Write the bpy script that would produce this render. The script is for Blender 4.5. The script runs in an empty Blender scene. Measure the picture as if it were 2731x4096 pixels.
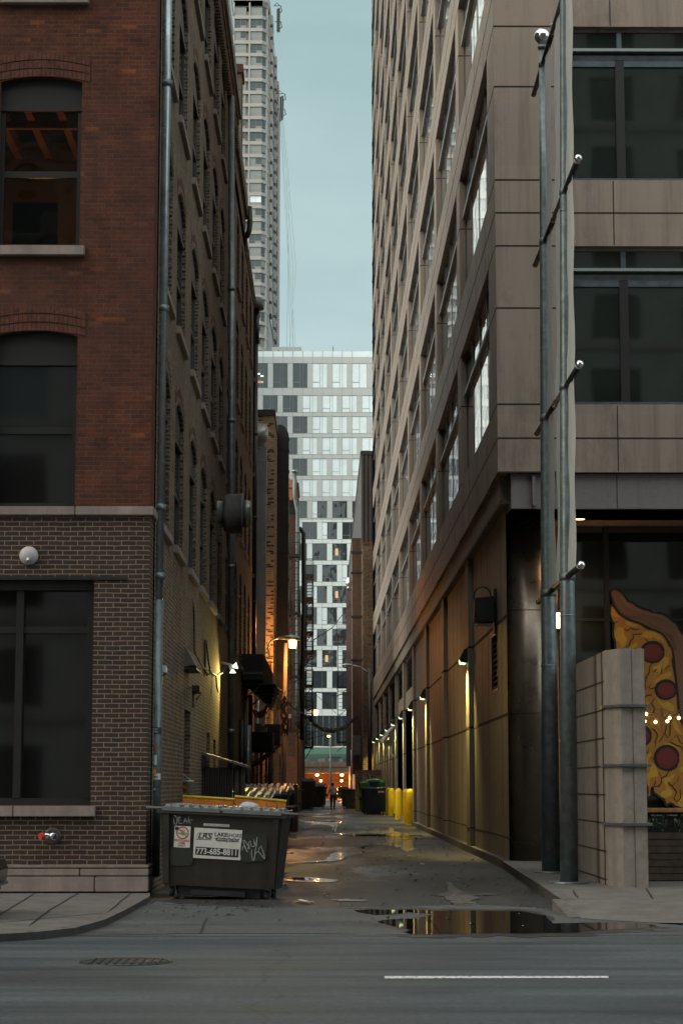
import bpy, bmesh, math, random
from mathutils import Vector, Matrix
random.seed(7)
R = math.radians
scene = bpy.context.scene
COL = scene.collection
# ------------------------------------------------------------------ camera model (photo pixels 2731 x 4096)
F, CX, CY, VX, VY, CZ = 8050.0, 1365.5, 2048.0, 1303.0, 3139.0, 1.65
TH = math.atan((VY - CY) / F)
PS = math.atan((CX - VX) / F * math.cos(TH))
FW = Vector((math.sin(PS) * math.cos(TH), math.cos(PS) * math.cos(TH), math.sin(TH)))
RT = Vector((math.cos(PS), -math.sin(PS), 0))
UP = RT.cross(FW)
def ray(px, py): return FW * F + RT * (px - CX) + UP * (CY - py)
def P(px, py, Y):
    d = ray(px, py); t = Y / d.y
    return Vector((d.x * t, Y, CZ + d.z * t))
def G(px, py, z=0.0):
    d = ray(px, py); t = (z - CZ) / d.z
    return Vector((d.x * t, d.y * t, z))
def zat(py, Y, px=1365): return P(px, py, Y).z
def xat(px, Y, py=2600): return P(px, py, Y).x
cam = bpy.data.cameras.new("camera"); camo = bpy.data.objects.new("camera", cam); COL.objects.link(camo)
cam.sensor_fit = 'VERTICAL'; cam.sensor_height = 36; cam.sensor_width = 24; cam.lens = F / 4096 * 36
cam.clip_start = 0.1; cam.clip_end = 5000
m3 = Matrix((RT, UP, -FW)).transposed()
camo.matrix_world = Matrix.Translation((0, 0, CZ)) @ m3.to_4x4()
scene.camera = camo

# ------------------------------------------------------------------ materials
def _nt(name):
    m = bpy.data.materials.new(name); m.use_nodes = True
    nt = m.node_tree; b = nt.nodes['Principled BSDF']
    return m, nt, b
def _pos(nt, sx=1, sy=1, sz=1):
    g = nt.nodes.new('ShaderNodeNewGeometry'); mp = nt.nodes.new('ShaderNodeMapping')
    mp.inputs['Scale'].default_value = (sx, sy, sz); nt.links.new(g.outputs['Position'], mp.inputs['Vector'])
    return mp.outputs['Vector']
def _noise(nt, vec, scale, detail=4, rough=.6):
    n = nt.nodes.new('ShaderNodeTexNoise'); n.inputs['Scale'].default_value = scale
    n.inputs['Detail'].default_value = detail; n.inputs['Roughness'].default_value = rough
    nt.links.new(vec, n.inputs['Vector']); return n.outputs['Fac']
def _ramp(nt, fac, stops):
    r = nt.nodes.new('ShaderNodeValToRGB'); nt.links.new(fac, r.inputs['Fac'])
    el = r.color_ramp.elements
    while len(el) < len(stops): el.new(.5)
    for e, (p, c) in zip(el, stops):
        e.position = p; e.color = (c, c, c, 1) if isinstance(c, (int, float)) else (*c, 1)
    return r.outputs['Color']
def _mix(nt, a, b, fac, mode='MIX'):
    x = nt.nodes.new('ShaderNodeMix'); x.data_type = 'RGBA'; x.blend_type = mode
    for s, v in (('A', a), ('B', b)):
        i = [k for k in x.inputs if k.name == s and k.type == 'RGBA'][0]
        if hasattr(v, 'links') or isinstance(v, bpy.types.NodeSocket): nt.links.new(v, i)
        else: i.default_value = (*v, 1)
    f = [k for k in x.inputs if k.name == 'Factor' and k.type == 'VALUE'][0]
    if isinstance(fac, bpy.types.NodeSocket): nt.links.new(fac, f)
    else: f.default_value = fac
    return [k for k in x.outputs if k.type == 'RGBA'][0]
def _bump(nt, b, h, strength, dist):
    n = nt.nodes.new('ShaderNodeBump'); n.inputs['Strength'].default_value = strength
    n.inputs['Distance'].default_value = dist; nt.links.new(h, n.inputs['Height'])
    nt.links.new(n.outputs['Normal'], b.inputs['Normal'])
def mat(name, col, rough=.6, metal=0, noise=None, bump=None, spec=.5, streak=None, emit=None, es=1, panels=None):
    m, nt, b = _nt(name)
    b.inputs['Base Color'].default_value = (*col, 1); b.inputs['Roughness'].default_value = rough
    b.inputs['Metallic'].default_value = metal; b.inputs['Specular IOR Level'].default_value = spec
    c = None
    if noise:
        sc, amt = noise
        f = _noise(nt, _pos(nt), sc, 6, .65)
        c = _mix(nt, tuple(v * (1 - amt) for v in col), tuple(min(1, v * (1 + amt)) for v in col), _ramp(nt, f, [(.3, 0), (.7, 1)]))
    if streak:
        f2 = _noise(nt, _pos(nt, 2.2, 2.2, .12), 1.6, 5, .7)
        c = _mix(nt, c or col, tuple(v * (1 - streak) for v in col), _ramp(nt, f2, [(.45, 0), (.75, 1)]))
    if panels:   # each cladding panel a slightly different shade
        g = nt.nodes.new('ShaderNodeNewGeometry'); s = nt.nodes.new('ShaderNodeSeparateXYZ'); nt.links.new(g.outputs['Position'], s.inputs[0])
        ad = nt.nodes.new('ShaderNodeMath'); nt.links.new(s.outputs['X'], ad.inputs[0]); nt.links.new(s.outputs['Y'], ad.inputs[1])
        cb = nt.nodes.new('ShaderNodeCombineXYZ'); nt.links.new(ad.outputs[0], cb.inputs[0]); nt.links.new(s.outputs['Z'], cb.inputs[1])
        t = nt.nodes.new('ShaderNodeTexBrick'); nt.links.new(cb.outputs[0], t.inputs['Vector']); t.offset = 0
        t.inputs['Scale'].default_value = 1; t.inputs['Brick Width'].default_value = panels[0]; t.inputs['Row Height'].default_value = panels[1]; t.inputs['Mortar Size'].default_value = 0
        lo, hi = 1 - panels[2], 1 + panels[2]; t.inputs['Color1'].default_value = (lo, lo, lo, 1); t.inputs['Color2'].default_value = (hi, hi * .98, hi * .96, 1)
        c = _mix(nt, c or col, t.outputs['Color'], 1.0, 'MULTIPLY')
        f7 = _noise(nt, _pos(nt, 1, 1, .5), .9, 6, .7); c = _mix(nt, c, _ramp(nt, f7, [(.28, .62), (.45, 1.0)]), 1.0, 'MULTIPLY')
    if c is not None:
        nt.links.new(c, b.inputs['Base Color'])
        f3 = _noise(nt, _pos(nt), 3, 4, .6)
        nt.links.new(_ramp(nt, f3, [(.3, max(0, rough - .1)), (.7, min(1, rough + .1))]), b.inputs['Roughness'])
    if bump:
        _bump(nt, b, _noise(nt, _pos(nt), bump[0], 3), bump[1], .01)
    if emit:
        b.inputs['Emission Color'].default_value = (*emit, 1); b.inputs['Emission Strength'].default_value = es
    return m
def brick(name, c1, c2, mortar, bw=.219, rh=.0715, ms=.008, var=.35, hot=None, patch=None, rough=.85):
    m, nt, b = _nt(name)
    g = nt.nodes.new('ShaderNodeNewGeometry'); s = nt.nodes.new('ShaderNodeSeparateXYZ'); nt.links.new(g.outputs['Position'], s.inputs[0])
    ad = nt.nodes.new('ShaderNodeMath'); nt.links.new(s.outputs['X'], ad.inputs[0]); nt.links.new(s.outputs['Y'], ad.inputs[1])
    wob = _noise(nt, _pos(nt), 1.5, 2)
    wz = nt.nodes.new('ShaderNodeMath'); wz.operation = 'MULTIPLY_ADD'; wz.inputs[1].default_value = .03
    nt.links.new(wob, wz.inputs[0]); nt.links.new(s.outputs['Z'], wz.inputs[2])
    cb = nt.nodes.new('ShaderNodeCombineXYZ'); nt.links.new(ad.outputs[0], cb.inputs[0]); nt.links.new(wz.outputs[0], cb.inputs[1])
    t = nt.nodes.new('ShaderNodeTexBrick'); nt.links.new(cb.outputs[0], t.inputs['Vector'])
    t.inputs['Scale'].default_value = 1; t.inputs['Brick Width'].default_value = bw; t.inputs['Row Height'].default_value = rh
    t.inputs['Mortar Size'].default_value = ms; t.inputs['Mortar Smooth'].default_value = .15; t.inputs['Bias'].default_value = -.1
    t.inputs['Color1'].default_value = (*c1, 1); t.inputs['Color2'].default_value = (*c2, 1); t.inputs['Mortar'].default_value = (*mortar, 1)
    c = t.outputs['Color']
    if hot:   # a few odd bricks of another colour, on the same grid
        t2 = nt.nodes.new('ShaderNodeTexBrick'); nt.links.new(cb.outputs[0], t2.inputs['Vector'])
        for k in ('Scale', 'Brick Width', 'Row Height', 'Mortar Size'): t2.inputs[k].default_value = t.inputs[k].default_value
        t2.inputs['Color1'].default_value = (0, 0, 0, 1); t2.inputs['Color2'].default_value = (1, 1, 1, 1); t2.inputs['Mortar'].default_value = (0, 0, 0, 1)
        c = _mix(nt, c, hot[0], _ramp(nt, t2.outputs['Color'], [(hot[1], 0), (hot[1] + .04, 1)]))
    n = _noise(nt, _pos(nt), 2.2, 6, .7)
    c = _mix(nt, c, _ramp(nt, n, [(.25, 1 - var), (.75, 1 + var * .6)]), 1.0, 'MULTIPLY')
    n2 = _noise(nt, _pos(nt), 22, 4, .7)
    c = _mix(nt, c, _ramp(nt, n2, [(.3, .72), (.7, 1.18)]), 1.0, 'MULTIPLY')
    if patch:
        n3 = _noise(nt, _pos(nt, 1, 1, .35), .55, 5, .65)
        c = _mix(nt, c, patch, _ramp(nt, n3, [(.5, 0), (.68, .55)]))
    nt.links.new(c, b.inputs['Base Color']); b.inputs['Roughness'].default_value = rough; b.inputs['Specular IOR Level'].default_value = .3
    inv = nt.nodes.new('ShaderNodeMath'); inv.operation = 'SUBTRACT'; inv.inputs[0].default_value = 1.0
    nt.links.new(t.outputs['Fac'], inv.inputs[1])
    _bump(nt, b, inv.outputs[0], .6, .012)
    return m
def glass(name, col=(.012, .016, .016), rough=.03, wob=.0, metal=0.0, ws=.5, ior=1.52):
    m, nt, b = _nt(name)
    b.inputs['Base Color'].default_value = (*col, 1); b.inputs['Roughness'].default_value = rough
    b.inputs['Metallic'].default_value = metal; b.inputs['IOR'].default_value = ior
    if wob: _bump(nt, b, _noise(nt, _pos(nt), ws, 2), 1.0, wob)
    return m
def seeglass(name, tint=(.55, .55, .5), wob=.02, ior=1.5):
    m = bpy.data.materials.new(name); m.use_nodes = True; nt = m.node_tree; nt.nodes.clear()
    o = nt.nodes.new('ShaderNodeOutputMaterial'); tr = nt.nodes.new('ShaderNodeBsdfTransparent'); gl = nt.nodes.new('ShaderNodeBsdfGlossy')
    tr.inputs[0].default_value = (*tint, 1); gl.inputs['Roughness'].default_value = .02
    fr = nt.nodes.new('ShaderNodeFresnel'); fr.inputs[0].default_value = ior; mx = nt.nodes.new('ShaderNodeMixShader')
    bp = nt.nodes.new('ShaderNodeBump'); bp.inputs['Distance'].default_value = wob; nt.links.new(_noise(nt, _pos(nt), .6, 2), bp.inputs['Height'])
    nt.links.new(bp.outputs[0], gl.inputs['Normal'])
    nt.links.new(fr.outputs[0], mx.inputs[0]); nt.links.new(tr.outputs[0], mx.inputs[1]); nt.links.new(gl.outputs[0], mx.inputs[2]); nt.links.new(mx.outputs[0], o.inputs[0])
    return m
def emis(name, col, s):
    return mat(name, (.02, .02, .02), .5, emit=col, es=s)
def asphalt(name, base, wet=.0, stretch=(1, 1, 1), rough=(.45, .75), tracks=False):
    m, nt, b = _nt(name)
    f1 = _noise(nt, _pos(nt), 90, 3, .7); f2 = _noise(nt, _pos(nt, *stretch), .55, 6, .65)
    c = _mix(nt, tuple(v * .62 for v in base), tuple(v * 1.4 for v in base), _ramp(nt, f1, [(.3, 0), (.72, 1)]))
    c = _mix(nt, c, _ramp(nt, f2, [(.3, .58), (.7, 1.3)]), 1.0, 'MULTIPLY')
    f5 = _noise(nt, _pos(nt), 16, 4, .75); c = _mix(nt, c, _ramp(nt, f5, [(.3, .6), (.7, 1.36)]), 1.0, 'MULTIPLY')
    f6 = _noise(nt, _pos(nt, .6, 1.1, 1), .35, 3, .5); c = _mix(nt, c, _ramp(nt, f6, [(.58, 1), (.63, .72)]), 1.0, 'MULTIPLY')
    if tracks:
        f4 = _noise(nt, _pos(nt, .07, 2.6, 1), .9, 5, .7)
        c = _mix(nt, c, _ramp(nt, f4, [(.35, .68), (.6, 1.12)]), 1.0, 'MULTIPLY')
    v = nt.nodes.new('ShaderNodeTexVoronoi'); v.feature = 'DISTANCE_TO_EDGE'; v.inputs['Scale'].default_value = .22
    w = nt.nodes.new('ShaderNodeMixRGB'); w.inputs['Fac'].default_value = .35
    nz = nt.nodes.new('ShaderNodeTexNoise'); nz.inputs['Scale'].default_value = 1.2; nt.links.new(_pos(nt), nz.inputs['Vector'])
    nt.links.new(_pos(nt), w.inputs[1]); nt.links.new(nz.outputs['Color'], w.inputs[2]); nt.links.new(w.outputs[0], v.inputs['Vector'])
    crack = _ramp(nt, v.outputs['Distance'], [(.0, .5), (.0025, 0)])
    c = _mix(nt, c, tuple(x * .3 for x in base), crack)
    f3 = _noise(nt, _pos(nt, *stretch), .33, 6, .62)
    wetm = _ramp(nt, f3, [(.56 - wet, 0), (.66 - wet, 1)])
    if wet:
        c = _mix(nt, c, tuple(x * .55 for x in base), wetm)
        rr = _mix(nt, _ramp(nt, f2, [(.3, rough[0]), (.7, rough[1])]), (.24, .24, .24), wetm)
    else: rr = _ramp(nt, f2, [(.3, rough[0]), (.7, rough[1])])
    nt.links.new(c, b.inputs['Base Color']); nt.links.new(rr, b.inputs['Roughness']); b.inputs['Specular IOR Level'].default_value = .4
    _bump(nt, b, f1, .35, .01)
    return m

def wornpaint(name, c, under):
    m, nt, b = _nt(name); f = _noise(nt, _pos(nt), 26, 5, .75)
    nt.links.new(_mix(nt, under, c, _ramp(nt, f, [(.40, 0), (.53, 1)])), b.inputs['Base Color']); b.inputs['Roughness'].default_value = .75; return m
M = dict(
    red=brick('red_brick', (.122, .036, .017), (.066, .022, .014), (.105, .06, .044), ms=.007, var=.6, hot=((.21, .062, .024), .955), patch=(.06, .03, .024)),
    brown=brick('brown_brick', (.036, .029, .031), (.058, .037, .034), (.235, .17, .105), ms=.0075, var=.25),
    common=brick('common_brick', (.17, .108, .066), (.058, .042, .034), (.27, .215, .155), ms=.013, var=.5, hot=((.06, .05, .05), .78), patch=(.16, .13, .09)),
    tan=brick('tan_brick', (.70, .52, .34), (.55, .40, .25), (.42, .33, .24), ms=.011, var=.35, hot=((.07, .05, .04), .74)),
    farbrick=brick('far_brick', (.22, .13, .075), (.15, .09, .055), (.2, .15, .1), ms=.011, var=.4, hot=((.06, .045, .04), .8)),
    oxbrick=brick('ox_brick', (.20, .07, .035), (.14, .05, .03), (.12, .06, .04), ms=.009, var=.4),
    stone=mat('limestone', (.25, .205, .185), .8, noise=(3, .22), bump=(40, .2), streak=.3),
    granite=mat('stone_cladding', (.30, .235, .19), .55, noise=(55, .2), bump=(120, .08), streak=.42, panels=(2.65, 1.28, .07)),
    panel=mat('stone_panel', (.25, .215, .17), .6, noise=(18, .14), bump=(90, .1), streak=.42),
    tar=mat('tar_seal', (.03, .032, .034), .5, noise=(8, .3)), joint=mat('joint', (.018, .014, .012), .9),
    greybeam=mat('grey_beam', (.19, .165, .165), .6, noise=(30, .15), streak=.2),
    frame=mat('dark_frame', (.025, .024, .024), .45, .3),
    bluframe=mat('blue_grey_frame', (.10, .12, .135), .4, .5, noise=(6, .2)),
    palframe=mat('pale_frame', (.30, .33, .34), .4, .3),
    black=mat('black_paint', (.014, .014, .014), .5, noise=(8, .4)),
    rust=mat('rust', (.085, .038, .02), .7, .2, noise=(3, .55), streak=.6),
    blackduct=mat('black_duct', (.022, .024, .028), .45, .4, noise=(1.5, .5), streak=.5),
    galv=mat('galvanised', (.17, .205, .215), .45, .55, noise=(7, .38), bump=(25, .15), streak=.3),
    zinc=mat('zinc', (.36, .40, .42), .32, .8, noise=(5, .25), streak=.35),
    greyduct=mat('grey_duct', (.30, .31, .31), .4, .6, noise=(1.2, .25), streak=.3),
    chrome=mat('chrome', (.75, .75, .76), .12, 1.0),
    brass=mat('brass', (.75, .5, .15), .2, 1.0),
    bronze=mat('bronze_column', (.19, .155, .125), .33, .85, noise=(2, .2)),
    white=mat('white_paint', (.74, .73, .70), .5, noise=(4, .08)),
    concrete=mat('concrete', (.215, .19, .168), .8, noise=(6, .22), bump=(60, .25), streak=.3),
    sidewalk=mat('sidewalk_concrete', (.115, .108, .10), .8, noise=(2.2, .3), bump=(80, .3)),
    kerb=mat('kerb_stone', (.105, .098, .092), .8, noise=(7, .35), bump=(40, .4)),
    road=asphalt('road_asphalt', (.061, .073, .081), 0, (.25, 1.4, 1), (.5, .8), True),
    alley=asphalt('alley_asphalt', (.031, .031, .032), .05, (1, .22, 1), (.4, .7)),
    apron=asphalt('apron_concrete', (.074, .080, .083), 0, (.5, 1, 1), (.6, .85)),
    lane=wornpaint('road_paint', (.66, .68, .67), (.12, .125, .13)),
    water=mat('puddle_water', (.012, .012, .012), .02, spec=.5), damp=mat('damp_asphalt', (.032, .031, .031), .38, noise=(30, .4)), wetfilm=mat('wet_film', (.21, .245, .26), .15, spec=1.0, noise=(2.5, .4)), palefilm=mat('pale_film', (.085, .092, .094), .3, spec=.8, noise=(2.5, .45)),  # the last two colours carry the pale sheen of reflected sky
    wood=mat('dark_wood', (.07, .045, .028), .6, noise=(9, .45), streak=.5),
    barwood=mat('bar_wood', (.40, .19, .07), .45, noise=(9, .3)),
    polewood=mat('pole_wood', (.46, .38, .30), .8, noise=(3, .25), streak=.45),
    yellow=mat('yellow_paint', (.88, .60, .02), .5, noise=(3, .16), streak=.45),
    orange=mat('orange_lid', (.72, .21, .006), .65, noise=(5, .3), streak=.3),
    dump=mat('dumpster_steel', (.028, .025, .022), .55, .1, noise=(2.5, .35), bump=(14, .15), streak=.45),
    dumpblk=mat('dumpster_black', (.022, .025, .026), .5, .2, noise=(3, .5), streak=.5),
    navy=mat('dumpster_navy', (.025, .035, .055), .5, .2, noise=(3, .35), streak=.5),
    green=mat('dumpster_green', (.065, .30, .018), .5, noise=(4, .25), streak=.3),
    teal=mat('teal_plastic', (.02, .16, .19), .5),
    lid=mat('lid_plastic', (.13, .145, .15), .38, noise=(5, .25)),
    rubber=mat('rubber', (.012, .012, .012), .7),
    sign=mat('sign_white', (.62, .62, .60), .5, noise=(9, .1)),
    ink=mat('sign_ink', (.018, .022, .03), .6),
    redink=mat('sign_red', (.45, .03, .03), .6),
    grnink=mat('sign_green', (.10, .32, .04), .6),
    chalk=mat('chalk', (.38, .40, .39), .8),
    redcap=mat('red_cap', (.42, .02, .02), .5),
    fabric=mat('banner_cloth', (.42, .44, .45), .8, noise=(2, .1)),
    wire=mat('wire', (.02, .02, .02), .6),
    wirered=mat('wire_rust', (.16, .06, .03), .6),
    skin=mat('skin', (.10, .055, .035), .6), shirt=mat('shirt', (.34, .38, .41), .9, noise=(20, .15)),
    pants=mat('trousers', (.02, .021, .025), .9), hair=mat('hair', (.008, .007, .006), .8),
    crust=mat('mural_crust', (.19, .09, .05), .6), crustd=mat('mural_crust_dark', (.13, .06, .03), .6), crustl=mat('mural_crust_light', (.25, .125, .07), .6),
    cheese=mat('mural_cheese', (.42, .175, .022), .6, noise=(5, .12)), cheesel=mat('mural_cheese_light', (.55, .29, .03), .6, noise=(5, .12)), cheesed=mat('mural_cheese_dark', (.38, .15, .025), .6),
    pep=mat('mural_pepperoni', (.16, .018, .013), .6), pepd=mat('mural_pepperoni_dark', (.13, .012, .01), .6), line=mat('mural_line', (.012, .009, .007), .7),
    glassr=glass('office_glass', (.88, .90, .91), .02, .006, .9, ws=.7),
    glassf=glass('front_glass', (.016, .022, .019), .03, .004, ior=2.1, ws=.3),
    glassd=glass('dark_glass', (.010, .011, .011), .04, .005, ior=2.0, ws=.3),
    glasst=glass('tower_glass', (.22, .215, .21), .12, metal=.15),
    glasstd=glass('tower_dark_glass', (.055, .065, .07), .08, metal=.1),
    glassw=glass('reflective_glass', (.045, .055, .06), .03, .05, .12, ws=.35),
    blind=mat('window_blind', (.82, .86, .87), .25, noise=(.3, .1)),  # bright sky reflection put into the pane colour
    whitec=mat('white_cladding', (.76, .76, .74), .5, noise=(.6, .05)),
    greyc=mat('grey_cladding', (.52, .51, .49), .5, noise=(.6, .05)),
    towerc=mat('tower_concrete', (.33, .31, .29), .8, noise=(.4, .08)),
    towers=mat('tower_spandrel', (.22, .20, .195), .5),
    corr=mat('corrugated', (.065, .052, .052), .5, .3, noise=(.5, .25), streak=.3),
    mint=mat('mint_panel', (.13, .28, .22), .6, noise=(.5, .12)),
    ledgem=mat('ledge_metal', (.12, .13, .14), .45, .5, noise=(5, .3)),
    leaf=mat('leaf', (.022, .045, .012), .6, noise=(8, .5)), flower=mat('flower', (.55, .45, .03), .6), redflower=mat('flower_red', (.4, .03, .02), .6),
    interior=mat('interior_wall', (.16, .10, .06), .8), joist=mat('joist', (.55, .20, .07), .7), darkroom=mat('dark_room', (.03, .03, .03), .9),
    e_sodium=emis('sodium_lamp', (1, .52, .16), 6), e_wall=emis('wall_lamp_lens', (.80, 1, .52), 2.0), e_flood=emis('flood_lens', (.82, 1, .66), 2.2),
    e_bulb=emis('bulb', (1, .50, .22), 9), e_under=emis('underpass_lamp', (1, .66, .25), 10), e_down=emis('downlight', (1, .62, .28), 8), e_green=emis('exit_green', (.35, 1, .15), 1.4),
    e_warm=emis('lit_window', (1, .62, .25), .8), e_cool=emis('lit_ceiling_lamp', (.95, 1, .75), 3.0),
    seeg=seeglass('clear_glass'), car=mat('car_paint', (.012, .014, .016), .15, .3),
    paper=mat('paper', (.55, .53, .48), .8), bag=mat('grey_bag', (.42, .43, .45), .6, noise=(6, .2)),
    sticker=mat('sticker_white', (.55, .56, .56), .6), stickor=mat('sticker_orange', (.65, .28, .02), .6), stickrd=mat('sticker_red', (.45, .04, .05), .6),
    litter=mat('litter_mix', (.45, .36, .25), .8),
    across=mat('opposite_wall', (.28, .27, .26), .8, noise=(1, .2)),
)

# ------------------------------------------------------------------ mesh builder
class MB:
    def __init__(s): s.v = []; s.f = []; s.m = []; s.mats = []; s.sm = []; s.xf = None
    def mi(s, m):
        if m not in s.mats: s.mats.append(m)
        return s.mats.index(m)
    def vv(s, pts):
        b = len(s.v)
        for p in pts:
            p = Vector(p); s.v.append(s.xf @ p if s.xf else p)
        return b
    def face(s, pts, m, smooth=False):
        b = s.vv(pts); s.f.append(tuple(range(b, b + len(pts)))); s.m.append(s.mi(m)); s.sm.append(smooth)
    def box(s, x0, x1, y0, y1, z0, z1, m):
        b = s.vv([(x, y, z) for z in (z0, z1) for y in (y0, y1) for x in (x0, x1)]); k = s.mi(m)
        for q in ((0, 2, 3, 1), (4, 5, 7, 6), (0, 1, 5, 4), (2, 6, 7, 3), (0, 4, 6, 2), (1, 3, 7, 5)):
            s.f.append(tuple(b + i for i in q)); s.m.append(k); s.sm.append(False)
    def prism(s, pts, off, m, caps=True):   # polygon (3d points) extruded by vector off
        off = Vector(off); n = len(pts); b = s.vv(pts); s.vv([Vector(p) + off for p in pts]); k = s.mi(m)
        for i in range(n):
            j = (i + 1) % n; s.f.append((b + i, b + j, b + n + j, b + n + i)); s.m.append(k); s.sm.append(False)
        if caps:
            s.f.append(tuple(b + i for i in reversed(range(n)))); s.m.append(k); s.sm.append(False)
            s.f.append(tuple(b + n + i for i in range(n))); s.m.append(k); s.sm.append(False)
    def tube(s, path, r, m, n=10, cap=True, smooth=True):
        path = [Vector(p) for p in path]; rs = r if isinstance(r, (list, tuple)) else [r] * len(path); k = s.mi(m); rings = []
        ref = None
        for i, p in enumerate(path):
            d = (path[min(i + 1, len(path) - 1)] - path[max(i - 1, 0)]).normalized()
            if ref is None: ref = Vector((0, 0, 1)) if abs(d.z) < .9 else Vector((1, 0, 0))
            a = d.cross(ref)
            if a.length < 1e-4: a = d.cross(Vector((0, 1, 0)))
            a.normalize(); bb = a.cross(d).normalized(); ref = bb
            rings.append(s.vv([p + (a * math.cos(2 * math.pi * j / n) + bb * math.sin(2 * math.pi * j / n)) * rs[i] for j in range(n)]))
        for i in range(len(rings) - 1):
            for j in range(n):
                j2 = (j + 1) % n
                s.f.append((rings[i] + j, rings[i] + j2, rings[i + 1] + j2, rings[i + 1] + j)); s.m.append(k); s.sm.append(smooth)
        if cap:
            s.f.append(tuple(rings[0] + j for j in reversed(range(n)))); s.m.append(k); s.sm.append(False)
            s.f.append(tuple(rings[-1] + j for j in range(n))); s.m.append(k); s.sm.append(False)
    def lathe(s, c, prof, m, n=24, axis='z'):   # prof: (r, h) pairs along axis
        c = Vector(c); k = s.mi(m); rings = []
        for r, h in prof:
            pts = []
            for j in range(n):
                a = 2 * math.pi * j / n; ca, sa = math.cos(a) * r, math.sin(a) * r
                pts.append(c + Vector((ca, sa, h) if axis == 'z' else (h, ca, sa) if axis == 'x' else (ca, h, sa)))
            rings.append(s.vv(pts))
        for i in range(len(rings) - 1):
            for j in range(n):
                j2 = (j + 1) % n; s.f.append((rings[i] + j, rings[i] + j2, rings[i + 1] + j2, rings[i + 1] + j)); s.m.append(k); s.sm.append(True)
        for rr, rv in ((rings[0], True), (rings[-1], False)):
            s.f.append(tuple(rr + j for j in (reversed(range(n)) if rv else range(n)))); s.m.append(k); s.sm.append(False)
    def ball(s, c, r, m, n=14):
        s.lathe(c, [(max(1e-4, r * math.sin(math.pi * i / 9)), -r * math.cos(math.pi * i / 9)) for i in range(10)], m, n)
    def mesh(s, name, off=(0, 0, 0), bevel=0):
        me = bpy.data.meshes.new(name); o = Vector(off)
        me.from_pydata([v - o for v in s.v], [], s.f)
        for m in s.mats: me.materials.append(m)
        me.polygons.foreach_set('material_index', s.m); me.polygons.foreach_set('use_smooth', s.sm)
        bm = bmesh.new(); bm.from_mesh(me)
        bmesh.ops.recalc_face_normals(bm, faces=bm.faces)
        if bevel:
            bmesh.ops.remove_doubles(bm, verts=bm.verts, dist=1e-5)
            es = [e for e in bm.edges if len(e.link_faces) == 2 and e.calc_face_angle(0) > .6]
            bmesh.ops.bevel(bm, geom=es, offset=bevel, segments=2, affect='EDGES', clamp_overlap=True)
        bm.to_mesh(me); bm.free()
        return me
def props(o, label=None, cat=None, group=None, kind=None):
    for k, v in (('label', label), ('category', cat), ('group', group), ('kind', kind)):
        if v: o[k] = v
    return o
def thing(name, label, cat, loc=(0, 0, 0), rz=0, group=None):
    o = bpy.data.objects.new(name, None); COL.objects.link(o); o.location = loc; o.rotation_euler.z = rz
    o.empty_display_size = .2
    return props(o, label, cat, group)
def top(o):
    while o.parent: o = o.parent
    return o
def part(name, mb, parent, world=True, bevel=0, label=None, kind=None):
    """one mesh as a part (or sub-part) of its thing; world=True: mesh was built in world coordinates"""
    off = Vector((0, 0, 0))
    if world:
        q = parent
        while q: off += Vector(q.location); q = q.parent
    o = bpy.data.objects.new(name, mb.mesh(name, off, bevel) if isinstance(mb, MB) else mb); COL.objects.link(o); o.parent = parent
    return props(o, label, None, None, kind)
def single(name, mb, label=None, cat=None, group=None, kind=None, loc=None, bevel=0):
    loc = Vector(loc) if loc is not None else Vector((0, 0, 0))
    o = bpy.data.objects.new(name, mb.mesh(name, loc, bevel)); COL.objects.link(o); o.location = loc
    return props(o, label, cat, group, kind)
def copy_tree(o, parent=None):
    c = o.copy(); COL.objects.link(c)
    if parent: c.parent = parent
    for ch in list(o.children): copy_tree(ch, c)
    return c
def light(name, kind, loc, col, power, parent=None, radius=.05, spot=None, blend=.5, aim=None):
    l = bpy.data.lights.new(name, kind); l.color = col; l.energy = power
    if kind != 'SUN': l.shadow_soft_size = radius
    if kind == 'SPOT': l.spot_size = R(spot); l.spot_blend = blend
    o = bpy.data.objects.new(name, l); COL.objects.link(o)
    o.location = loc
    if aim: o.rotation_euler = (Vector(aim) - Vector(loc)).to_track_quat('-Z', 'Y').to_euler()
    return o
def textmesh(body, size, m, align='CENTER', bold=False, shear=0, sx=1.0):
    cu = bpy.data.curves.new('txt', 'FONT'); cu.body = body; cu.size = size; cu.align_x = align; cu.align_y = 'CENTER'
    cu.resolution_u = 3; cu.shear = shear
    if bold: cu.offset = size * .022
    o = bpy.data.objects.new('txt', cu); COL.objects.link(o)
    bpy.context.view_layer.update()
    me = bpy.data.meshes.new_from_object(o.evaluated_get(bpy.context.evaluated_depsgraph_get()))
    bpy.data.objects.remove(o); bpy.data.curves.remove(cu)
    out = ([Vector((v.co.x * sx, v.co.y, 0)) for v in me.vertices], [tuple(p.vertices) for p in me.polygons]); bpy.data.meshes.remove(me)
    return out, m
def add_text(mb, tm, origin, ux, uy):
    (vs, fs), m = tm; k = mb.mi(m); b = mb.vv([Vector(origin) + Vector(ux) * v.x + Vector(uy) * v.y for v in vs])
    for f in fs: mb.f.append(tuple(b + i for i in f)); mb.m.append(k); mb.sm.append(False)
def strip(mb, pts, w, m, nrm):   # flat ribbon along pts in the plane with normal nrm
    pts = [Vector(p) for p in pts]; nrm = Vector(nrm); L = []; Rr = []
    for i, p in enumerate(pts):
        d = (pts[min(i + 1, len(pts) - 1)] - pts[max(i - 1, 0)]).normalized(); s = d.cross(nrm).normalized()
        ww = w * (1 if 0 < i < len(pts) - 1 else .5) * .5
        L.append(p + s * ww); Rr.append(p - s * ww)
    for i in range(len(pts) - 1): mb.face([L[i], L[i + 1], Rr[i + 1], Rr[i]], m)
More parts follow.
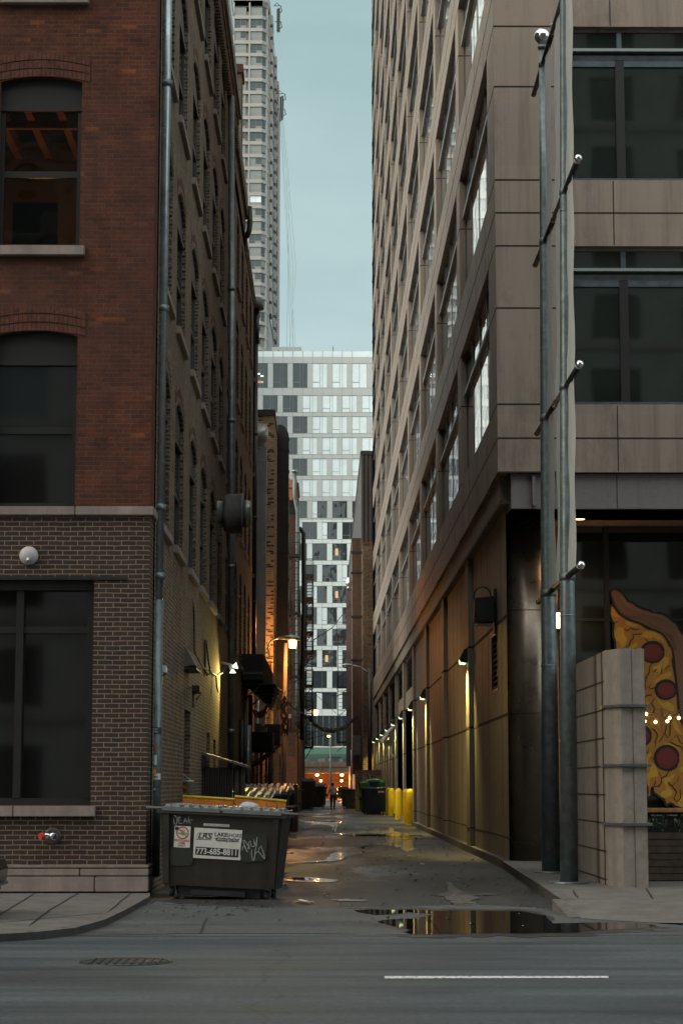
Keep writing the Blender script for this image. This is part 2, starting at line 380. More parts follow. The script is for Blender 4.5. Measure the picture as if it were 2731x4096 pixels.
# facade skins: plane maps (u, v, depth inward) to the world
def FR(Y): return lambda u, v, d: (u, Y + d, v)          # faces the street
def LF(X): return lambda u, v, d: (X - d, u, v)          # left side of the alley, faces right
def RG(X): return lambda u, v, d: (X + d, u, v)          # right side of the alley, faces left
def arc_pts(u0, u1, vs, rise, n=8):
    return [(u0 + (u1 - u0) * i / n, vs + rise * (1 - (2 * i / n - 1) ** 2)) for i in range(n + 1)]
def skin(mb, pl, u0, u1, v0, v1, ops, m, rev=None, dep=.25):
    """wall sheet with rectangular or arched openings (u0,u1,v0,v1,rise) and their reveals"""
    us = sorted({u0, u1, *[o[0] for o in ops], *[o[1] for o in ops]}); vs = sorted({v0, v1, *[o[2] for o in ops], *[o[3] for o in ops]})
    us = [u for u in us if u0 - 1e-6 <= u <= u1 + 1e-6]; vs = [v for v in vs if v0 - 1e-6 <= v <= v1 + 1e-6]
    for i in range(len(us) - 1):
        run = None
        for j in range(len(vs) - 1):
            cu, cv = (us[i] + us[i + 1]) / 2, (vs[j] + vs[j + 1]) / 2
            hole = any(o[0] < cu < o[1] and o[2] < cv < o[3] for o in ops)
            if not hole: run = (run[0], vs[j + 1]) if run else (vs[j], vs[j + 1])
            if (hole or j == len(vs) - 2) and run:
                mb.face([pl(us[i], run[0], 0), pl(us[i + 1], run[0], 0), pl(us[i + 1], run[1], 0), pl(us[i], run[1], 0)], m); run = None
    for o in ops:
        a, b, c, d = o[:4]; rise = o[4] if len(o) > 4 else 0; rm = rev or m
        dd = o[5] if len(o) > 5 else dep
        sp = d - rise
        for q in ([(a, c), (a, sp)], [(b, c), (b, sp)], [(a, c), (b, c)]):
            mb.face([pl(*q[0], 0), pl(*q[1], 0), pl(*q[1], dd), pl(*q[0], dd)], rm)
        if rise:
            ap = arc_pts(a, b, sp, rise)
            for (p, q) in zip(ap, ap[1:]):
                mb.face([pl(*p, 0), pl(*q, 0), pl(*q, dd), pl(*p, dd)], rm)
                mb.face([pl(*p, 0), pl(*q, 0), pl(q[0], d, 0), pl(p[0], d, 0)], m)
        else: mb.face([pl(a, d, 0), pl(b, d, 0), pl(b, d, dd), pl(a, d, dd)], rm)
# ================================================================== setting
def sheet(name, pts, m, z=None):
    mb = MB(); mb.face([(p[0], p[1], p[2] if z is None else z) for p in pts], m)
    return single(name, mb, kind='structure')
sheet('ground', [(-900, -300, 0), (900, -300, 0), (900, 1400, 0), (-900, 1400, 0)], M['road'], -.012)
sheet('road', [(-80, -20, 0), (80, -20, 0), (80, 22.6, 0), (-80, 22.6, 0)], M['road'], 0)
sheet('pavement', [(-30, 22.6, 0), (30, 22.6, 0), (6, 60, 0), (6, 150, 0), (4.5, 158, 0), (-6, 158, 0), (-6, 60, 0)], M['alley'], -.004)
ap = [g2_ for g2_ in [(-40, 22.62)]]
rr0 = random.Random(8); apx = [(560, 3600), (640, 3610), (800, 3622), (1000, 3628), (1200, 3634), (1400, 3630), (1600, 3628), (1800, 3622), (2000, 3622), (2200, 3640), (2330, 3655)]
apts = []
for (a_, b_) in zip(apx, apx[1:]):
    for k_ in range(4): t_ = k_ / 4; q_ = G(a_[0] + (b_[0] - a_[0]) * t_, a_[1] + (b_[1] - a_[1]) * t_ + rr0.uniform(-3, 3)); apts.append((q_.x, q_.y, 0))
apts += [(4.5, apts[-1][1] - .2, 0), (40, apts[-1][1] - .4, 0), (40, 22.55, 0), (-40, 22.55, 0), (-40, apts[0][1], 0)]
sheet('apron', apts, M['apron'], .0035)
sheet('far_street', [(-40, 158, 0), (40, 158, 0), (40, 184, 0), (-40, 184, 0)], M['sidewalk'], -.002)
sheet('far_road', [(-40, 184, 0), (40, 184, 0), (40, 252, 0), (-40, 252, 0)], M['alley'], -.002)

def slab(name, outline, z, kerb_pts):
    mb = MB(); n = len(outline)
    mb.prism([(x, y, -.02) for x, y in outline], (0, 0, z + .02), M['sidewalk'])
    o = single(name, mb, kind='structure')
    k = MB()   # kerb stones, 4 mm proud of the slab
    for (a, b) in zip(kerb_pts, kerb_pts[1:]):
        d = Vector((b[0] - a[0], b[1] - a[1], 0)); L = d.length; d.normalize(); s = Vector((d.y, -d.x, 0)) * .16
        A = Vector((a[0], a[1], -.01)); B = Vector((b[0], b[1], -.01))
        k.prism([A, B, B - s, A - s], (0, 0, z + .014), M['kerb'])
    single('kerb', k, kind='structure')
def g2(px, py, z): p = G(px, py, z); return (p.x, p.y)
lk = [(-40, g2(0, 3716, .14)[1]), g2(-40, 3716, .14), g2(150, 3706, .14), g2(300, 3690, .14), g2(420, 3662, .13), g2(500, 3628, .12), g2(560, 3596, .12), g2(600, 3574, .12)]
slab('sidewalk', [(-40, 30.3)] + lk + [(-2.60, 30.3)], .08, lk)
rk = [(3.62, 44.0), g2(2075, 3488, .14), g2(2160, 3540, .14), g2(2230, 3588, .14), g2(2250, 3600, .14), g2(2400, 3602, .14), g2(2600, 3604, .14)]
rk2 = [g2(2600, 3604, .14), g2(2731, 3606, .14), (40, g2(2731, 3606, .14)[1])]
slab('sidewalk', rk + rk2[1:] + [(40, 44.0)], .14, rk[:5])
rmp = MB(); tp0 = [G(2250, 3600, .1401), G(2400, 3602, .1401), G(2600, 3604, .1401), G(2731, 3606, .1401)]; bt0 = [G(2318, 3672, .008), G(2450, 3682, .008), G(2600, 3690, .008), G(2731, 3692, .03)]
for i_ in range(3): rmp.face([tp0[i_], tp0[i_ + 1], bt0[i_ + 1], bt0[i_]], M['sidewalk'])
e0, e1 = tp0[3], bt0[3]; rmp.face([e0, Vector((40, e0.y, .14)), Vector((40, e1.y, .09)), e1], M['sidewalk']); rmp.prism([e1, Vector((40, e1.y, .09)), Vector((40, e1.y, -.02)), Vector((e1.x, e1.y, -.02))], (0, .12, 0), M['kerb'])
w0, w1 = tp0[0], bt0[0]; rmp.prism([w0 + Vector((-.14, 0, .012)), w0 + Vector((0, 0, .012)), w1 + Vector((0, 0, .012)), w1 + Vector((-.14, 0, .004))], (0, 0, -.16), M['kerb'])
single('sidewalk', rmp, kind='structure')
# expansion joints, gutter seam and tar-sealed cracks
def seam(px_pts, w, z, m='joint', name='pavement_joint'):
    mb = MB(); pts = []
    for (a_, b_) in zip(px_pts, px_pts[1:]):
        for k_ in range(5): t_ = k_ / 5; pts.append(G(a_[0] + (b_[0] - a_[0]) * t_ + random.uniform(-2, 2), a_[1] + (b_[1] - a_[1]) * t_ + random.uniform(-.6, .6), z))
    pts.append(G(*px_pts[-1], z)); strip(mb, pts, w, M[m], (0, 0, 1)); single(name, mb, kind='structure')
for q_ in ([(150, 3567), (0, 3660)], [(525, 3572), (430, 3650)], [(0, 3690), (430, 3650)], [(330, 3563), (200, 3640), (120, 3700)]): seam(q_, .03, .0845)
for q_ in ([(2290, 3560), (2310, 3592)], [(2580, 3552), (2610, 3596)]): seam(q_, .03, .1445)
for q_, w_ in (([(0, 3742), (420, 3740), (800, 3732), (1000, 3733), (1420, 3735)], .05), ([(1500, 3737), (2000, 3738), (2400, 3733), (2731, 3722)], .035), ([(800, 3735), (830, 3670)], .03), ([(660, 3618), (900, 3625), (1150, 3632)], .04)): seam(q_, w_, .0065, name='road_seam')

# painted lane mark, manhole
a, b = G(1537, 3906), G(2432, 3906)
mb = MB(); c, d = G(1537, 3916), G(2432, 3914)
mb.face([(a.x, a.y, .005), (b.x, b.y, .005), (d.x, d.y, .005), (c.x, c.y, .005)], M['lane']); single('lane_marking', mb, kind='structure')
mc = G(505, 3848); mr = abs(G(690, 3848).x - mc.x)
mh = thing('manhole_cover', 'round iron manhole cover sunk in the dark road', 'manhole', (mc.x, mc.y, 0))
mb = MB(); mb.lathe((mc.x, mc.y, 0), [(mr, -.01), (mr, .006), (mr * .9, .008), (mr * .89, -.002), (mr * .885, -.002)], M['black'], 40); part('ring', mb, mh)
mb = MB(); mb.lathe((mc.x, mc.y, 0), [(mr * .885, -.01), (mr * .885, .004), (.001, .007)], mat('iron', (.06, .065, .065), .55, .5, noise=(20, .3)), 40)
for i in range(-4, 5): mb.box(mc.x + i * mr * .18 - .012, mc.x + i * mr * .18 + .012, mc.y - .3, mc.y + .3, .004, .012, M['black'])
part('lid', mb, mh)
# puddles: thin sheets of still water
def puddle(pts, sc, ox, oy, jit=2.0, z=.006, seg=4, m='water'):
    out = []; n = len(pts)
    for i in range(n):
        (x0, y0), (x1, y1) = pts[i], pts[(i + 1) % n]
        for k in range(seg):
            t = k / seg; jx = random.uniform(-1, 1) * jit * 3; jy = random.uniform(-1, 1) * jit * .45
            out.append(G(ox + (x0 + (x1 - x0) * t) / sc + jx, oy + (y0 + (y1 - y0) * t) / sc + jy, z))
    if m == 'water':   # damp margin round the big puddle
        cx_ = sum((p.x for p in out), 0) / len(out); cy_ = sum((p.y for p in out), 0) / len(out); dm = MB()
        dm.face([(p.x + (p.x - cx_) * .05 + random.uniform(-.1, .1), p.y + (p.y - cy_) * .22 + random.uniform(-.12, .12), .0045) for p in out], M['damp']); single('damp_patch', dm, kind='structure') if z < .008 else None
    mb = MB(); mb.face(out, M[m]); return single('puddle', mb, kind='structure')
P2 = (1.568, 1000, 3000)
tail = [((x / 1.568 + 1731 - 1000) * 1.568, (y / 1.568 + 100) * 1.568) for x, y in [(0, 850), (250, 848), (560, 855), (700, 880), (760, 930), (960, 924), (1330, 930), (1400, 946), (1300, 960), (1000, 975), (880, 990), (560, 993), (250, 992), (0, 997)]]
puddle([(640, 1003), (760, 999), (900, 1002), (1050, 1000), (1130, 1004)] + tail + [(1300, 1152), (1020, 1155), (960, 1142), (1015, 1128), (930, 1112), (850, 1095), (790, 1075), (900, 1060), (1040, 1058), (1150, 1030), (1000, 1018), (900, 1032), (780, 1033), (700, 1020)], *P2)
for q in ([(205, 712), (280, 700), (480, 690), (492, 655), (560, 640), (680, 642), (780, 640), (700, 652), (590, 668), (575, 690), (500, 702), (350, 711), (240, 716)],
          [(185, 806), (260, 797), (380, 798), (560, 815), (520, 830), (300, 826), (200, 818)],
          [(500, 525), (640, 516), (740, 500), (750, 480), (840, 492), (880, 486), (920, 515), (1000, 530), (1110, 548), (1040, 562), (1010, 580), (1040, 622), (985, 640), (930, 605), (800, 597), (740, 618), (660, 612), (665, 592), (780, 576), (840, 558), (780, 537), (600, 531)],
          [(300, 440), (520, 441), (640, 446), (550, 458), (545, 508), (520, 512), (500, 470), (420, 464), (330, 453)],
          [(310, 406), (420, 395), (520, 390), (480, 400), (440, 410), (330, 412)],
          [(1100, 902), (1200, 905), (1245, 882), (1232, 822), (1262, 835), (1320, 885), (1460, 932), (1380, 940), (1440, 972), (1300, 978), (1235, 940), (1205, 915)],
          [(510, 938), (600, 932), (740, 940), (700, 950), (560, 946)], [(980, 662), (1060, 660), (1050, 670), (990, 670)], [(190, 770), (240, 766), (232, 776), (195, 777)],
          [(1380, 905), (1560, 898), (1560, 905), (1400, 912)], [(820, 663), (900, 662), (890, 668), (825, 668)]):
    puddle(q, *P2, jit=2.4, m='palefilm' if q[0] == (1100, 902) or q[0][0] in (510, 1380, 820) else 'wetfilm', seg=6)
for q in ([(620, 530), (860, 528), (1100, 535), (1000, 541), (640, 538)], [(320, 443), (480, 442), (640, 447), (500, 451)], [(250, 802), (330, 799), (420, 806), (380, 815), (260, 812)], [(900, 556), (1000, 551), (1100, 550), (1040, 560)], [(330, 704), (480, 697), (560, 692), (500, 699), (380, 707)], [(690, 602), (780, 592), (760, 604), (700, 612)]): puddle(q, *P2, jit=1.2, z=.010)
# scraps of paper and leaves lying about
rnd = random.Random(3); mb = MB()
for (x, y, s) in [(855, 622, .2), (925, 614, .22), (268, 657, .16), (335, 505, .22), (710, 645, .12), (338, 962, .28), (865, 1070, .06), (1040, 830, .08), (1295, 825, .08), (215, 860, .2), (920, 617, .1), (430, 655, .12), (1080, 725, .14), (150, 700, .1), (1010, 790, .12), (480, 920, .12)]:
    p = G(1000 + x / 1.568, 3000 + y / 1.568)
    for k in range(3):
        a = rnd.uniform(0, 6); q = [(p.x + math.cos(a + i * 1.57) * s * rnd.uniform(.3, .6), p.y + math.sin(a + i * 1.57) * s * rnd.uniform(.3, .8), .012 + rnd.random() * .05) for i in range(4)]
        mb.face(q, M['paper'] if rnd.random() < .6 else M['litter'])
for k in range(420):
    if k < 150: x, y = rnd.uniform(-5, -1), rnd.uniform(25.6, 29.5)
    else: x, y = rnd.uniform(-.9, 3.3), rnd.uniform(24, 80)
    s = rnd.uniform(.01, .03) * (1 + y / 60); a = rnd.uniform(0, 3)
    mb.face([(x - s, y - s, .012), (x + s, y - s * .5, .012 + s * .4), (x + s * .6, y + s, .012), (x - s * .7, y + s, .013)], M['litter'] if rnd.random() < .6 else M['paper'])
single('litter', mb, kind='stuff')

# ================================================================== brick corner building on the left
XL = -2.64; YF = 30.0
zb0, zb1 = zat(2064, YF), zat(2028, YF)          # stone band
zs = {k: zat(y, YF) for k, y in dict(pl0=3460, gw0=3223, gw1=2319).items()}
L1 = thing('brick_building', 'red and brown brick corner building with a metal downpipe and arched windows', 'building', (-8, 36, 0))
fw0, fw1 = xat(-24, YF, 1500), xat(309, YF, 1500)
FH = zat(2028, YF) - zat(990, YF) ; FH = zat(990, YF) - zat(2028, YF)
rows = [(zb1, zat(1325, YF)), (zat(990, YF), zat(310, YF))]; rows += [(rows[1][0] + FH, rows[1][1] + FH), (rows[1][0] + 2 * FH, rows[1][1] + 2 * FH)]
ZR = 20.7
gx1 = xat(370, YF, 2800)
ops_up = [(fw0 - 5.2 * i, fw1 - 5.2 * i, r[0], r[1], .085, .2) for r in rows for i in range(1, 4)]
mb = MB(); skin(mb, FR(YF), -30, XL, zb1 - .02, ZR, [(fw0, fw1, r[0], r[1], .085, .2) for r in rows] + ops_up, M['red'])
skin(mb, LF(XL), YF, 30.66, zb1 - .02, ZR, [], M['red']); part('upper_wall', mb, L1)
# brick arches, three courses of headers standing slightly proud
am = mat('arch_brick', (.082, .026, .015), .85, noise=(9, .55))
for r in rows:
    mb = MB()
    for cidx in range(3):
        nb = 22; ap = arc_pts(fw0 - .12, fw1 + .12, r[1] - .085 + cidx * .125 + .004, .085 + .012 * cidx, nb)
        for (p, q) in zip(ap, ap[1:]):
            e = (q[0] - p[0]) * .045
            if p[0] > fw1 + .1: continue
            mb.prism([(p[0] + e, YF - .012, p[1]), (q[0] - e, YF - .012, q[1]), (q[0] - e, YF - .012, q[1] + .112), (p[0] + e, YF - .012, p[1] + .112)], (0, .03, 0), am)
    part('window_arch', mb, L1)
mb = MB(); skin(mb, FR(YF), -30, XL, 0, zb0 + .02, [(-14, gx1, zs['gw0'], zs['gw1'], 0, .3)], M['brown'])
skin(mb, LF(XL), YF, 30.66, 0, zb0 + .02, [], M['brown']); part('ground_floor_wall', mb, L1)
mb = MB(); xe = -30
for i, x in enumerate([-30, -26, -22, -18, -14.5, -11.4, -8.5, xat(302, YF, 2040), XL + .06]):
    if i: mb.box(xe + .006, x, YF - .07, YF + .3, zb0, zb1, M['stone'])
    xe = x
mb.box(XL - .2, XL + .06, YF + .302, 30.66, zb0, zb1, M['stone']); part('stone_band', mb, L1, bevel=.012)
mb = MB(); zp = [zat(3460, 29.9), zat(3472, 29.9), zat(3503, 29.9), .14]
for (za, zb_, dy, st) in ((zp[1], zp[0], .07, [(-30 + 2.1 * i) for i in range(14)]), (zp[2], zp[1] - .012, .09, [(-30.6 + 1.35 * i) for i in range(21)]), (.10, zp[2] - .012, .11, [(-29.3 + 1.62 * i) for i in range(17)])):
    st = [x for x in st if x < XL - .4] + [XL + .05]
    for x0, x1 in zip(st, st[1:]): mb.box(x0 + .008, x1, YF - dy, YF + .2, za, zb_, M['stone'])
    mb.box(XL - .2, XL + .05, YF + .203, 30.7, za, zb_, M['stone'])
part('plinth', mb, L1, bevel=.01)
# windows of the front
def sash_window(w, h, rise, glassm, framem, two=True, blindm=None, d=.0):
    """frame and glass of a double-hung sash, local: x across, y inward, z up, origin bottom centre"""
    mb = MB(); t = .07; hh = h - rise
    ap = arc_pts(-w / 2, w / 2, hh, rise) if rise else [(-w / 2, h), (w / 2, h)]
    lint = .34 if rise else .12
    pts = [(-w / 2, d, hh - lint)] + [(p[0], d, p[1]) for p in ap] + [(w / 2, d, hh - lint)]
    mb.prism(pts, (0, .06, 0), framem)
    mb.box(-w / 2, w / 2, d - .03, d + .02, hh - lint - .09, hh - lint - .003, framem)
    for s in (-1, 1): mb.box(min(s * w / 2, s * (w / 2 - t)), max(s * w / 2, s * (w / 2 - t)), d, d + .08, 0, hh - lint - .092, framem)
    mb.box(-w / 2 + t, w / 2 - t, d, d + .08, 0, t * 1.1, framem)
    zm = (hh - lint) * .52; mb.box(-w / 2 + t, w / 2 - t, d + .01, d + .07, zm - .05, zm + .05, framem)
    mb.box(-w / 2 + t, w / 2 - t, d + .05, d + .056, t * 1.1, zm - .05, glassm)
    mb.box(-w / 2 + t, w / 2 - t, d + .03, d + .036, zm + .05, hh - lint - .09, glassm)
    return mb
def sill(mb, w, m, h=.11, out=.1): mb.box(-w / 2 - .09, w / 2 + .09, -.32 , .06, -h, -.002, m) if False else mb.box(-w / 2 - .09, w / 2 + .09, -out, .2, -h, -.002, m)
fw = fw1 - fw0; fcx = (fw0 + fw1) / 2
for i, r in enumerate(rows):
    g = M['seeg'] if i == 1 else M['glassd']
    h = r[1] - r[0]
    wo = part('window', sash_window(fw, h, .085, g, M['frame']), L1, world=False, label='arched sash window with warm light inside' if i == 1 else None)
    wo.location = Vector((fcx, YF + .13, r[0])) - L1.location
    mb = MB(); mb.box(-fw / 2 + .25, -fw / 2 + .9, .06, .065, .1, h - .6, M['blind'] if False else M['frame']) if False else None
    if i: # stone sill under the first upper row is the band itself
        sm = MB(); sill(sm, fw, M['stone'], .155, .12); so = part('sill', sm, wo, world=False, bevel=.012); so.location = (0, -.13, 0)
for (i, r) in [(i, r) for i in range(1, 4) for r in rows]:
    wo = part('window', sash_window(fw, r[1] - r[0], .085, M['glassd'], M['frame']), L1, world=False); wo.location = Vector((fcx - 5.2 * i, YF + .13, r[0])) - L1.location
# lit room behind the upper window: ceiling joists and a warm lamp
rm = MB(); r = rows[1]; x0, x1, y0, y1, z0, z1 = fw0 - 1.2, fw1 + .6, YF + .35, YF + 4.0, r[0] - .9, r[1] + .25
for q in ([(x0, y1, z0), (x1, y1, z0), (x1, y1, z1), (x0, y1, z1)], [(x0, y0, z0), (x0, y1, z0), (x0, y1, z1), (x0, y0, z1)], [(x1, y0, z0), (x1, y1, z0), (x1, y1, z1), (x1, y0, z1)]): rm.face(q, M['interior'])
rm.face([(x0, y0, z1), (x1, y0, z1), (x1, y1, z1), (x0, y1, z1)], M['darkroom']); rm.face([(x0, y0, z0), (x1, y0, z0), (x1, y1, z0), (x0, y1, z0)], M['darkroom'])
for i in range(7): rm.box(x0 + .3 + i * .52, x0 + .42 + i * .52, y0 + .05, y1 - .02, z1 - .3, z1 - .02, M['joist'])
rm.box(x0 + .05, x1 - .05, y0 + 1.6, y0 + 1.7, z1 - .42, z1 - .3, M['joist']); rm.box(x0 + 1.3, x0 + 2.0, y0 + .5, y0 + .6, z0, r[0] + .95, M['black'])
part('room', rm, L1)
light('room_lamp', 'POINT', (fw0 + .35, YF + 2.2, r[0] + .8), (1, .52, .2), 30, radius=.08)
# ground floor shop window
gw = thing; mb = MB(); zz0, zz1 = zs['gw0'], zs['gw1']; yd = YF + .22
zl = zat(2358, YF); zt = zat(2517, YF); mx = xat(69, YF, 2800); wv = None
mb.box(-14, gx1, yd - .1, yd + .1, zl, zz1 - .004, M['bluframe'] if False else M['frame']); mb.box(-14, gx1, yd - .03, yd + .06, zt - .05, zt + .05, M['frame']); mb.box(-14, gx1, yd - .05, yd + .06, zz0, zz0 + .11, M['frame'])
for x in (mx, mx - 3, mx - 6, gx1 - .05): mb.box(x - .06, x + .05, yd - .06, yd + .05, zz0 + .112, zl - .002, M['frame'])
sw = part('shop_window', mb, L1); mb = MB(); mb.box(-14, gx1, yd + .065, yd + .075, zz0, zl, M['glassd'])
part('pane', mb, sw)
mb = MB(); mb.box(-14, xat(56, YF, 3240), YF - .1, YF + .2, zat(3266, YF), zz0 - .002, M['stone']); mb.box(xat(56, YF, 3240) + .008, xat(384, YF, 3240), YF - .1, YF + .2, zat(3266, YF), zz0 - .002, M['stone']); part('sill', mb, sw, bevel=.01)
mb = MB(); mb.box(-14, xat(509, YF, 2312), YF - .025, YF + .05, zz1 - .005, zz1 + .045, M['black']); part('lintel_angle', mb, sw)
# alley side
cols = [(31.3, 33.3), (34.5, 36.5), (38.2, 40.3), (41.6, 43.7), (45.1, 47.2), (48.5, 50.4), (52.3, 54.2)]
arow = [(z0, z0 + 2.62) for z0 in (5.75, 9.6, 13.42, 17.2)]
ops = [(c[0], c[1], r[0], r[1], .28, .12) for c in cols for r in arow]
door1 = (37.5, 39.2, .1, 3.05, 0, .3); nich = [(47.3, 48.3, .1, 2.7, 0, .15), (44.6, 45.8, .1, 2.8, 0, .15)]
mb = MB(); skin(mb, LF(XL + .02), 30.66, 55.4, 0, ZR, ops + [door1] + nich, M['common'])
for c in cols:
    for r in arow:       # stepped brick jambs and arch rings
        ap = arc_pts(c[0] - .1, c[1] + .1, r[1] - .28 + .01, .3, 10)
        for k in range(3):
            for (p, q) in zip(ap, ap[1:]):
                mb.prism([(XL + .03, p[0] + .01, p[1] + k * .12), (XL + .03, q[0] - .01, q[1] + k * .12), (XL + .03, q[0] - .01, q[1] + .105 + k * .12), (XL + .03, p[0] + .01, p[1] + .105 + k * .12)], (-.02, 0, 0), am if k == 1 else M['common'])
        z = r[0]
        while z < r[1] - .4:
            mb.box(XL - .09, XL + .03, c[1] - .02, c[1] + .03, z, z + .075, M['common']); z += .15
part('alley_wall', mb, L1)
wproto = None
amf = mat('weathered_frame', (.045, .047, .047), .6, noise=(4, .4)); ainf = mat('arch_infill', (.16, .155, .145), .8, noise=(3, .35))
def alley_window(parent, pl_x, c, r, sgn):
    w = c[1] - c[0]; key = round(w, 2)
    if key not in alley_window.cache:
        m = sash_window(w, r[1] - r[0], .28, M['glassd'], amf)
        alley_window.cache[key] = (m.mesh('window'),); s = MB(); s.box(-w / 2 - .1, w / 2 + .1, -.14, .1, -.15, -.003, M['stone']); alley_window.cache[key] += (s.mesh('sill', bevel=.015),)
    me, sme = alley_window.cache[key]
    o = part('window', me, parent, world=False); o.rotation_euler.z = sgn * math.pi / 2
    o.location = Vector((pl_x - sgn * .06, (c[0] + c[1]) / 2, r[0])) - parent.location
    so = part('sill', sme, o, world=False); return o
alley_window.cache = {}
for c in cols:
    for r in arow: alley_window(L1, XL + .02, c, r, 1)
mb = MB(); mb.box(XL - .28, XL - .22, door1[0], door1[1], .1, 2.6, M['black']); mb.box(XL - .28, XL - .2, door1[0], door1[1], 2.62, 3.05, M['frame']); part('door', mb, L1)
mb = MB()
for x0, x1, za, zb_ in ((XL - .3, XL + .22, ZR - .25, ZR + .12), (XL - .3, XL + .15, ZR - .42, ZR - .253), (XL - .3, XL + .11, ZR - .6, ZR - .423), (XL - .3, XL + .08, ZR - .8, ZR - .603)): mb.box(x0, x1, YF, 55.4, za, zb_, M['black'] if za > ZR - .3 else M['common'])
for i in range(120): mb.box(XL, XL + .13, 30.2 + i * .21, 30.3 + i * .21, ZR - 1.0, ZR - .803, M['common'])
mb.box(-30, XL, YF - .2, YF + .3, ZR - .3, ZR + .4, M['stone']); part('cornice', mb, L1)
mb = MB(); mb.box(-30, XL - .45, 34.3, 55.3, 0, ZR - .1, M['darkroom']); mb.box(-30, XL - .30, YF + .3, 55.39, ZR - .12, ZR - .02, M['black'])
mb.face([(-30, YF, 0), (-30, 55.4, 0), (-30, 55.4, ZR), (-30, YF, ZR)], M['common']); mb.face([(-30, 55.39, 0), (XL, 55.39, 0), (XL, 55.39, ZR), (-30, 55.39, ZR)], M['common']); part('roof', mb, L1)
mb = MB(); cp = P(957, 262, 62); mb.box(cp.x - .9, cp.x + .08, 62, 63.0, 17, cp.z - .25, M['common']); mb.box(cp.x - 1, cp.x + .13, 61.9, 63.1, cp.z - .25, cp.z + .02, am); chim = mb

# things fixed to the corner building
dp = thing('downpipe', 'tall zinc downpipe running up the brick corner, stickers near its foot', 'downpipe', (XL + .12, 30.95, .2))
tp, bt = P(669, 0, 30.95), P(617, 3240, 30.95); mid = P(630, 2400, 30.95)
mb = MB(); mb.tube([(tp.x + (tp.x - mid.x) / (tp.z - mid.z) * (ZR - tp.z), 30.95, ZR - .3), mid], .085, M['zinc'], 14); part('pipe', mb, dp)
mb = MB(); mb.tube([mid, bt + Vector((0, 0, -1.0))], .098, M['galv'], 14); part('pipe', mb, dp)
for y in (335, 1235, 2030, 2305):
    mb = MB(); q = P(669 - 52 * y / 3240, y, 30.95); mb.lathe(q, [(.112, -.05), (.112, .05)], M['galv'], 16); mb.box(q.x - .15, q.x + .02, 30.93, 31.02, q.z - .03, q.z + .03, M['galv']); part('bracket', mb, dp)
for (x, y, w, h, m, tx) in ((624, 2922, 26, 26, 'black', 'SHIP\nSMEL'), (624, 2994, 14, 20, 'stickrd', ''), (619, 3080, 20, 26, 'stickor', ''), (618, 3106, 24, 24, 'sticker', 'Heks'), (619, 3157, 16, 22, 'black', 'O'), (621, 3040, 16, 40, 'sticker', '')):
    q = P(x, y, 30.84); mb = MB(); s = 30.84 / F; w_, h_ = w * s / 2, h * s / 2
    if m == 'stickor': mb.face([(q.x - w_, 30.838, q.z - h_), (q.x + w_, 30.838, q.z - h_), (q.x, 30.838, q.z + h_)], M[m])
    else:
        k = 6
        for i in range(k):
            a0, a1 = [-1.1 + 2.2 * (i + j) / k for j in (0, 1)]; rr = .101
            mb.face([(bt.x + .012 + math.sin(a0) * rr * w / 26, 30.95 - math.cos(a0) * rr, q.z - h_), (bt.x + .012 + math.sin(a1) * rr * w / 26, 30.95 - math.cos(a1) * rr, q.z - h_), (bt.x + .012 + math.sin(a1) * rr * w / 26, 30.95 - math.cos(a1) * rr, q.z + h_), (bt.x + .012 + math.sin(a0) * rr * w / 26, 30.95 - math.cos(a0) * rr, q.z + h_)], M[m])
    if tx: add_text(mb, textmesh(tx, h_ * (.8 if '\n' in tx else 1.1), M['ink'] if m == 'sticker' else M['sticker'], bold=True), (bt.x + .012, 30.842, q.z), (1, 0, 0), (0, 0, 1))
    part('sticker', mb, dp)
ab = P(114, 2221, YF - .1)
al = thing('alarm_bell', 'round pale alarm dome on the dark brown brick wall', 'alarm', (ab.x, YF, ab.z))
mb = MB(); mb.lathe((ab.x, YF, ab.z), [(.14, .0), (.14, -.05), (.135, -.06), (.11, -.10), (.06, -.125), (.001, -.13)], mat('alarm_grey', (.42, .39, .42), .45), 28, 'y'); part('dome', mb, al)
mb = MB(); mb.box(ab.x - .022, ab.x + .022, YF - .14, YF - .1, ab.z - .085, ab.z - .04, M['white']); mb.ball((ab.x + .004, YF - .135, ab.z - .07), .02, M['chrome']); part('strobe', mb, al)
fd = P(210, 3344, YF - .05)
fc = thing('standpipe', 'chrome twin hose standpipe with one red cap below the shop window', 'standpipe', (fd.x, YF, fd.z))
mb = MB(); mb.lathe((fd.x, YF, fd.z), [(.125, 0), (.125, -.02), (.10, -.028), (.05, -.03)], mat('plate', (.09, .08, .07), .5, .6), 28, 'y'); part('plate', mb, fc)
mb = MB(); mb.tube([(fd.x - .01, YF - .02, fd.z + .02), (fd.x - .01, YF - .14, fd.z + .02)], .055, M['chrome'], 14); mb.tube([(fd.x, YF - .12, fd.z + .02), (fd.x - .11, YF - .2, fd.z)], .042, M['chrome'], 14); mb.tube([(fd.x - .02, YF - .12, fd.z + .02), (fd.x + .055, YF - .22, fd.z - .005)], [.045, .052], M['chrome'], 16); part('nozzle', mb, fc)
mb = MB(); mb.tube([(fd.x - .108, YF - .195, fd.z), (fd.x - .15, YF - .232, fd.z)], .05, M['redcap'], 16); part('cap', mb, fc)
mb = MB(); mb.tube([(fd.x + .054, YF - .218, fd.z - .005), (fd.x + .056, YF - .224, fd.z - .005)], .04, M['black'], 16); part('opening', mb, fc)
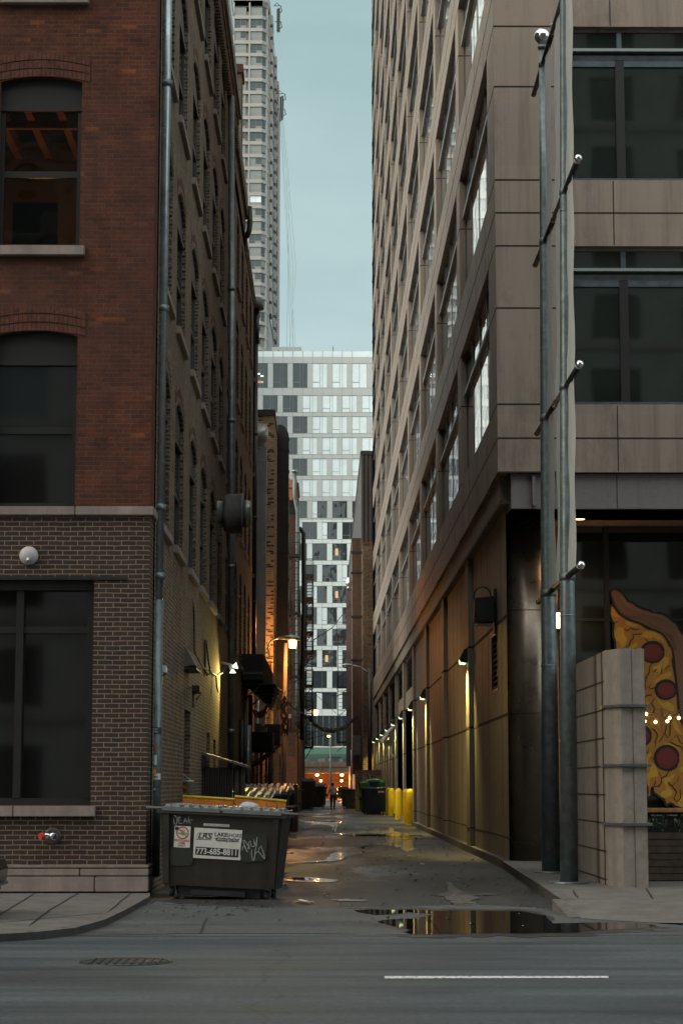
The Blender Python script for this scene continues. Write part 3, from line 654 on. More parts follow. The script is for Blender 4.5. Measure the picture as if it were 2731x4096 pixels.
# ================================================================== stone office building on the right
XU, XW, YU, YW = 3.40, 3.65, 39.4, 40.6
YE = 145.4; BAY = 10.6
S1 = thing('office_building', 'tall brown stone office building with deep window bays along the right of the alley', 'building', (14, 92, 0))
zh = [zat(1888, YU), zat(982, YU)]; FLR = zh[1] - zh[0]; SP = zat(718, YU) - zat(982, YU)   # heads of window bands, floor pitch, spandrel depth
NF = 14
zheads = [zh[0] + FLR * k for k in range(NF + 1)]       # underside of spandrel k
ZT = zheads[-1] + SP
def pw(k): return 1.75 if k == 0 else 1.15
bays = [(YU + BAY * k + pw(k), YU + BAY * (k + 1)) for k in range(10)]
wins = [(b, zheads[f] + SP, zheads[f + 1]) for b in bays for f in range(NF)]
mb = MB(); skin(mb, RG(XU), YU, YE, zh[0], ZT, [(b[0], b[1], v0, v1, 0, .17) for b, v0, v1 in wins], M['granite']); 
mb.face([(XU, YE, 0), (30, YE, 0), (30, YE, ZT), (XU, YE, ZT)], M['granite']); mb.face([(XU, YU, zh[0]), (XU + .4, YU, zh[0]), (XU + .4, YE, zh[0]), (XU, YE, zh[0])], M['granite'])
for f in range(NF + 1):     # joints in the spandrels, every pier joint
    z = zheads[f] + SP * .5
    mb.box(XU - .004, XU + .01, YU + .003, YE, z - .014, z + .014, M['joint'])
    for z in (zheads[f] + .0, zheads[f] + SP):
        for k in range(11):
            y0 = YU + BAY * k; mb.box(XU - .004, XU + .01, y0 + .003, y0 + pw(k) - .003, z - .012, z + .012, M['joint'])
    if f < NF:
        z = zheads[f + 1] - 1.28
        for k in range(11): y0 = YU + BAY * k; mb.box(XU - .004, XU + .169, y0 - .002, y0 + pw(k) + .002, z - .014, z + .014, M['joint'])
    for k in range(40): y = YU + 2.65 * k; mb.box(XU - .003, XU + .01, y - .006, y + .006, zheads[f], zheads[f] + SP, M['joint']) if k % 4 else None
part('alley_wall', mb, S1)
# street front above the soffit
fx0 = xat(2292, YU, 1400); fx1 = fx0 + 9.2
fops = [(a, a + 9.2, zheads[f] + SP, zheads[f + 1], 0, .22) for f in range(NF) for a in (fx0, fx0 + 10.4)]
mb = MB(); skin(mb, FR(YU), XU, 30, zh[0], ZT, fops, M['granite'])
for f in range(NF + 1):
    for z, x1 in ((zheads[f] + SP * .5, 30), (zheads[f] + SP, fx0), (zheads[f], fx0), (zheads[f + 1] - 1.28 if f < NF else zheads[f], fx0)):
        mb.box(XU + .003, x1, YU - .004, YU + .01, z - .016, z + .016, M['joint'])
    for x in (xat(2470, YU, 1800), xat(2470, YU, 1800) + 4.6, xat(2470, YU, 1800) + 9.2): mb.box(x - .01, x + .01, YU - .003, YU + .01, zheads[f] + .02, zheads[f] + SP - .02, M['joint'])
part('front_wall', mb, S1)
zs0 = zat(2033, YU + .15)
mb = MB(); mb.box(XW + .02, 30, YU + .15, YU + 1.9, zs0, zh[0] - .003, M['greybeam'])
for x in (xat(2130, YU, 1950), xat(2470, YU, 1950)): mb.box(x - .008, x + .008, YU + .146, YU + .16, zs0, zh[0], M['joint'])
mb.box(xat(2129, YU, 1950), xat(2142, YU, 1950), YU + .06, YU + .15, zs0 + .05, zh[0] - .05, M['greybeam'])
mb.box(XU + .2, 30, YU + .152, YU + .3, zh[0] - .003, zh[0] - .001, M['joint']); part('soffit_beam', mb, S1)
# window units
def strip_window(L, H, lv=False):    # local x across (0..L), y inward, z up
    mb = MB(); t = .06
    mb.box(0, L, .0, .008, 0, H, M['glassr'])
    mb.box(0, t, -.02, -.002, 0, H, M['bluframe']); mb.box(L - t, L, -.02, -.002, 0, H, M['bluframe']); mb.box(t, L - t, -.03, -.002, 0, t, M['bluframe']); mb.box(t, L - t, -.04, -.002, H - t, H, M['bluframe'])
    zt = H - 1.02; mb.box(t, L - t, -.10, -.002, zt - .05, zt + .045, M['palframe']); 
    n = 4
    for i in range(1, n): x = L * i / n; mb.box(x - .025, x + .025, -.015, -.003, t, zt - .052, M['bluframe']); mb.box(x - .025, x + .025, -.035, -.003, zt + .047, H - t, M['bluframe'])
    return mb
cache = {}
def vis(y, z): return (z - CZ) / y < 3300 / F
wl = sorted(wins, key=lambda w: w[0][0])
shown = [w for w in wins if vis(w[0][1] + 2, w[1])]; shown.sort(key=lambda w: w[0][0]); rest = [w for w in wins if w not in shown] + shown[84:]
for b, v0, v1 in shown[:84]:
    key = (round(b[1] - b[0], 2), round(v1 - v0, 2))
    if key not in cache: cache[key] = strip_window(b[1] - b[0], v1 - v0).mesh('window')
    o = part('window', cache[key], S1, world=False); o.rotation_euler.z = -math.pi / 2; o.location = Vector((XU + .165, b[1], v0)) - S1.location
mb = MB()
for b, v0, v1 in rest: mb.box(XU + .165, XU + .173, b[0], b[1], v0, v1, M['glassr']); mb.box(XU + .08, XU + .163, b[0], b[1], v1 - 1.07, v1 - .98, M['palframe'])
part('upper_windows', mb, S1, kind='stuff')
def front_window(L, H):
    mb = MB(); g = M['glassf']; t = .06; zt = H - .47; mw = 1.05
    mb.box(0, L, .0, .01, 0, H, g); mb.box(0, L, -.10, -.002, -.0, .07, M['bluframe']); mb.box(0, L, -.14, -.002, zt - .03, zt + .03, M['palframe'])
    mb.box(0, L, -.04, -.002, H - .06, H - .001, M['granite'])
    for x in (mw, mw + 4.3, mw + 7): mb.box(x - .09, x + .09, -.06, -.003, .072, zt - .2, M['frame']); mb.box(x - .05, x + .05, -.06, -.003, zt + .032, H - .062, M['bluframe'])
    mb.box(0, L, -.05, -.002, zt - .33, zt - .2, M['bluframe']); 
    for i in range(5): mb.box(0, L, -.055 - .002 * i, -.05, zt - .21 + .024 * i, zt - .198 + .024 * i, M['ledgem'])
    return mb
fwm = front_window(9.2, fops[0][3] - fops[0][2]).mesh('window')
for o_ in fops:
    if o_[2] > 30: continue
    o = part('window', fwm, S1, world=False); o.location = Vector((o_[0], YU + .2, o_[2])) - S1.location
mb = MB()
for o_ in fops:
    if o_[2] > 30: mb.box(o_[0], o_[1], YU + .2, YU + .21, o_[2], o_[3], M['glassf'])
mb.box(XU + .6, 29.9, YU + .5, YE - .2, zh[0] + .3, ZT - .2, M['darkroom']); mb.box(XU + .3, 29.95, YU + .25, YE - .1, ZT - .15, ZT - .05, M['black']); mb.box(XW + .5, 29.9, YW + 3.5, YE - .2, .0, zs0, M['darkroom']); mb.face([(30, YU, 0), (30, YE, 0), (30, YE, ZT), (30, YU, ZT)], M['granite'])
part('roof', mb, S1)
# lower alley wall: panels, pilasters, frieze
zf = zat(2031, YW, 2027); zj1 = zat(2463, YW, 2022); zj2 = zat(2857, YW, 2025); zj3 = zat(3352, YW, 2027)
doors = [(YU + BAY * k + 1.2, YU + BAY * (k + 1), 0, zj1, 0, .35) for k in (4, 5)]
louv = [(YU + BAY * k + 1.2, YU + BAY * (k + 1) - .05, zj1 + (.75 if k < 6 else .15), zf - .08, 0, .22) for k in range(4, 10)]
pd = (61.9, 63.1, .12, 2.72, 0, .12)
vent = (42.7, 44.4, zat(2767, 43.5, 1958), zat(2531, 43.5, 1958), 0, .12)
mb = MB(); skin(mb, RG(XW), YW, YE, 0, zf, doors + louv + [pd, vent], M['panel'])
mb.face([(XW, YE - .005, 0), (XW + 5, YE - .005, 0), (XW + 5, YE - .005, zf), (XW, YE - .005, zf)], M['panel'])
for z, hh in ((zj1, .035), (zj2, .03), (zj3, .016)):
    for k in range(10):
        a, b = YU + BAY * k + (1.2 if k else 1.21), YU + BAY * (k + 1)
        if k in (4, 5): continue
        segs = [(a, b)] if not (z == zj3 and k == 2) else [(a, pd[0]), (pd[1], b)]
        for s0, s1 in segs: mb.box(XW - .005, XW + .02, max(s0, YW + .003), s1, z - hh, z + hh, M['joint'])
for k in range(10):
    for i in range(1, 6):
        y = YU + BAY * k + 1.15 + (BAY - 1.15) * (i - .25) / 5.4
        if k in (4, 5) : z0 = zj1 + .05
        else: z0 = .02
        if y < YW: continue
        z1 = zf
        if k >= 4: z1 = louv[k - 4][2] - .02
        if pd[0] - .1 < y < pd[1] + .1: z0 = pd[3] + .02
        if vent[0] - .1 < y < vent[1] + .1: continue
        mb.box(XW - .003, XW + .01, y - .008, y + .008, z0, z1, M['joint'])
part('lower_wall', mb, S1)
for k in range(1, 11):
    y0 = YU + BAY * k; mb = MB(); y1 = min(y0 + 1.15, YE)
    mb.box(XW - .11, XW + (.3 if k in (4, 5, 6) else -.001), y0, y1, 0, zf - .001, M['panel'])
    for z, hh in ((zj1, .03), (zj2, .025), (zj3, .014)): mb.box(XW - .116, XW - .002, y0 - .005, y1 + .005, z - hh, z + hh, M['joint'])
    mb.box(XW - .114, XW - .002, y0 - .0045, y0 + .05, .02, zf - .02, M['panel'])
    part('pilaster', mb, S1)
mb = MB(); mb.box(XW - .17, XW + .3, YW - .6, YE - .002, zf, zh[0] - .004, M['panel'])
for i in range(40): y = YW + .6 + 2.65 * i; mb.box(XW - .173, XW - .16, y - .006, y + .006, zf + .01, zh[0] - .01, M['joint'])
mb.box(XW - .172, XW - .1, YW - .6, YE - .005, zf + .03, zf + .045, M['joint']); part('frieze', mb, S1)
mb = MB(); mb.box(XW - .13, XW - .002, YW + .02, YE - .05, -.01, .16, M['kerb']) ; part('plinth', mb, S1)
for a, b, c, d, _, dp_ in doors:
    mb = MB(); mb.box(XW + .3, XW + .34, a, b, 0, d, M['black'])
    for i in range(9): z = .2 + i * .5; mb.box(XW + .29, XW + .3, a + .05, b - .05, z, z + .03, M['frame'])
    part('loading_door', mb, S1)
for a, b, c, d, _, _ in louv:
    mb = MB(); mb.box(XW + .18, XW + .2, a, b, c, d, M['black']); n = int((d - c) / .17)
    for i in range(n):
        z = c + .05 + i * (d - c - .05) / n; mb.prism([(XW + .02, a + .01, z), (XW + .035, a + .01, z), (XW + .15, a + .01, z + .1), (XW + .135, a + .01, z + .1)], (0, b - a - .02, 0), M['bluframe'])
    part('louvre', mb, S1)
mb = MB(); a, b, c, d = vent[:4]; mb.box(XW + .1, XW + .12, a, b, c, d, M['black'])
for q in ((a, b, c, c + .06), (a, b, d - .06, d), (a, a + .08, c + .062, d - .062), (b - .08, b, c + .062, d - .062)): mb.box(XW - .012, XW + .1, *q, M['ledgem'])
for i in range(9): z = c + .1 + i * (d - c - .2) / 9; mb.prism([(XW + .005, a + .08, z), (XW + .015, a + .08, z - .01), (XW + .09, a + .08, z + .06), (XW + .08, a + .08, z + .07)], (0, b - a - .16, 0), M['ledgem'])
part('vent_grille', mb, S1)
mb = MB(); a, b, c, d = pd[:4]; mb.box(XW + .05, XW + .1, a + .06, b - .06, c + .05, d - .06, mat('door_paint', (.075, .06, .05), .5, noise=(4, .3)))
for q in ((a, a + .06, c, d), (b - .06, b, c, d), (a + .061, b - .061, d - .06, d)): mb.box(XW - .02, XW + .11, *q, M['frame'])
sd = part('service_door', mb, S1); mb = MB(); mb.box(XW - .05, XW + .045, b - .3, b - .14, 1.02, 1.2, M['chrome']); part('handle', mb, sd)
mb = MB(); mb.box(XW - .03, XW + .01, 65.2, 65.9, .62, .95, M['galv']); part('socket_box', mb, S1)
# round bronze column at the corner
mb = MB(); cc = (4.17, 41.25)
mb.lathe((*cc, 0), [(.50, .13), (.50, zs0)], M['bronze'], 48)
for y in (2440, 2852, 3370): z = zat(y, 40.8, 2110); mb.lathe((*cc, 0), [(.502, z - .008), (.502, z + .008)], M['joint'], 48)
part('column', mb, S1)
# storefront
YS = 42.3; sx0 = 4.75
mb = MB(); zt = zat(2088, YS, 2500); zm = zat(2478, YS, 2400)
mb.box(sx0, 30, YS - .06, YS + .1, zt, zs0 - .003, M['frame'])
zz = [zat(2478, YS), zat(2866, YS)]
for z in zz: mb.box(sx0, 30, YS - .03, YS + .05, z - .03, z + .03, M['frame'])
for px in (2426, 2790): x = xat(px, YS, 2400); mb.box(x - .045, x + .045, YS - .06, YS + .06, .14, zt - .002, M['frame'])
mb.box(sx0, sx0 + .12, YS - .07, YS + .08, .14, zt - .002, M['barwood'])
mb.box(sx0 + .121, 30, YS - .05, YS + .05, .14, .5, M['frame'])
sf = part('storefront', mb, S1); mb = MB(); mb.box(sx0, 30, YS + .052, YS + .06, .3, zt, M['glassf']); part('pane', mb, sf)
mb = MB(); mb.face([(XW, YU + .3, zs0), (30, YU + .3, zs0), (30, YS + .1, zs0), (XW, YS + .1, zs0)], M['granite']); mb.box(XW + .3, sx0, YS + .08, YS + .2, 0, zs0, M['granite']); part('soffit', mb, S1)
dl = P(2315, 2050, 41.0); dlx = xat(2317, 41.0, 2050)
ds = thing('downlight', 'small lit round downlight in the soffit beside the poles', 'light', (dlx, 41.0, zs0))
mb = MB(); mb.lathe((dlx, 41, zs0), [(.13, -.001), (.13, -.02), (.10, -.025)], M['frame'], 20); part('rim', mb, ds)
mb = MB(); mb.lathe((dlx, 41, zs0), [(.10, -.026), (.001, -.03)], M['e_down'], 20); part('lens', mb, ds)
light('downlight_lamp', 'SPOT', (dlx, 41, zs0 - .08), (1, .6, .28), 40, radius=.06, spot=120)
sc_ = P(2237, 2476, 41.9); ss = thing('wall_sconce', 'small glowing orange sconce between the two steel poles', 'light', (sc_.x, 42.1, sc_.z))
mb = MB(); mb.box(sc_.x - .06, sc_.x + .06, 41.98, 42.2, sc_.z - .22, sc_.z - .19, M['frame']); mb.box(sc_.x - .05, sc_.x + .05, 42.1, 42.2, sc_.z - .19, sc_.z + .2, M['frame']); part('bracket', mb, ss)
mb = MB(); mb.lathe((sc_.x, 42.04, sc_.z), [(.05, -.18), (.07, 0), (.05, .14)], M['e_down'], 14); part('shade', mb, ss)
light('sconce_lamp', 'POINT', (sc_.x, 41.9, sc_.z), (1, .5, .18), 22, radius=.07)

# ---- wall lamps on the pilasters
wlamp = None
for i, k in enumerate((1, 3, 4, 5, 6, 7, 8, 9, 10)):
    y = YU + BAY * k + (.62 if k < 10 else .1); z = zat(2629, 50.1, 1863) + .05
    lab = ['nearest wall lamp, fixed above the widest yellow light streak', 'second wall lamp from the street, past the service door', 'wall lamp on the street side of the first dark loading door', 'wall lamp on the pilaster between the two loading doors', 'wall lamp just past the second loading door', 'wall lamp just beyond the pair of wall cameras', 'wall lamp third from the far end of the stone wall', 'wall lamp second from the far end of the stone wall', 'farthest wall lamp at the end corner of the stone wall'][i]
    if i == 0:
        wlamp = thing('wall_lamp', lab, 'wall lamp', (XW - .11, y, z), 0, 'lamps along the stone alley wall')
        mb = MB(); mb.prism([(0, -.15, .19), (-.07, -.15, .19), (-.20, -.15, -.07), (-.17, -.15, -.14), (0, -.15, -.17)], (0, .3, 0), M['black']); part('housing', mb, wlamp, world=False, bevel=.012)
        mb = MB(); mb.prism([(-.025, -.12, -.172), (-.17, -.12, -.15), (-.205, -.12, -.085), (-.19, -.12, -.19), (-.06, -.12, -.205)], (0, .24, 0), M['e_wall']); part('lens', mb, wlamp, world=False)
    else:
        c = copy_tree(wlamp); c.location = (XW - .11, y, z); c['label'] = lab
    l = light('wall_lamp_light', 'SPOT', (XW - .42, y, z - .26), (1, .80, .25), 900, radius=.06, spot=118, blend=1.0, aim=(XW + .15, y - .1, z - 3))
# flood light box
fl = P(1922, 2440, 43); flt = thing('floodlight', 'large black floodlight box hung on the alley wall with a looped cable', 'floodlight', (XW, 43, fl.z))
mb = MB(); mb.prism([(XW - .06, 42.75, fl.z + .28), (XW - .48, 42.75, fl.z + .24), (XW - .5, 42.75, fl.z - .22), (XW - .38, 42.75, fl.z - .30), (XW - .06, 42.75, fl.z - .26)], (0, .55, 0), M['black']); part('housing', mb, flt, bevel=.02)
mb = MB(); mb.box(XW - .45, XW - .1, 42.8, 43.25, fl.z - .33, fl.z - .303, mat('flood_glass', (.35, .30, .12), .15, .4)); part('lens', mb, flt)
mb = MB(); mb.box(XW - .06, XW - .001, 42.9, 43.15, fl.z - .5, fl.z + .45, M['black']); part('bracket', mb, flt)
mb = MB(); mb.tube([(XW - .3 + .18 * math.cos(a), 43, fl.z + .3 + .2 * math.sin(a)) for a in [i * .35 for i in range(-1, 12)]], .018, M['wire'], 6); part('cable', mb, flt)
# cameras
cz = zat(2965, 108, 1545); cmt = thing('security_camera', 'pair of pale wall cameras on a bracket past the second loading door', 'camera', (XW - .1, 106, cz))
mb = MB(); mb.box(XW - .5, XW - .02, 105.9, 106.1, cz - .28, cz + .02, M['galv']); mb.tube([(XW - .25, 106, cz - .3), (XW - .25, 106, cz - .7), (XW - .02, 106, cz - .9)], .07, M['white'], 10); part('bracket', mb, cmt)
for dx, dz in ((-.75, .05), (-.5, .42)):
    mb = MB(); mb.tube([(XW + dx + .35, 106.2, cz + dz + .22), (XW + dx, 105.3, cz + dz - .08)], .1, M['white'], 12); part('camera_body', mb, cmt)
# bollards
bl = None
for i, (x, y, lab) in enumerate(((3.45, 83.2, 'nearest and widest looking yellow bollard by the loading door'), (3.44, 86.2, 'yellow bollard almost hidden behind the nearest one'), (3.46, 96.5, 'yellow bollard standing alone, second gap from the wall'), (3.45, 106.5, 'front one of the two overlapping yellow bollards by the blue dumpster'), (3.45, 111.5, 'yellow bollard touching the blue dumpster in view'))):
    if not i:
        bl = thing('bollard', lab, 'bollard', (x, y, 0), 0, 'yellow bollards along the stone wall')
        mb = MB(); prof = [(.17, 0), (.17, 1.32)] + [(.17 * math.cos(a), 1.32 + .17 * math.sin(a)) for a in (.3, .6, .9, 1.2, 1.5)]; n = 24
        mb.lathe((0, 0, 0), prof, M['yellow'], n)
        for j in range(n):   # shallow flutes of the plastic sleeve
            a = 2 * math.pi * j / n; mb.box(.168 * math.cos(a) - .008, .168 * math.cos(a) + .008, .168 * math.sin(a) - .008, .168 * math.sin(a) + .008, .02, 1.34, M['yellow'])
        part('sleeve', mb, bl, world=False)
        mb = MB(); mb.lathe((0, 0, 0), [(.19, 0), (.19, .03), (.172, .035)], M['concrete'], 20); part('base', mb, bl, world=False)
    else: c = copy_tree(bl); c.location = (x, y, 0); c['label'] = lab

# ---- steel poles with banners
def steel_pole(Yp, pxb, pyb, pxt, pyt, wb, wt, zbase, ball, lab):
    b = P(pxb, pyb, Yp); tq = P(pxt, pyt, Yp); t = thing('flagpole', lab, 'pole', (b.x, Yp, zbase), 0, 'steel banner poles')
    rb, rt = wb * Yp / F / 2, wt * Yp / F / 2; sl = (tq.x - b.x) / (tq.z - b.z)
    zt = tq.z if ball else tq.z + 3
    pt = lambda z: Vector((b.x + sl * (z - b.z), Yp, z)); rad = lambda z: rb + (rt - rb) * (z - b.z) / (tq.z - b.z)
    mb = MB(); zl = [zbase, (zbase + zt) * .28, (zbase + zt) * .55, (zbase + zt) * .8, zt]
    mb.tube([pt(z) for z in zl], [rad(z) for z in zl], M['galv'], 28)
    for f in (.24, .62): z = zbase + (zt - zbase) * f; mb.lathe(pt(z), [(rad(z) + .004, -.012), (rad(z) + .006, 0), (rad(z) + .001, .012)], M['galv'], 28)
    part('shaft', mb, t)
    mb = MB(); mb.lathe(pt(zbase), [(.31, -.02), (.31, .022), (.30, .028), (rb, .03)], M['galv'], 36); part('base_plate', mb, t)
    if ball:
        mb = MB(); mb.ball(pt(zt + .19), .155, M['chrome'], 24); part('finial', mb, t)
        mb = MB(); mb.lathe(pt(zt), [(rt + .02, -.06), (rt + .03, 0), (.05, .03), (.03, .06)], M['galv'], 24); part('collar', mb, t)
    return t, pt, rad
def arms(t, pt, rad, ys, Yp, fwd, back, off):
    zs_ = []
    for y in ys:
        z = zat(y, Yp, 2250); p = pt(z); zs_.append(z); mb = MB()
        mb.tube([p + Vector((off, back, 0)), p + Vector((off, -fwd, 0))], .048, M['black'], 12); mb.lathe(p, [(rad(z) + .012, -.06), (rad(z) + .012, .06)], M['galv'], 20)
        a = part('arm', mb, t); mb = MB(); mb.lathe(p + Vector((off, -fwd, 0)), [(.055, .0), (.055, -.09)], M['sticker'], 14, 'y'); mb.ball(p + Vector((off, -fwd - .13, 0)), .062, M['chrome'], 14); part('end_cap', mb, a)
        mb = MB(); mb.ball(p + Vector((off, back + .04, 0)), .055, M['brass'], 12); part('end_cap', mb, a)
    return zs_
def banner(pt, Yp, ya, yb, z0, z1, off, lab, grp='cloth banners on the steel poles'):
    mb = MB(); n = 10; ny = 6
    def q(i, j): 
        z = z0 + (z1 - z0) * i / n; y = ya + (yb - ya) * j / ny
        p = pt(z); return (p.x + off + .012 * math.sin(i * 1.1 + j * 1.7) + .02 * math.sin(math.pi * i / n) * (j / ny), Yp + y, z)
    for i in range(n):
        for j in range(ny): mb.face([q(i, j), q(i + 1, j), q(i + 1, j + 1), q(i, j + 1)], M['fabric'], True)
    single('banner', mb, lab, 'banner', grp, loc=(pt(z0).x, Yp, z0))
t1, p1, r1 = steel_pole(31.6, 2275, 3540, 2253, 0, 73, 32, .14, False, 'nearer and thicker galvanised steel pole in front of the concrete pier')
t2, p2, r2 = steel_pole(35.4, 2203, 3496, 2169, 185, 75, 30, .14, True, 'farther galvanised steel pole topped by a silver ball')
z1 = arms(t1, p1, r1, (-20, 766, 1547, 2308), 31.6, 1.62, 1.6, .0)
z2 = arms(t2, p2, r2, (256, 967, 1672, 2374), 35.4, 1.75, 1.6, .0)
for i, w_ in enumerate(('top', 'middle', 'lowest')):
    banner(p1, 31.6, -1.1, -.17, z1[i + 1] + .06, z1[i] - .06, .0, f'{w_} pale banner seen edge-on, right of the nearer pole')
    banner(p1, 31.6, .17, 1.5, z1[i + 1] + .06, z1[i] - .06, .0, f'{w_} pale banner behind the nearer pole, between both poles')
    banner(p2, 35.4, -1.15, -.17, z2[i + 1] + .06, z2[i] - .06, .0, f'{w_} pale banner in front of the ball-topped pole')

# ---- concrete pier wall
YP = 30.4; q0, q1, q2 = xat(2430, YP, 2700), xat(2478, YP - .12, 2600), xat(2575, YP - .12, 2700)
zt_ = zat(2593, YP - .12); pr = thing('concrete_pier', 'pale concrete stair wall with thin metal ledges beside the steel poles', 'wall', ((q0 + q2) / 2, YP + 1.5, .1))
mb = MB(); mb.prism([(q0, YP + .35, 0), (q1, YP - .12, 0), (q2, YP - .12, 0), (q2, YP + 6, 0), (q0, YP + 6, 0)], (0, 0, zt_), M['concrete'])
mb.box(xat(2523, YP, 2900) - .008, xat(2523, YP, 2900) + .008, YP - .124, YP - .1, .1, zt_ - .02, M['joint'])
mb.box(xat(2521, YP, 2900) + .012, q2 + .004, YP - .135, YP - .119, .1, zt_ - .004, M['concrete']); part('wall', mb, pr, bevel=.012)
mb = MB(); sd_ = q0 - .006
for i in range(8):
    y = 2727 + 113 * i; z = zat(y, YP + .6, 2430)
    mb.box(sd_, q0 + .01, YP + .5, YP + 6, z - .012, z + .012, M['joint'])
mb.box(sd_, q0 + .01, YP + .62, YP + .72, .1, zt_, M['joint']); part('joint_line', mb, pr)
for y in (2824, 3061, 3297):
    z = zat(y, YP); mb = MB(); mb.prism([(q0 - .05, YP + .36, z - .02), (q1 - .03, YP - .2, z - .02), (q2 + .07, YP - .2, z - .02), (q2 + .07, YP + .3, z - .02), (q0 - .05, YP + .6, z - .02)], (0, 0, .04), M['ledgem']); part('ledge', mb, pr)
# ---- timber planter and counter to the right of the pier
YQ = 32.2; pl0 = q2 + .10
tp_ = thing('planter', 'dark timber planter box on the pavement right of the concrete pier', 'planter', (pl0 + 3, YQ, .14)); zp0, zp1 = .15, zat(3330, YQ)
for i in range(7):
    mb = MB(); z = zp0 + (zp1 - zp0) * i / 7; mb.box(pl0, 14, YQ + (.01 if i % 2 else 0), YQ + .06, z + .006, zp0 + (zp1 - zp0) * (i + 1) / 7 - .004, M['wood']); part('board', mb, tp_)
mb = MB(); mb.box(pl0, 14, YQ + .07, YQ + .6, .15, zp1 - .08, M['black']); part('soil_box', mb, tp_)
rb_ = random.Random(5)
for i in range(9):
    x = pl0 + .15 + i * .3; mb = MB(); fl_ = M['flower'] if i in (4,) else None
    for k in range(34):
        a = rb_.uniform(0, 6.28); rr = rb_.uniform(.02, .22); h = rb_.uniform(.0, .28); c = Vector((x + math.cos(a) * rr, YQ + .3 + math.sin(a) * rr * .7, zp1 + h)); s = rb_.uniform(.02, .05)
        v1 = Vector((rb_.uniform(-1, 1), rb_.uniform(-1, 1), rb_.uniform(-1, 1))).normalized() * s; v2 = Vector((rb_.uniform(-1, 1), rb_.uniform(-1, 1), rb_.uniform(-.3, 1))).normalized() * s
        mb.face([c - v1, c - v2 * .6, c + v1, c + v2 * .6], fl_ if fl_ and rb_.random() < .5 else M['leaf'])
    for k in range(6): mb.tube([(x + rb_.uniform(-.05, .05), YQ + .3, zp1 - .08), (x + rb_.uniform(-.15, .15), YQ + .3, zp1 + .2)], .006, M['leaf'], 4)
    single('plant', mb, 'leafy plant with yellow flowers in the timber planter' if i == 4 else 'dark leafy plant without flowers in the timber planter', 'plant', 'plants in the timber planter', loc=(x, YQ + .3, zp1))
ctr = thing('counter', 'warm wooden bar counter above the planter plants', 'counter', (pl0 + 3, YQ + .8, .14)); zc0, zc1 = zat(3250, YQ + .6), zat(3233, YQ + .6)
mb = MB(); mb.box(pl0 - .1, 14, YQ + .6, YQ + 1.0, zc0, zc1, M['barwood']); part('top', mb, ctr, bevel=.01)
mb = MB(); mb.box(pl0 - .1, 14, YQ + .72, YQ + .76, .15, zc0 - .003, M['frame'])
part('panel', mb, ctr)
mb = MB()
for x in (2606, 2668, 2740): xx = xat(x, YQ + .6, 3260); mb.box(xx, xx + .17, YQ + .69, YQ + .7, zat(3264, YQ + .6), zat(3259, YQ + .6), M['sticker'])
part('slot', mb, ctr)
# ---- string of bulbs
YB = 33.6
sl_ = thing('string_lights', 'string of glowing orange bulbs hanging before the pizza mural', 'string lights', P(2640, 2840, YB))
for wp in ([(2560, 2822), (2587, 2829), (2650, 2841), (2700, 2848), (2760, 2836)], [(2560, 2850), (2640, 2857), (2690, 2850), (2760, 2820)], [(2560, 2866), (2760, 2866)]):
    mb = MB(); mb.tube([P(x, y, YB) for x, y in wp], .007, M['wire'], 5); part('cable', mb, sl_)
for x, y, t in ((2582, 2856, 2838), (2577, 2885, 2870), (2620, 2888, 2853), (2676, 2872, 2851), (2667, 2885, 2857), (2713, 2872, 2842)):
    c = P(x, y, YB); s = P(x, y - 12, YB); u = P(x, t, YB); mb = MB(); mb.tube([u, s + Vector((0, 0, .03))], .008, M['wire'], 5); mb.tube([s + Vector((0, 0, .04)), s - Vector((0, 0, .015))], .02, M['black'], 8); sk = part('socket', mb, sl_)
    mb = MB(); mb.ball(c, .028, M['e_bulb'], 12); part('bulb', mb, sk)
    light('bulb_light', 'POINT', c - Vector((0, .05, 0)), (1, .5, .2), 1.6, radius=.04)
# ---- pizza slice painted on the shop glass
YM = YS - .075
def mp(x, y, o=0): p = P(2380 + x / 3.359, (2300 if not o else 2900) + y / 3.359, YM); return p
mu = thing('mural', 'painted pizza slice with dripping cheese and red pepperoni on the shop glass', 'mural', (P(2640, 2800, YM).x, YM, 1.2))
def layer(name, pts, m, d, parent=mu, ol=None):
    mb = MB()
    q = [Vector((p.x, YM - d, p.z)) for p in pts]
    mb.face(q, M[m])
    if ol: strip(mb, [v - Vector((0, .0015, 0)) for v in q + q[:1]], ol * YM / F, M['line'], (0, 1, 0))
    return part(name, mb, parent)
def smooth(pts, k=3):
    n = len(pts); out = []
    for i in range(n):
        p0, p1_, p2_, p3 = pts[i - 1], pts[i], pts[(i + 1) % n], pts[(i + 2) % n]
        for j in range(k):
            t = j / k; f = lambda a, b, c, d: .5 * (2 * b + (c - a) * t + (2 * a - 5 * b + 4 * c - d) * t * t + (3 * b - a - 3 * c + d) * t ** 3)
            out.append((f(p0[0], p1_[0], p2_[0], p3[0]), f(p0[1], p1_[1], p2_[1], p3[1])))
    return out
L2 = lambda pts: [(x, y + 2015) for x, y in pts]      # lower crop to upper crop coordinates
cr = [(205, 245), (222, 200), (270, 190), (330, 220), (390, 275), (430, 340), (500, 370), (560, 415), (640, 455), (720, 475), (780, 520), (880, 515), (960, 555), (1030, 612), (1090, 660), (1130, 740), (1180, 800), (1225, 900), (1260, 1100), (1290, 1400), (1300, 1800), (1290, 2100), (1180, 2050), (1130, 1880), (1090, 1480), (1060, 1250), (1030, 1010), (940, 850), (790, 745), (600, 655), (400, 570), (270, 440), (235, 360)]
layer('crust', [mp(*p) for p in smooth(cr)], 'crust', .002, ol=9)
crd = [(240, 330), (270, 420), (350, 540), (480, 580), (640, 600), (760, 690), (900, 760), (1000, 860), (1050, 990), (1090, 1000), (1040, 830), (930, 760), (800, 690), (690, 620), (560, 560), (420, 545), (330, 480), (265, 370)]
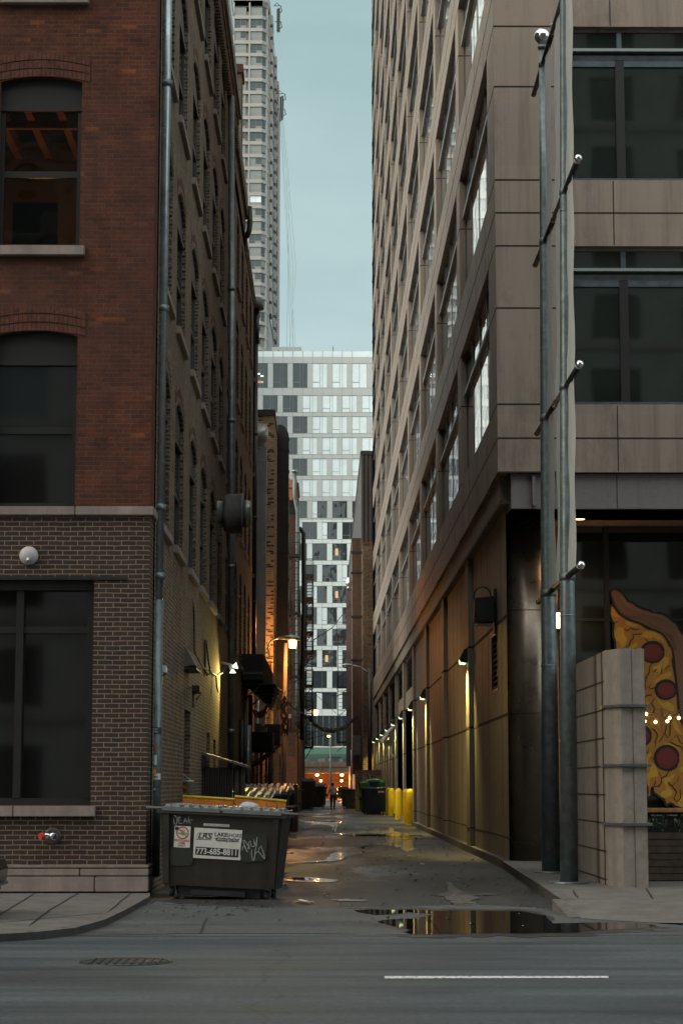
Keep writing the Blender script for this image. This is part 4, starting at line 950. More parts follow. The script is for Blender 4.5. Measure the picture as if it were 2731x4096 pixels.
layer('crust_shade', [mp(*p) for p in smooth(crd)], 'crustd', .004)
crl = [(320, 290), (400, 400), (520, 480), (700, 540), (850, 560), (990, 640), (1080, 720), (1130, 860), (1160, 860), (1110, 740), (1020, 640), (880, 540), (720, 500), (560, 440), (440, 380), (360, 290)]
layer('crust_highlight', [mp(*p) for p in smooth(crl)], 'crustl', .005)
ch = [(195, 440), (222, 402), (262, 440), (320, 520), (400, 575), (480, 615), (600, 655), (690, 715), (800, 745), (890, 790), (950, 860), (1000, 960), (1035, 1010), (1025, 1110), (1050, 1250), (1080, 1440), (1100, 1650), (1120, 1850), (1180, 2030), (1300, 2110)] + L2([(1310, 600), (1310, 1110), (1090, 1102), (1040, 1068), (990, 1055), (962, 1088), (940, 1062), (915, 1010), (850, 962), (780, 905), (765, 835), (748, 890), (745, 950), (720, 970), (695, 950), (700, 890), (685, 820), (650, 790), (600, 740)]) + [(560, 2200), (500, 1900), (420, 1500), (300, 1100), (268, 1005), (262, 900), (240, 840), (232, 760), (240, 660), (215, 605), (192, 520)]
layer('cheese', [mp(*p) for p in smooth(ch)], 'cheese', .006, ol=9)
for hl in ([(215, 480), (240, 465), (275, 520), (330, 565), (260, 560), (215, 530)], [(300, 710), (380, 720), (385, 800), (420, 860), (400, 930), (350, 985), (320, 900), (270, 860), (260, 780)], [(400, 620), (480, 640), (570, 680), (500, 690), (420, 670)], [(620, 820), (660, 765), (760, 760), (880, 830), (910, 900), (880, 910), (780, 830), (740, 850)], [(470, 950), (560, 910), (540, 970), (460, 990)], [(760, 1250), (850, 1200), (900, 1110), (970, 1110), (975, 1180), (910, 1260), (870, 1340), (1000, 1300), (1010, 1350), (900, 1400), (810, 1450), (795, 1420), (880, 1340), (820, 1290)], [(690, 1690), (715, 1740), (700, 1800), (680, 1760)], [(820, 1670), (900, 1720), (960, 1700), (1050, 1760), (1040, 1830), (930, 1800), (870, 1740)], [(750, 1950), (840, 1920), (865, 2060), (830, 2030), (740, 2010)], [(1040, 1930), (1080, 1990), (1150, 2110), (1179, 2150), (1100, 2120), (1035, 2020)],
           L2([(650, 470), (700, 400), (760, 375), (700, 500), (790, 530), (840, 680), (740, 710), (720, 820), (690, 740), (650, 700), (740, 600)]), L2([(920, 245), (1000, 250), (1100, 300), (1150, 360), (1060, 300), (930, 265)]), L2([(880, 900), (950, 850), (910, 730), (1010, 690), (1070, 640), (1020, 740), (960, 800), (1020, 880), (1020, 940), (930, 980), (870, 940)]), L2([(1180, 560), (1120, 600), (1179, 640)]), L2([(1100, 1010), (1180, 940), (1220, 1080), (1130, 1100)])):
    layer('cheese_highlight', [mp(*p) for p in smooth(hl)], 'cheesel', .009)
for hl in ([(440, 800), (500, 900), (430, 980), (470, 850)], [(1000, 960), (1030, 1100), (980, 1200), (1000, 1100)], [(650, 1500), (760, 1560), (690, 1640), (650, 1640)], [(880, 1880), (950, 2000), (900, 2150), (870, 2000)], L2([(1090, 700), (1150, 760), (1120, 900), (1080, 820)])):
    layer('cheese_shade', [mp(*p) for p in smooth(hl)], 'cheesed', .010)
for cx_, cy_, rx, ry in ((765, 1035, 145, 130), (945, 1540, 133, 118), (615, 2160, 122, 125), (955, 2455, 155, 155)):
    pts = [(cx_ + rx * math.cos(a), cy_ + ry * math.sin(a)) for a in [i * math.pi / 16 for i in range(32)]]
    pe = layer('pepperoni', [mp(*p) for p in pts], 'pep', .013, ol=12)
    pts = [(cx_ + rx * (.95 if i < 12 else .62) * math.cos(a) , cy_ + ry * (.95 if i < 12 else .66) * math.sin(a)) for i, a in enumerate([.1 + j * .21 for j in range(12)] + [2.4 - j * .21 for j in range(12)])]
    layer('shade', [mp(*p) for p in pts], 'pepd', .015, parent=pe)
mb = MB()
for ln in ([(380, 725), (430, 750), (470, 715), (540, 735), (600, 720)], [(400, 975), (450, 940), (470, 880), (510, 850), (500, 800), (610, 790), (625, 775)], [(240, 670), (260, 635), (310, 620)], [(770, 1185), (725, 1230), (725, 1300), (680, 1370), (640, 1400)], [(780, 1310), (800, 1275), (830, 1265)], [(925, 1280), (960, 1240), (1030, 1215)], [(740, 1475), (715, 1500), (740, 1535), (800, 1510), (840, 1480)], [(640, 1680), (680, 1620), (750, 1610), (760, 1600)], [(795, 1655), (750, 1720), (795, 1790), (780, 1840), (740, 1880)], [(880, 1780), (900, 1890), (950, 1940)], [(1130, 1830), (1040, 1900), (1000, 1980), (1000, 2140), (965, 2185), (930, 2140), (960, 1990)], [(740, 2060), (790, 2080), (835, 2150), (800, 2240), (805, 2300)], [(920, 2130), (890, 2190), (855, 2240)], [(1080, 2150), (1060, 2190)], [(1100, 2150), (1130, 2240), (1179, 2270)], L2([(1030, 180), (1000, 225), (1080, 270), (1150, 290), (1179, 350)]), L2([(640, 395), (700, 370), (710, 320)]), L2([(1110, 540), (1060, 590), (980, 620), (945, 685), (880, 710), (885, 770), (855, 820), (780, 825)]), L2([(850, 630), (875, 690)]), L2([(975, 755), (1000, 800), (1030, 820), (1090, 900), (1050, 990), (1100, 1030), (1140, 980), (1140, 860)]), L2([(1115, 680), (1100, 770)]), L2([(1030, 810), (1075, 770)]), L2([(800, 740), (800, 780), (765, 850)]), L2([(910, 980), (940, 1010)]), L2([(740, 435), (800, 460), (750, 465)]), [(690, 1370), (660, 1450), (680, 1550)], [(870, 870), (900, 960)], [(655, 850), (720, 900)]):
    mb = MB(); strip(mb, [Vector((mp(*p).x, YM - .018, mp(*p).z)) for p in ln], 3.6 * YM / F, M['line'], (0, 1, 0)); part('ink_line', mb, mu)
# ================================================================== more buildings along the left side of the alley
def block(name, lab, x0, x1, y0, y1, z1, m, loc=None, cap=True, capm=None):
    t = thing(name, lab, 'building', ((x0 + x1) / 2, (y0 + y1) / 2, 0))
    mb = MB()
    for q in ([(x0, y0, 0), (x1, y0, 0), (x1, y0, z1), (x0, y0, z1)], [(x1, y0, 0), (x1, y1, 0), (x1, y1, z1), (x1, y0, z1)], [(x0, y1, 0), (x1, y1, 0), (x1, y1, z1), (x0, y1, z1)], [(x0, y0, 0), (x0, y1, 0), (x0, y1, z1), (x0, y0, z1)]): mb.face(q, m)
    part('wall', mb, t)
    mb = MB(); mb.box(x0 + .02, x1 + .04, y0 - .04, y1, z1 - .02, z1 + .22, capm or M['black']); part('roof', mb, t)
    return t
# second building: plain common brick with the same arched windows
Z2 = 18.95
L2b = thing('brick_warehouse', 'second common brick building in the row, lower toothed roofline, beyond the corner building', 'building', (-8, 65, 0))
cols2 = [(56.8, 58.4), (60.0, 61.6), (63.3, 64.9), (66.6, 68.2), (70.4, 71.8)]
rows2 = [(5.2, 8.0), (9.0, 11.6), (12.6, 15.1), (16.0, 18.2)]
mb = MB(); skin(mb, LF(XL + .05), 55.4, 73.5, 0, Z2, [(c[0], c[1], r[0], r[1], .25, .12) for c in cols2 for r in rows2], M['common'])
for c in cols2:
    for r in rows2:
        z = r[0]
        while z < r[1] - .4: mb.box(XL - .06, XL + .06, c[1] - .02, c[1] + .03, z, z + .075, M['common']); z += .15
mb.face([(XL + .05, 73.5, 0), (-14, 73.5, 0), (-14, 73.5, Z2), (XL + .05, 73.5, Z2)], M['common']); mb.box(-14, XL + .05, 55.42, 62.7, Z2 - .5, 20.2, M['common']); part('wall', mb, L2b)
for c in cols2:
    for r in rows2: alley_window(L2b, XL + .05, c, r, 1)
mb = MB(); mb.box(-14, XL - .4, 55.5, 73.4, 0, Z2 - .05, M['darkroom']); mb.box(-14, XL + .04, 55.42, 73.49, Z2 - .06, Z2, M['black']); part('roof', mb, L2b)
mb = MB()
for i in range(34): mb.box(XL, XL + .09, 62.8 + i * .31, 62.94 + i * .31, Z2 - .45, Z2 - .12, M['common'])
mb.box(XL - .2, XL + .10, 62.8, 73.4, Z2 - .118, Z2 + .1, M['common']); mb.box(XL - .2, XL + .13, 55.43, 62.75, 20.0, 20.35, M['black']); mb.box(XL + .01, XL + .14, 55.43, 62.7, 19.6, 19.99, M['common']); part('cornice', mb, L2b)
mb = MB(); mb.tube([(XL + .17, 62.6, 20.0), (XL + .2, 62.6, 19.5), (XL + .17, 62.6, 19.2), (XL + .08, 62.6, 19.0)], .09, M['black'], 10); part('gutter_spout', mb, L2b)
part('chimney', chim, L2b)
def pipe(path, r, m, lab, name='pipe', cat='pipe', n=12, rings=(), group=None):
    t = thing(name, lab, cat, Vector(path[-1]), 0, group); mb = MB(); mb.tube(path, r, m, n); part('tube', mb, t)
    for z in rings:
        p0, p1_ = Vector(path[0]), Vector(path[-1]); f = (z - p0.z) / (p1_.z - p0.z); q = p0 + (p1_ - p0) * f
        mb = MB(); mb.lathe(q, [(r + .02, -.05), (r + .02, .05)], m, n); part('clamp', mb, t)
    return t
Y2 = 51.4; a, b = P(937, 385, Y2), P(885, 3080, Y2); a.x = max(a.x, XL + .08); b.x = XL + .24
pipe([(XL + .12, Y2, a.z), (XL + .2, Y2, 9), (b.x, Y2, max(.3, b.z))], .085, M['galv'], 'second zinc downpipe, halfway along the corner building side wall', 'downpipe', 'downpipe', rings=[14.5, 11, 7.2, 3])
a = P(1009, 1240, 70.5); b = P(1004, 2700, 70.5)
pipe([(XL + .12, 70.5, a.z), (XL + .10, 70.5, b.z)], .095, M['blackduct'], 'dark downpipe at the far end of the second brick building', 'downpipe', 'downpipe', rings=[14, 11, 8])
v = P(1020, 1200, 70.5); vt = thing('vent_hood', 'dark round vent hood on the roof edge of the second brick building', 'vent', (v.x, 70.5, v.z))
mb = MB(); mb.lathe((v.x + .06, 70.5, v.z), [(.26, -.35), (.25, -.05), (.18, .08), (.05, .12)], M['ledgem'], 20); part('hood', mb, vt)
mb = MB(); mb.lathe((v.x + .06, 70.5, v.z), [(.10, -1.6), (.10, -.33)], M['blackduct'], 12); part('neck', mb, vt)
# third: tan brick block pushed forward into the alley
Y4 = 75.0; x4 = xat(1096, Y4, 2000)
L4 = block('brick_block', 'tan brick building with a narrow lit face, beside the black duct', -9, x4, Y4, 84, zat(1662, Y4), M['tan'])
# its lower eave in front, grey duct with round fan
e1 = P(1036, 1925, 73.8); mb = MB(); mb.box(e1.x - .8, e1.x - .05, 73.5, 74.6, 0, e1.z + .55, M['common']); mb.box(e1.x - .85, e1.x, 73.4, 74.65, e1.z + .0, e1.z + .5, M['black']); 
pb = thing('brick_pier', 'narrow brick pier with a dark cap in front of the grey duct', 'pier', (e1.x - .4, 74, 0)); part('shaft', mb, pb)
gd = thing('grey_duct', 'tall grey metal exhaust duct with a round fan on top', 'duct', (xat(1036, 73.2), 73.2, 3)); xa, xb = xat(1010, 73.2), xat(1063, 73.2)
mb = MB(); zt = zat(1795, 73.2); zb_ = zat(2600, 73.2); mb.box(xa - .1, xb, 73.9 - .85, 73.38, zb_ - 3, zt - .01, M['greyduct'])
for y in (1790, 1842, 2080, 2322): z = zat(y, 73.0); mb.box(xa - .12, xb + .02, 73.03, 73.385, z - .035, z + .035, M['greyduct'])
part('shaft', mb, gd)
mb = MB(); cx = xat(1030, 73.2, 1750); z0 = zat(1800, 73.2); z1 = zat(1697, 73.2); hgt = z1 - z0
mb.lathe((cx, 73.3, z0), [(.28, 0), (.26, hgt * .25), (.30, hgt * .28), (.40, hgt * .45), (.40, hgt * .85), (.36, hgt * .88), (.36, hgt), (.30, hgt * 1.01)], M['greyduct'], 32); part('fan', mb, gd)
mb = MB(); zc = zat(1718, 73); mb.face([(cx - .12, 72.895, zc - .05), (cx + .02, 72.895, zc - .05), (cx + .02, 72.895, zc + .06), (cx - .12, 72.895, zc + .06)], M['sticker']); mb.face([(cx - .12, 72.894, zc + .065), (cx - .0, 72.894, zc + .065), (cx - .0, 72.894, zc + .09), (cx - .12, 72.894, zc + .09)], M['stickrd']); part('warning_label', mb, gd)
# big exhaust fan on the side wall
ex = thing('exhaust_fan', 'large round grey exhaust fan sticking out of the common brick side wall', 'fan', (XL, 48.3, zat(2055, 48.3)))
ze = zat(2055, 48.3, 920); xe = lambda px: xat(px, 48.3, 2050); sc = 48.3 / F
mb = MB(); mb.box(XL - .1, xe(862), 48.3 - .45, 48.3 + .45, ze - .5, ze + .5, M['ledgem']); part('wall_box', mb, ex, bevel=.015)
mb = MB(); mb.lathe((0, 48.3, ze), [(.33, xe(862)), (.33, xe(866)), (.31, xe(868)), (.31, xe(897))], M['greyduct'], 32, 'x'); part('inner_duct', mb, ex)
fanm = mat('fan_grey', (.24, .24, .235), .5, .2, noise=(2.5, .35), streak=.4)
mb = MB(); mb.lathe((0, 48.3, ze), [(.38, xe(896)), (.44, xe(901)), (.48, xe(914)), (.48, xe(968)), (.50, xe(969)), (.50, xe(972)), (.40, xe(973))], fanm, 40, 'x'); part('housing', mb, ex)
mb = MB(); mb.lathe((0, 48.3, ze), [(.33, xe(972)), (.33, xe(984)), (.345, xe(985)), (.345, xe(988)), (.32, xe(990)), (.32, xe(1000)), (.27, xe(1004)), (.1, xe(1005))], M['greyduct'], 32, 'x'); part('cap', mb, ex)
# black square duct with a curved top
bd = thing('black_duct', 'tall black square duct with a curved top against the tan brick building', 'duct', (xat(1133, 80), 80, 2)); YD = 80.0
xa, xb = xat(1106, YD, 2000), xat(1155, YD, 2000); zt = zat(1755, YD); zb_ = 4.6; W = xb - xa; dpt = .5
mb = MB(); prof = [(xa, zb_), (xb, zb_)] + [(xa + W * .25 + W * .75 * math.cos(t), zt + (zat(1703, YD) - zt) * math.sin(t)) for t in [i * math.pi / 2 / 8 for i in range(9)]] + [(xa, zt + .95 * (zat(1703, YD) - zt))]
mb.prism([(x, YD - dpt / 2, z) for x, z in prof], (0, dpt, 0), M['blackduct']); part('shaft', mb, bd)
for y in (1757, 1805, 1888, 1995, 2104, 2212, 2320, 2428, 2530): z = zat(y, YD); mb = MB(); mb.box(xa - .02, xb + .025, YD - dpt / 2 - .02, YD + dpt / 2 + .02, z - .03, z + .03, M['blackduct']); part('flange', mb, bd)
# fourth and fifth buildings further down
Y5 = 100.0; x5 = xat(1191, Y5, 2200)
L5 = block('brick_block', 'dark red brick building behind the fire escape with ladders', -9, x5, Y5, 103.9, zat(1948, Y5), M['oxbrick'])
L6 = block('brick_block', 'low dark brick building at the far end of the left side', -9, -1.62, 104, 157, 12.2, M['farbrick'])
tc = thing('terracotta_duct', 'small terracotta coloured curved duct above the red brick building', 'duct', (xat(1160, 96), 96, 15))
mb = MB(); xa, xb = xat(1150, 96), xat(1167, 96); za, zt = zat(2000, 96), zat(1935, 96); mb.prism([(xa, 96, za), (xb, 96, za)] + [(xa + (xb - xa) * math.cos(t), 96, zt + .28 * math.sin(t)) for t in [i * math.pi / 12 for i in range(7)]], (0, .4, 0), mat('terracotta', (.42, .16, .09), .7, noise=(3, .2))); part('shaft', mb, tc)
mb = MB(); z = zat(1953, 96); mb.box(xa - .02, xb + .03, 95.98, 96.42, z - .03, z + .03, M['rust']); part('flange', mb, tc)
rd = thing('rusty_duct', 'rusty brown duct behind the ladder of the near left fire escape', 'duct', (xat(1168, 97), 97, 3))
mb = MB(); xa, xb = xat(1153, 97), xat(1180, 97); mb.box(xa, xb, 97, 97.5, 3, zat(2050, 97), M['rust']); mb.box(xa, xb + .02, 96.95, 97.5, zat(2055, 97), zat(1985, 97), M['blackduct']); part('shaft', mb, rd)
YV = 95.0; q = lambda x, y: P(x, y, YV)
vp_ = pipe([q(1178, 1884), q(1178, 1985), q(1190, 2045), q(1190, 2720), q(1187, 2900)], .10, M['galv'], 'grey vent pipe with a round cap and a dogleg, left of the white building', 'vent_pipe', 'pipe', 14)
mb = MB(); mb.lathe(q(1178, 1884), [(.13, -.06), (.13, .02), (.10, .05), (.001, .06)], M['zinc'], 16); part('cap', mb, vp_)
YV2 = 103.0; q = lambda x, y: P(x, y, YV2)
pipe([q(1196, 2112), q(1203, 2118), q(1214, 2135), q(1215, 2400), q(1212, 2640), q(1207, 2760), q(1208, 2960)], .115, M['blackduct'], 'dark bent pipe running down beside the white building', 'vent_pipe', 'pipe', 12)

# ================================================================== fire escapes
def fire_escape(lab, X0, X1, Y0, D, zs_, stair='ladder', rail=1.0, m=None):
    """platforms with railings at heights zs_, ladders or stairs between them; X0..X1 across the alley, D deep"""
    m = m or M['black']; t = thing('fire_escape', lab, 'fire escape', ((X0 + X1) / 2, Y0, zs_[-1]), 0, 'iron fire escapes')
    for i, z in enumerate(zs_):
        mb = MB()
        for j in range(7): y = Y0 + D * j / 7; mb.box(X0, X1, y, y + D / 11, z - .04, z, m)
        mb.box(X0, X1, Y0 - .03, Y0 + .03, z - .14, z + .004, m); mb.box(X0, X0 + .05, Y0 + .031, Y0 + D, z - .12, z - .041, m); mb.box(X1 - .05, X1, Y0 + .031, Y0 + D, z - .12, z - .041, m)
        mb.tube([(X1 - .05, Y0 + .1, z - .08), (X0, Y0 + .1, z - .75)], .022, m, 5)
        part('platform', mb, t); mb = MB()
        for h in (rail, rail * .55): 
            mb.tube([(X0, Y0, z + h), (X1, Y0, z + h), (X1, Y0 + D, z + h)], .018, m, 5)
        for j in range(8): x = X0 + (X1 - X0) * j / 7; mb.tube([(x, Y0, z), (x, Y0, z + rail)], .012 if j % 7 else .02, m, 4)
        for j in range(1, 5): y = Y0 + D * j / 4; mb.tube([(X1, y, z), (X1, y, z + rail)], .014, m, 4)
        part('railing', mb, t)
        if i < len(zs_) - 1:
            zl = zs_[i + 1]; mb = MB(); n = int((z - zl) / (.28 if stair == 'ladder' else .21))
            xs = (X0 + .08, X1 - .06) if i % 2 == 0 or stair == 'ladder' else (X0 + .08, X1 - .06)
            ya, yb = (Y0 + D * .3, Y0 + D * .3) if stair == 'ladder' else (Y0 + D * .15, Y0 + D * .9)
            if i % 2: ya, yb = yb, ya
            for x in xs: mb.tube([(x, yb, z), (x, ya, zl)], .028, m, 5)
            for k in range(1, n):
                f = k / n; y, zz = ya + (yb - ya) * f, zl + (z - zl) * f
                mb.box(xs[0], xs[1], y - (.015 if stair == 'ladder' else .1), y + (.015 if stair == 'ladder' else .1), zz - .015, zz + .015, m)
            part('ladder' if stair == 'ladder' else 'stair', mb, t)
    return t
YA = 93.0
fire_escape('near left fire escape, dark ladders over the rusty duct', xat(1155, YA), xat(1199, YA), YA, 1.6, [zat(y, YA) for y in (2216, 2448, 2470 + 232, 2918)], 'ladder')
YB_ = 112.0
fire_escape('left fire escape with stairs standing out against the white building', xat(1218, YB_), xat(1252, YB_), YB_, 3.6, [zat(y, YB_) for y in (2296, 2388, 2462, 2525, 2610, 2738, 2862, 2985)], 'stair', .85)
YC = 150.0
fire_escape('right fire escape with a long ladder before the white building', xat(1347, YC), xat(1398, YC), YC, 2.5, [zat(y, YC) for y in (2542, 2746, 2966)], 'ladder', 1.0)
# ================================================================== far right side
R2 = block('brick_block', 'brown brick building with a narrow face next to the rusty square duct', xat(1451, 146.5, 2600), 12, 146.5, 149.9, zat(2178, 146.5), M['farbrick'], capm=M['oxbrick'])
R3 = thing('metal_clad_building', 'dark corrugated metal clad building rising behind the brown brick face', 'building', (8, 200, 0))
xr = xat(1444, 150, 2000); zr = zat(1820, 150)
mb = MB(); mb.face([(xr, 150, 0), (xr, 233, 0), (xr, 233, zr), (xr, 150, zr)], M['corr']); mb.face([(20, 150, 0), (20, 233, 0), (20, 233, zr), (20, 150, zr)], M['corr']); mb.face([(xr, 233, 0), (20, 233, 0), (20, 233, zr), (xr, 233, zr)], M['corr'])
for i in range(60):
    x = xr + i * .3
    mb.prism([(x, 150, 0), (x + .05, 149.9, 0), (x + .17, 149.9, 0), (x + .22, 150, 0), (x + .3, 150, 0), (x + .3, 150.05, 0), (x, 150.05, 0)], (0, 0, zr), M['corr'])
part('wall', mb, R3); mb = MB(); mb.box(xr - .05, 20, 149.85, 233, zr, zr + .3, M['black']); part('roof', mb, R3)
YR = 144.6
rr_ = thing('rusty_duct', 'tall dark rusty square duct on the right, taller than the brick face', 'duct', (xat(1424, YR), YR, 2)); xa, xb = xat(1409, YR), xat(1445, YR)
mb = MB(); mb.box(xa, xb, YR, YR + .6, 2.4, zat(2152, YR), M['rust']); part('shaft', mb, rr_)
for y in (2208, 2290, 2466, 2640): z = zat(y, YR); mb = MB(); mb.box(xa - .1, xb + .08, YR - .06, YR + .66, z - .06, z + .06, M['blackduct']); part('flange', mb, rr_)
sv = thing('roof_ventilator', 'shiny ribbed metal ventilator on a brown duct left of the rusty square duct', 'ventilator', (xat(1396, 149), 149, 8))
cx = xat(1395, 149.2, 2330); z = zat(2362, 149.2)
mb = MB(); mb.lathe((cx, 149.2, z), [(.22, 0), (.15, .25), (.16, .3), (.24, .45), (.24, .75), (.19, .8), (.19, .95), (.05, .98)], M['chrome'], 20); part('head', mb, sv)
mb = MB(); mb.box(cx - .2, cx + .2, 149.02, 149.42, 3, z, mat('brown_duct', (.15, .09, .075), .6, .2, noise=(2, .3))); part('duct', mb, sv)
pn = P(1432, 2980, 143.5); ep = thing('electrical_cabinet', 'grey electrical cabinet hung on the right wall under the rusty duct', 'panel', (pn.x, 143.6, pn.z - .8))
mb = MB(); mb.box(xat(1413, 143.5), xat(1441, 143.5), 143.5, 143.75, zat(3020, 143.5), zat(2942, 143.5), M['ledgem']); part('cabinet', mb, ep, bevel=.02)
mb = MB(); mb.tube([P(1440, 3020, 143.5), P(1442, 3150, 143.5)], .05, M['black'], 6); mb.tube([P(1404, 3000, 143.5), P(1406, 3170, 143.5)], .07, M['zinc'], 6); part('conduit', mb, ep)
# right street lamp (unlit)
YL = 143.0; rl = thing('street_lamp', 'unlit grey street lamp on a dark post in front of the brown brick face', 'street lamp', (xat(1478, YL), YL, 0), 0, 'alley street lamps')
px_ = xat(1478, YL); mb = MB(); mb.tube([(px_, YL, 0), (px_, YL, zat(2670, YL))], [.16, .12], M['black'], 12); part('post', mb, rl)
mb = MB(); mb.tube([P(1474, 2694, YL), P(1460, 2682, YL), P(1440, 2668, YL), P(1408, 2661, YL)], .055, M['galv'], 8); part('arm', mb, rl)
def cobra(p, L, m, lens, drop):   # lamp head pointing +x or -x by sign of L
    s = 1 if L > 0 else -1; L = abs(L); h = MB()
    h.tube([p, p + Vector((s * L * .3, 0, .02)), p + Vector((s * L * .6, 0, .02)), p + Vector((s * L * .9, 0, -.02)), p + Vector((s * L, 0, -.06))], [.05, L * .1, L * .145, L * .12, L * .04], m, 16)
    l = MB(); c = p + Vector((s * L * .66, 0, -.08)); l.lathe(c, [(L * .19, 0), (L * .19, -drop * .3), (L * .15, -drop), (.02, -drop * 1.02)], lens, 18); return h, l, c
h, l, c = cobra(P(1410, 2660, YL), xat(1368, YL) - xat(1410, YL), M['zinc'], mat('lens_grey', (.25, .25, .24), .2), .16)
part('head', h, rl); part('lens', l, rl)
# lit sodium lamp on the tan block
YS_ = 73.4; sl = thing('street_lamp', 'glowing orange street lamp on a curved arm above the wooden pole', 'street lamp', P(1075, 2600, YS_), 0, 'alley street lamps')
mb = MB(); mb.tube([P(1073, 2610, YS_) + Vector((0, 1.6, -.1)), P(1073, 2590, YS_), P(1078, 2571, YS_), P(1090, 2558, YS_), P(1120, 2553, YS_)], .035, M['galv'], 10); part('arm', mb, sl)
h, l, c = cobra(P(1112, 2553, YS_), xat(1201, YS_) - xat(1112, YS_), M['zinc'], M['e_sodium'], .28)
part('head', h, sl); part('lens', l, sl)
light('street_lamp_light', 'POINT', c + Vector((0, -.02, -.42)), (1, .40, .10), 330, radius=.1)
YT = 128.0; s2 = thing('street_lamp', 'small glowing orange lamp beside the left fire escape stairs', 'street lamp', P(1250, 2850, YT), 0, 'alley street lamps')
mb = MB(); mb.tube([P(1225, 2845, YT), P(1245, 2838, YT), P(1272, 2840, YT)], [.05, .12, .06], M['galv'], 10); part('head', mb, s2)
mb = MB(); c2 = P(1263, 2846, YT); mb.lathe(c2, [(.15, .1), (.16, -.05), (.11, -.24), (.02, -.26)], M['e_sodium'], 14); part('lens', mb, s2)
light('street_lamp_light', 'POINT', c2 + Vector((0, -.2, -.4)), (1, .45, .12), 120, radius=.1)
YU2 = 215.0; s3 = thing('street_lamp', 'tall thin far lamp post with a small orange light, before the mint panels', 'street lamp', (xat(1323, YU2), YU2, 0), 0, 'alley street lamps')
mb = MB(); mb.tube([(xat(1323, YU2), YU2, 0), P(1322, 2918, YU2)], [.10, .06], M['galv'], 8); part('post', mb, s3)
mb = MB(); c3 = P(1313, 2945, YU2); mb.ball(c3, .13, M['e_sodium'], 10); mb.ball(P(1320, 2945, YU2), .08, M['e_sodium'], 8); part('lens', mb, s3)

# ================================================================== clutter on the left side
up = thing('utility_pole', 'pale wooden utility pole wrapped with loose cables, under the glowing lamp', 'utility pole', (xat(1134, 74.6, 3100), 74.6, 0))
mb = MB(); mb.tube([P(1134, 3300, 74.6), P(1137, 2900, 74.6), P(1141, 2700, 74.6), P(1144, 2572, 74.6)], [.092, .085, .078, .07], M['polewood'], 16); part('pole', mb, up)
rw = random.Random(11); mb = MB()
for k in range(9):
    x0 = rw.uniform(1128, 1150); pts = [P(x0, 2770 + rw.uniform(-10, 20), 73.85)]
    for j in range(5): pts.append(P(1136 + rw.uniform(-14, 18), 2800 + j * 35 + rw.uniform(-10, 10), 73.85 + rw.uniform(-.1, .1)))
    mb.tube(pts, rw.uniform(.012, .03), M['wire'] if k % 3 else M['ledgem'], 5)
part('cable_bundle', mb, up)
mb = MB(); mb.box(xat(1154, 73.9), xat(1166, 73.9), 73.8, 74.05, zat(2873, 73.9), zat(2857, 73.9), M['sticker']); mb.box(xat(1118, 73.9), xat(1126, 73.9), 73.8, 73.9, zat(3140, 73.9), zat(3015, 73.9), M['ledgem']); part('junction_box', mb, up)
def dark_box(lab, px0, px1, py0, py1, Y, D, m=None, name='air_conditioner', cat='air conditioner', shelf=True, wall=XL, fins=False):
    m = m or M['black']; x0, x1, z0, z1 = xat(px0, Y), xat(px1, Y), zat(py1, Y), zat(py0, Y)
    t = thing(name, lab, cat, ((x0 + x1) / 2, Y, z0)); mb = MB(); mb.box(x0, x1, Y, Y + D, z0, z1, m); part('casing', mb, t, bevel=.02)
    mb = MB()
    for i in range(9): z = z0 + (z1 - z0) * (i + .8) / 10; mb.box(x0 + .06, x1 - .06, Y - .012, Y, z - .008, z + .014, m)
    for i in range(12): y = Y + D * (i + .7) / 13; mb.box(x1, x1 + .012, y - .01, y + .012, z0 + .06, z1 - .06, M['ledgem'])
    part('grille', mb, t); mb = MB()
    for i in range(3): y = Y + D * (i + .2) / 3; mb = MB(); mb.box(wall, x1 + .05, y, y + .05, z0 - .07, z0 - .004, M['black']); part('bracket', mb, t)
    if shelf:
        for y in (Y + .1, Y + D - .1): mb = MB(); mb.tube([(x1, y, z0 - .05), (wall, y, z0 - .7)], .025, M['black'], 5); part('strut', mb, t)
    return t, x0, x1, z0, z1
t_, x0, x1, z0, z1 = dark_box('huge dark air handler hanging over the dumpsters on the left wall', 960, 1056, 2616, 2722, 62.0, 5.5)
mb = MB(); mb.box(x0, x1 - .02, 61.96, 62.0, z0 + .2, z0 + .26, M['ledgem'])
mb.prism([(x1 + .002, 62.2, z0 - .1), (x1 + .24, 63, z0 - .1), (x1 + .24, 63, z1 - .5), (x1 + .002, 62.2, z1 - .05)], (0, 4, 0), M['black'])
for i in range(8): zz = z0 - .1 - i * .085; mb.box(x0 + .2 + i * .09, x1 + .36 - i * .03, 62 + i * .3, 67.5, zz - .03, zz, M['black'])
part('lower_frame', mb, t_)
dark_box('dark square condenser box with two pale boxes on top', 1008, 1093, 2928, 3000, 66.0, 1.6)
dark_box('dark condenser box behind the one with pale boxes', 1060, 1121, 2896, 2975, 72.0, 1.4)
for i, (a, b, c, d) in enumerate(((1022, 1048, 2898, 2926), (1049, 1069, 2908, 2926))):
    mb = MB(); mb.box(xat(a, 66.1), xat(b, 66.1), 66.1, 66.6, zat(d, 66.1), zat(c, 66.1), M['greyduct']); mb.box(xat(a, 66.1) - .01, xat(b, 66.1) + .01, 66.09, 66.61, zat(c, 66.1), zat(c, 66.1) + .025, M['wirered'])
    single('meter_box', mb, ('larger', 'smaller')[i] + ' pale metal box standing on the dark condenser', 'box', 'pale boxes on the condenser', loc=(xat((a + b) / 2, 66.1), 66.3, zat(d, 66.1)))
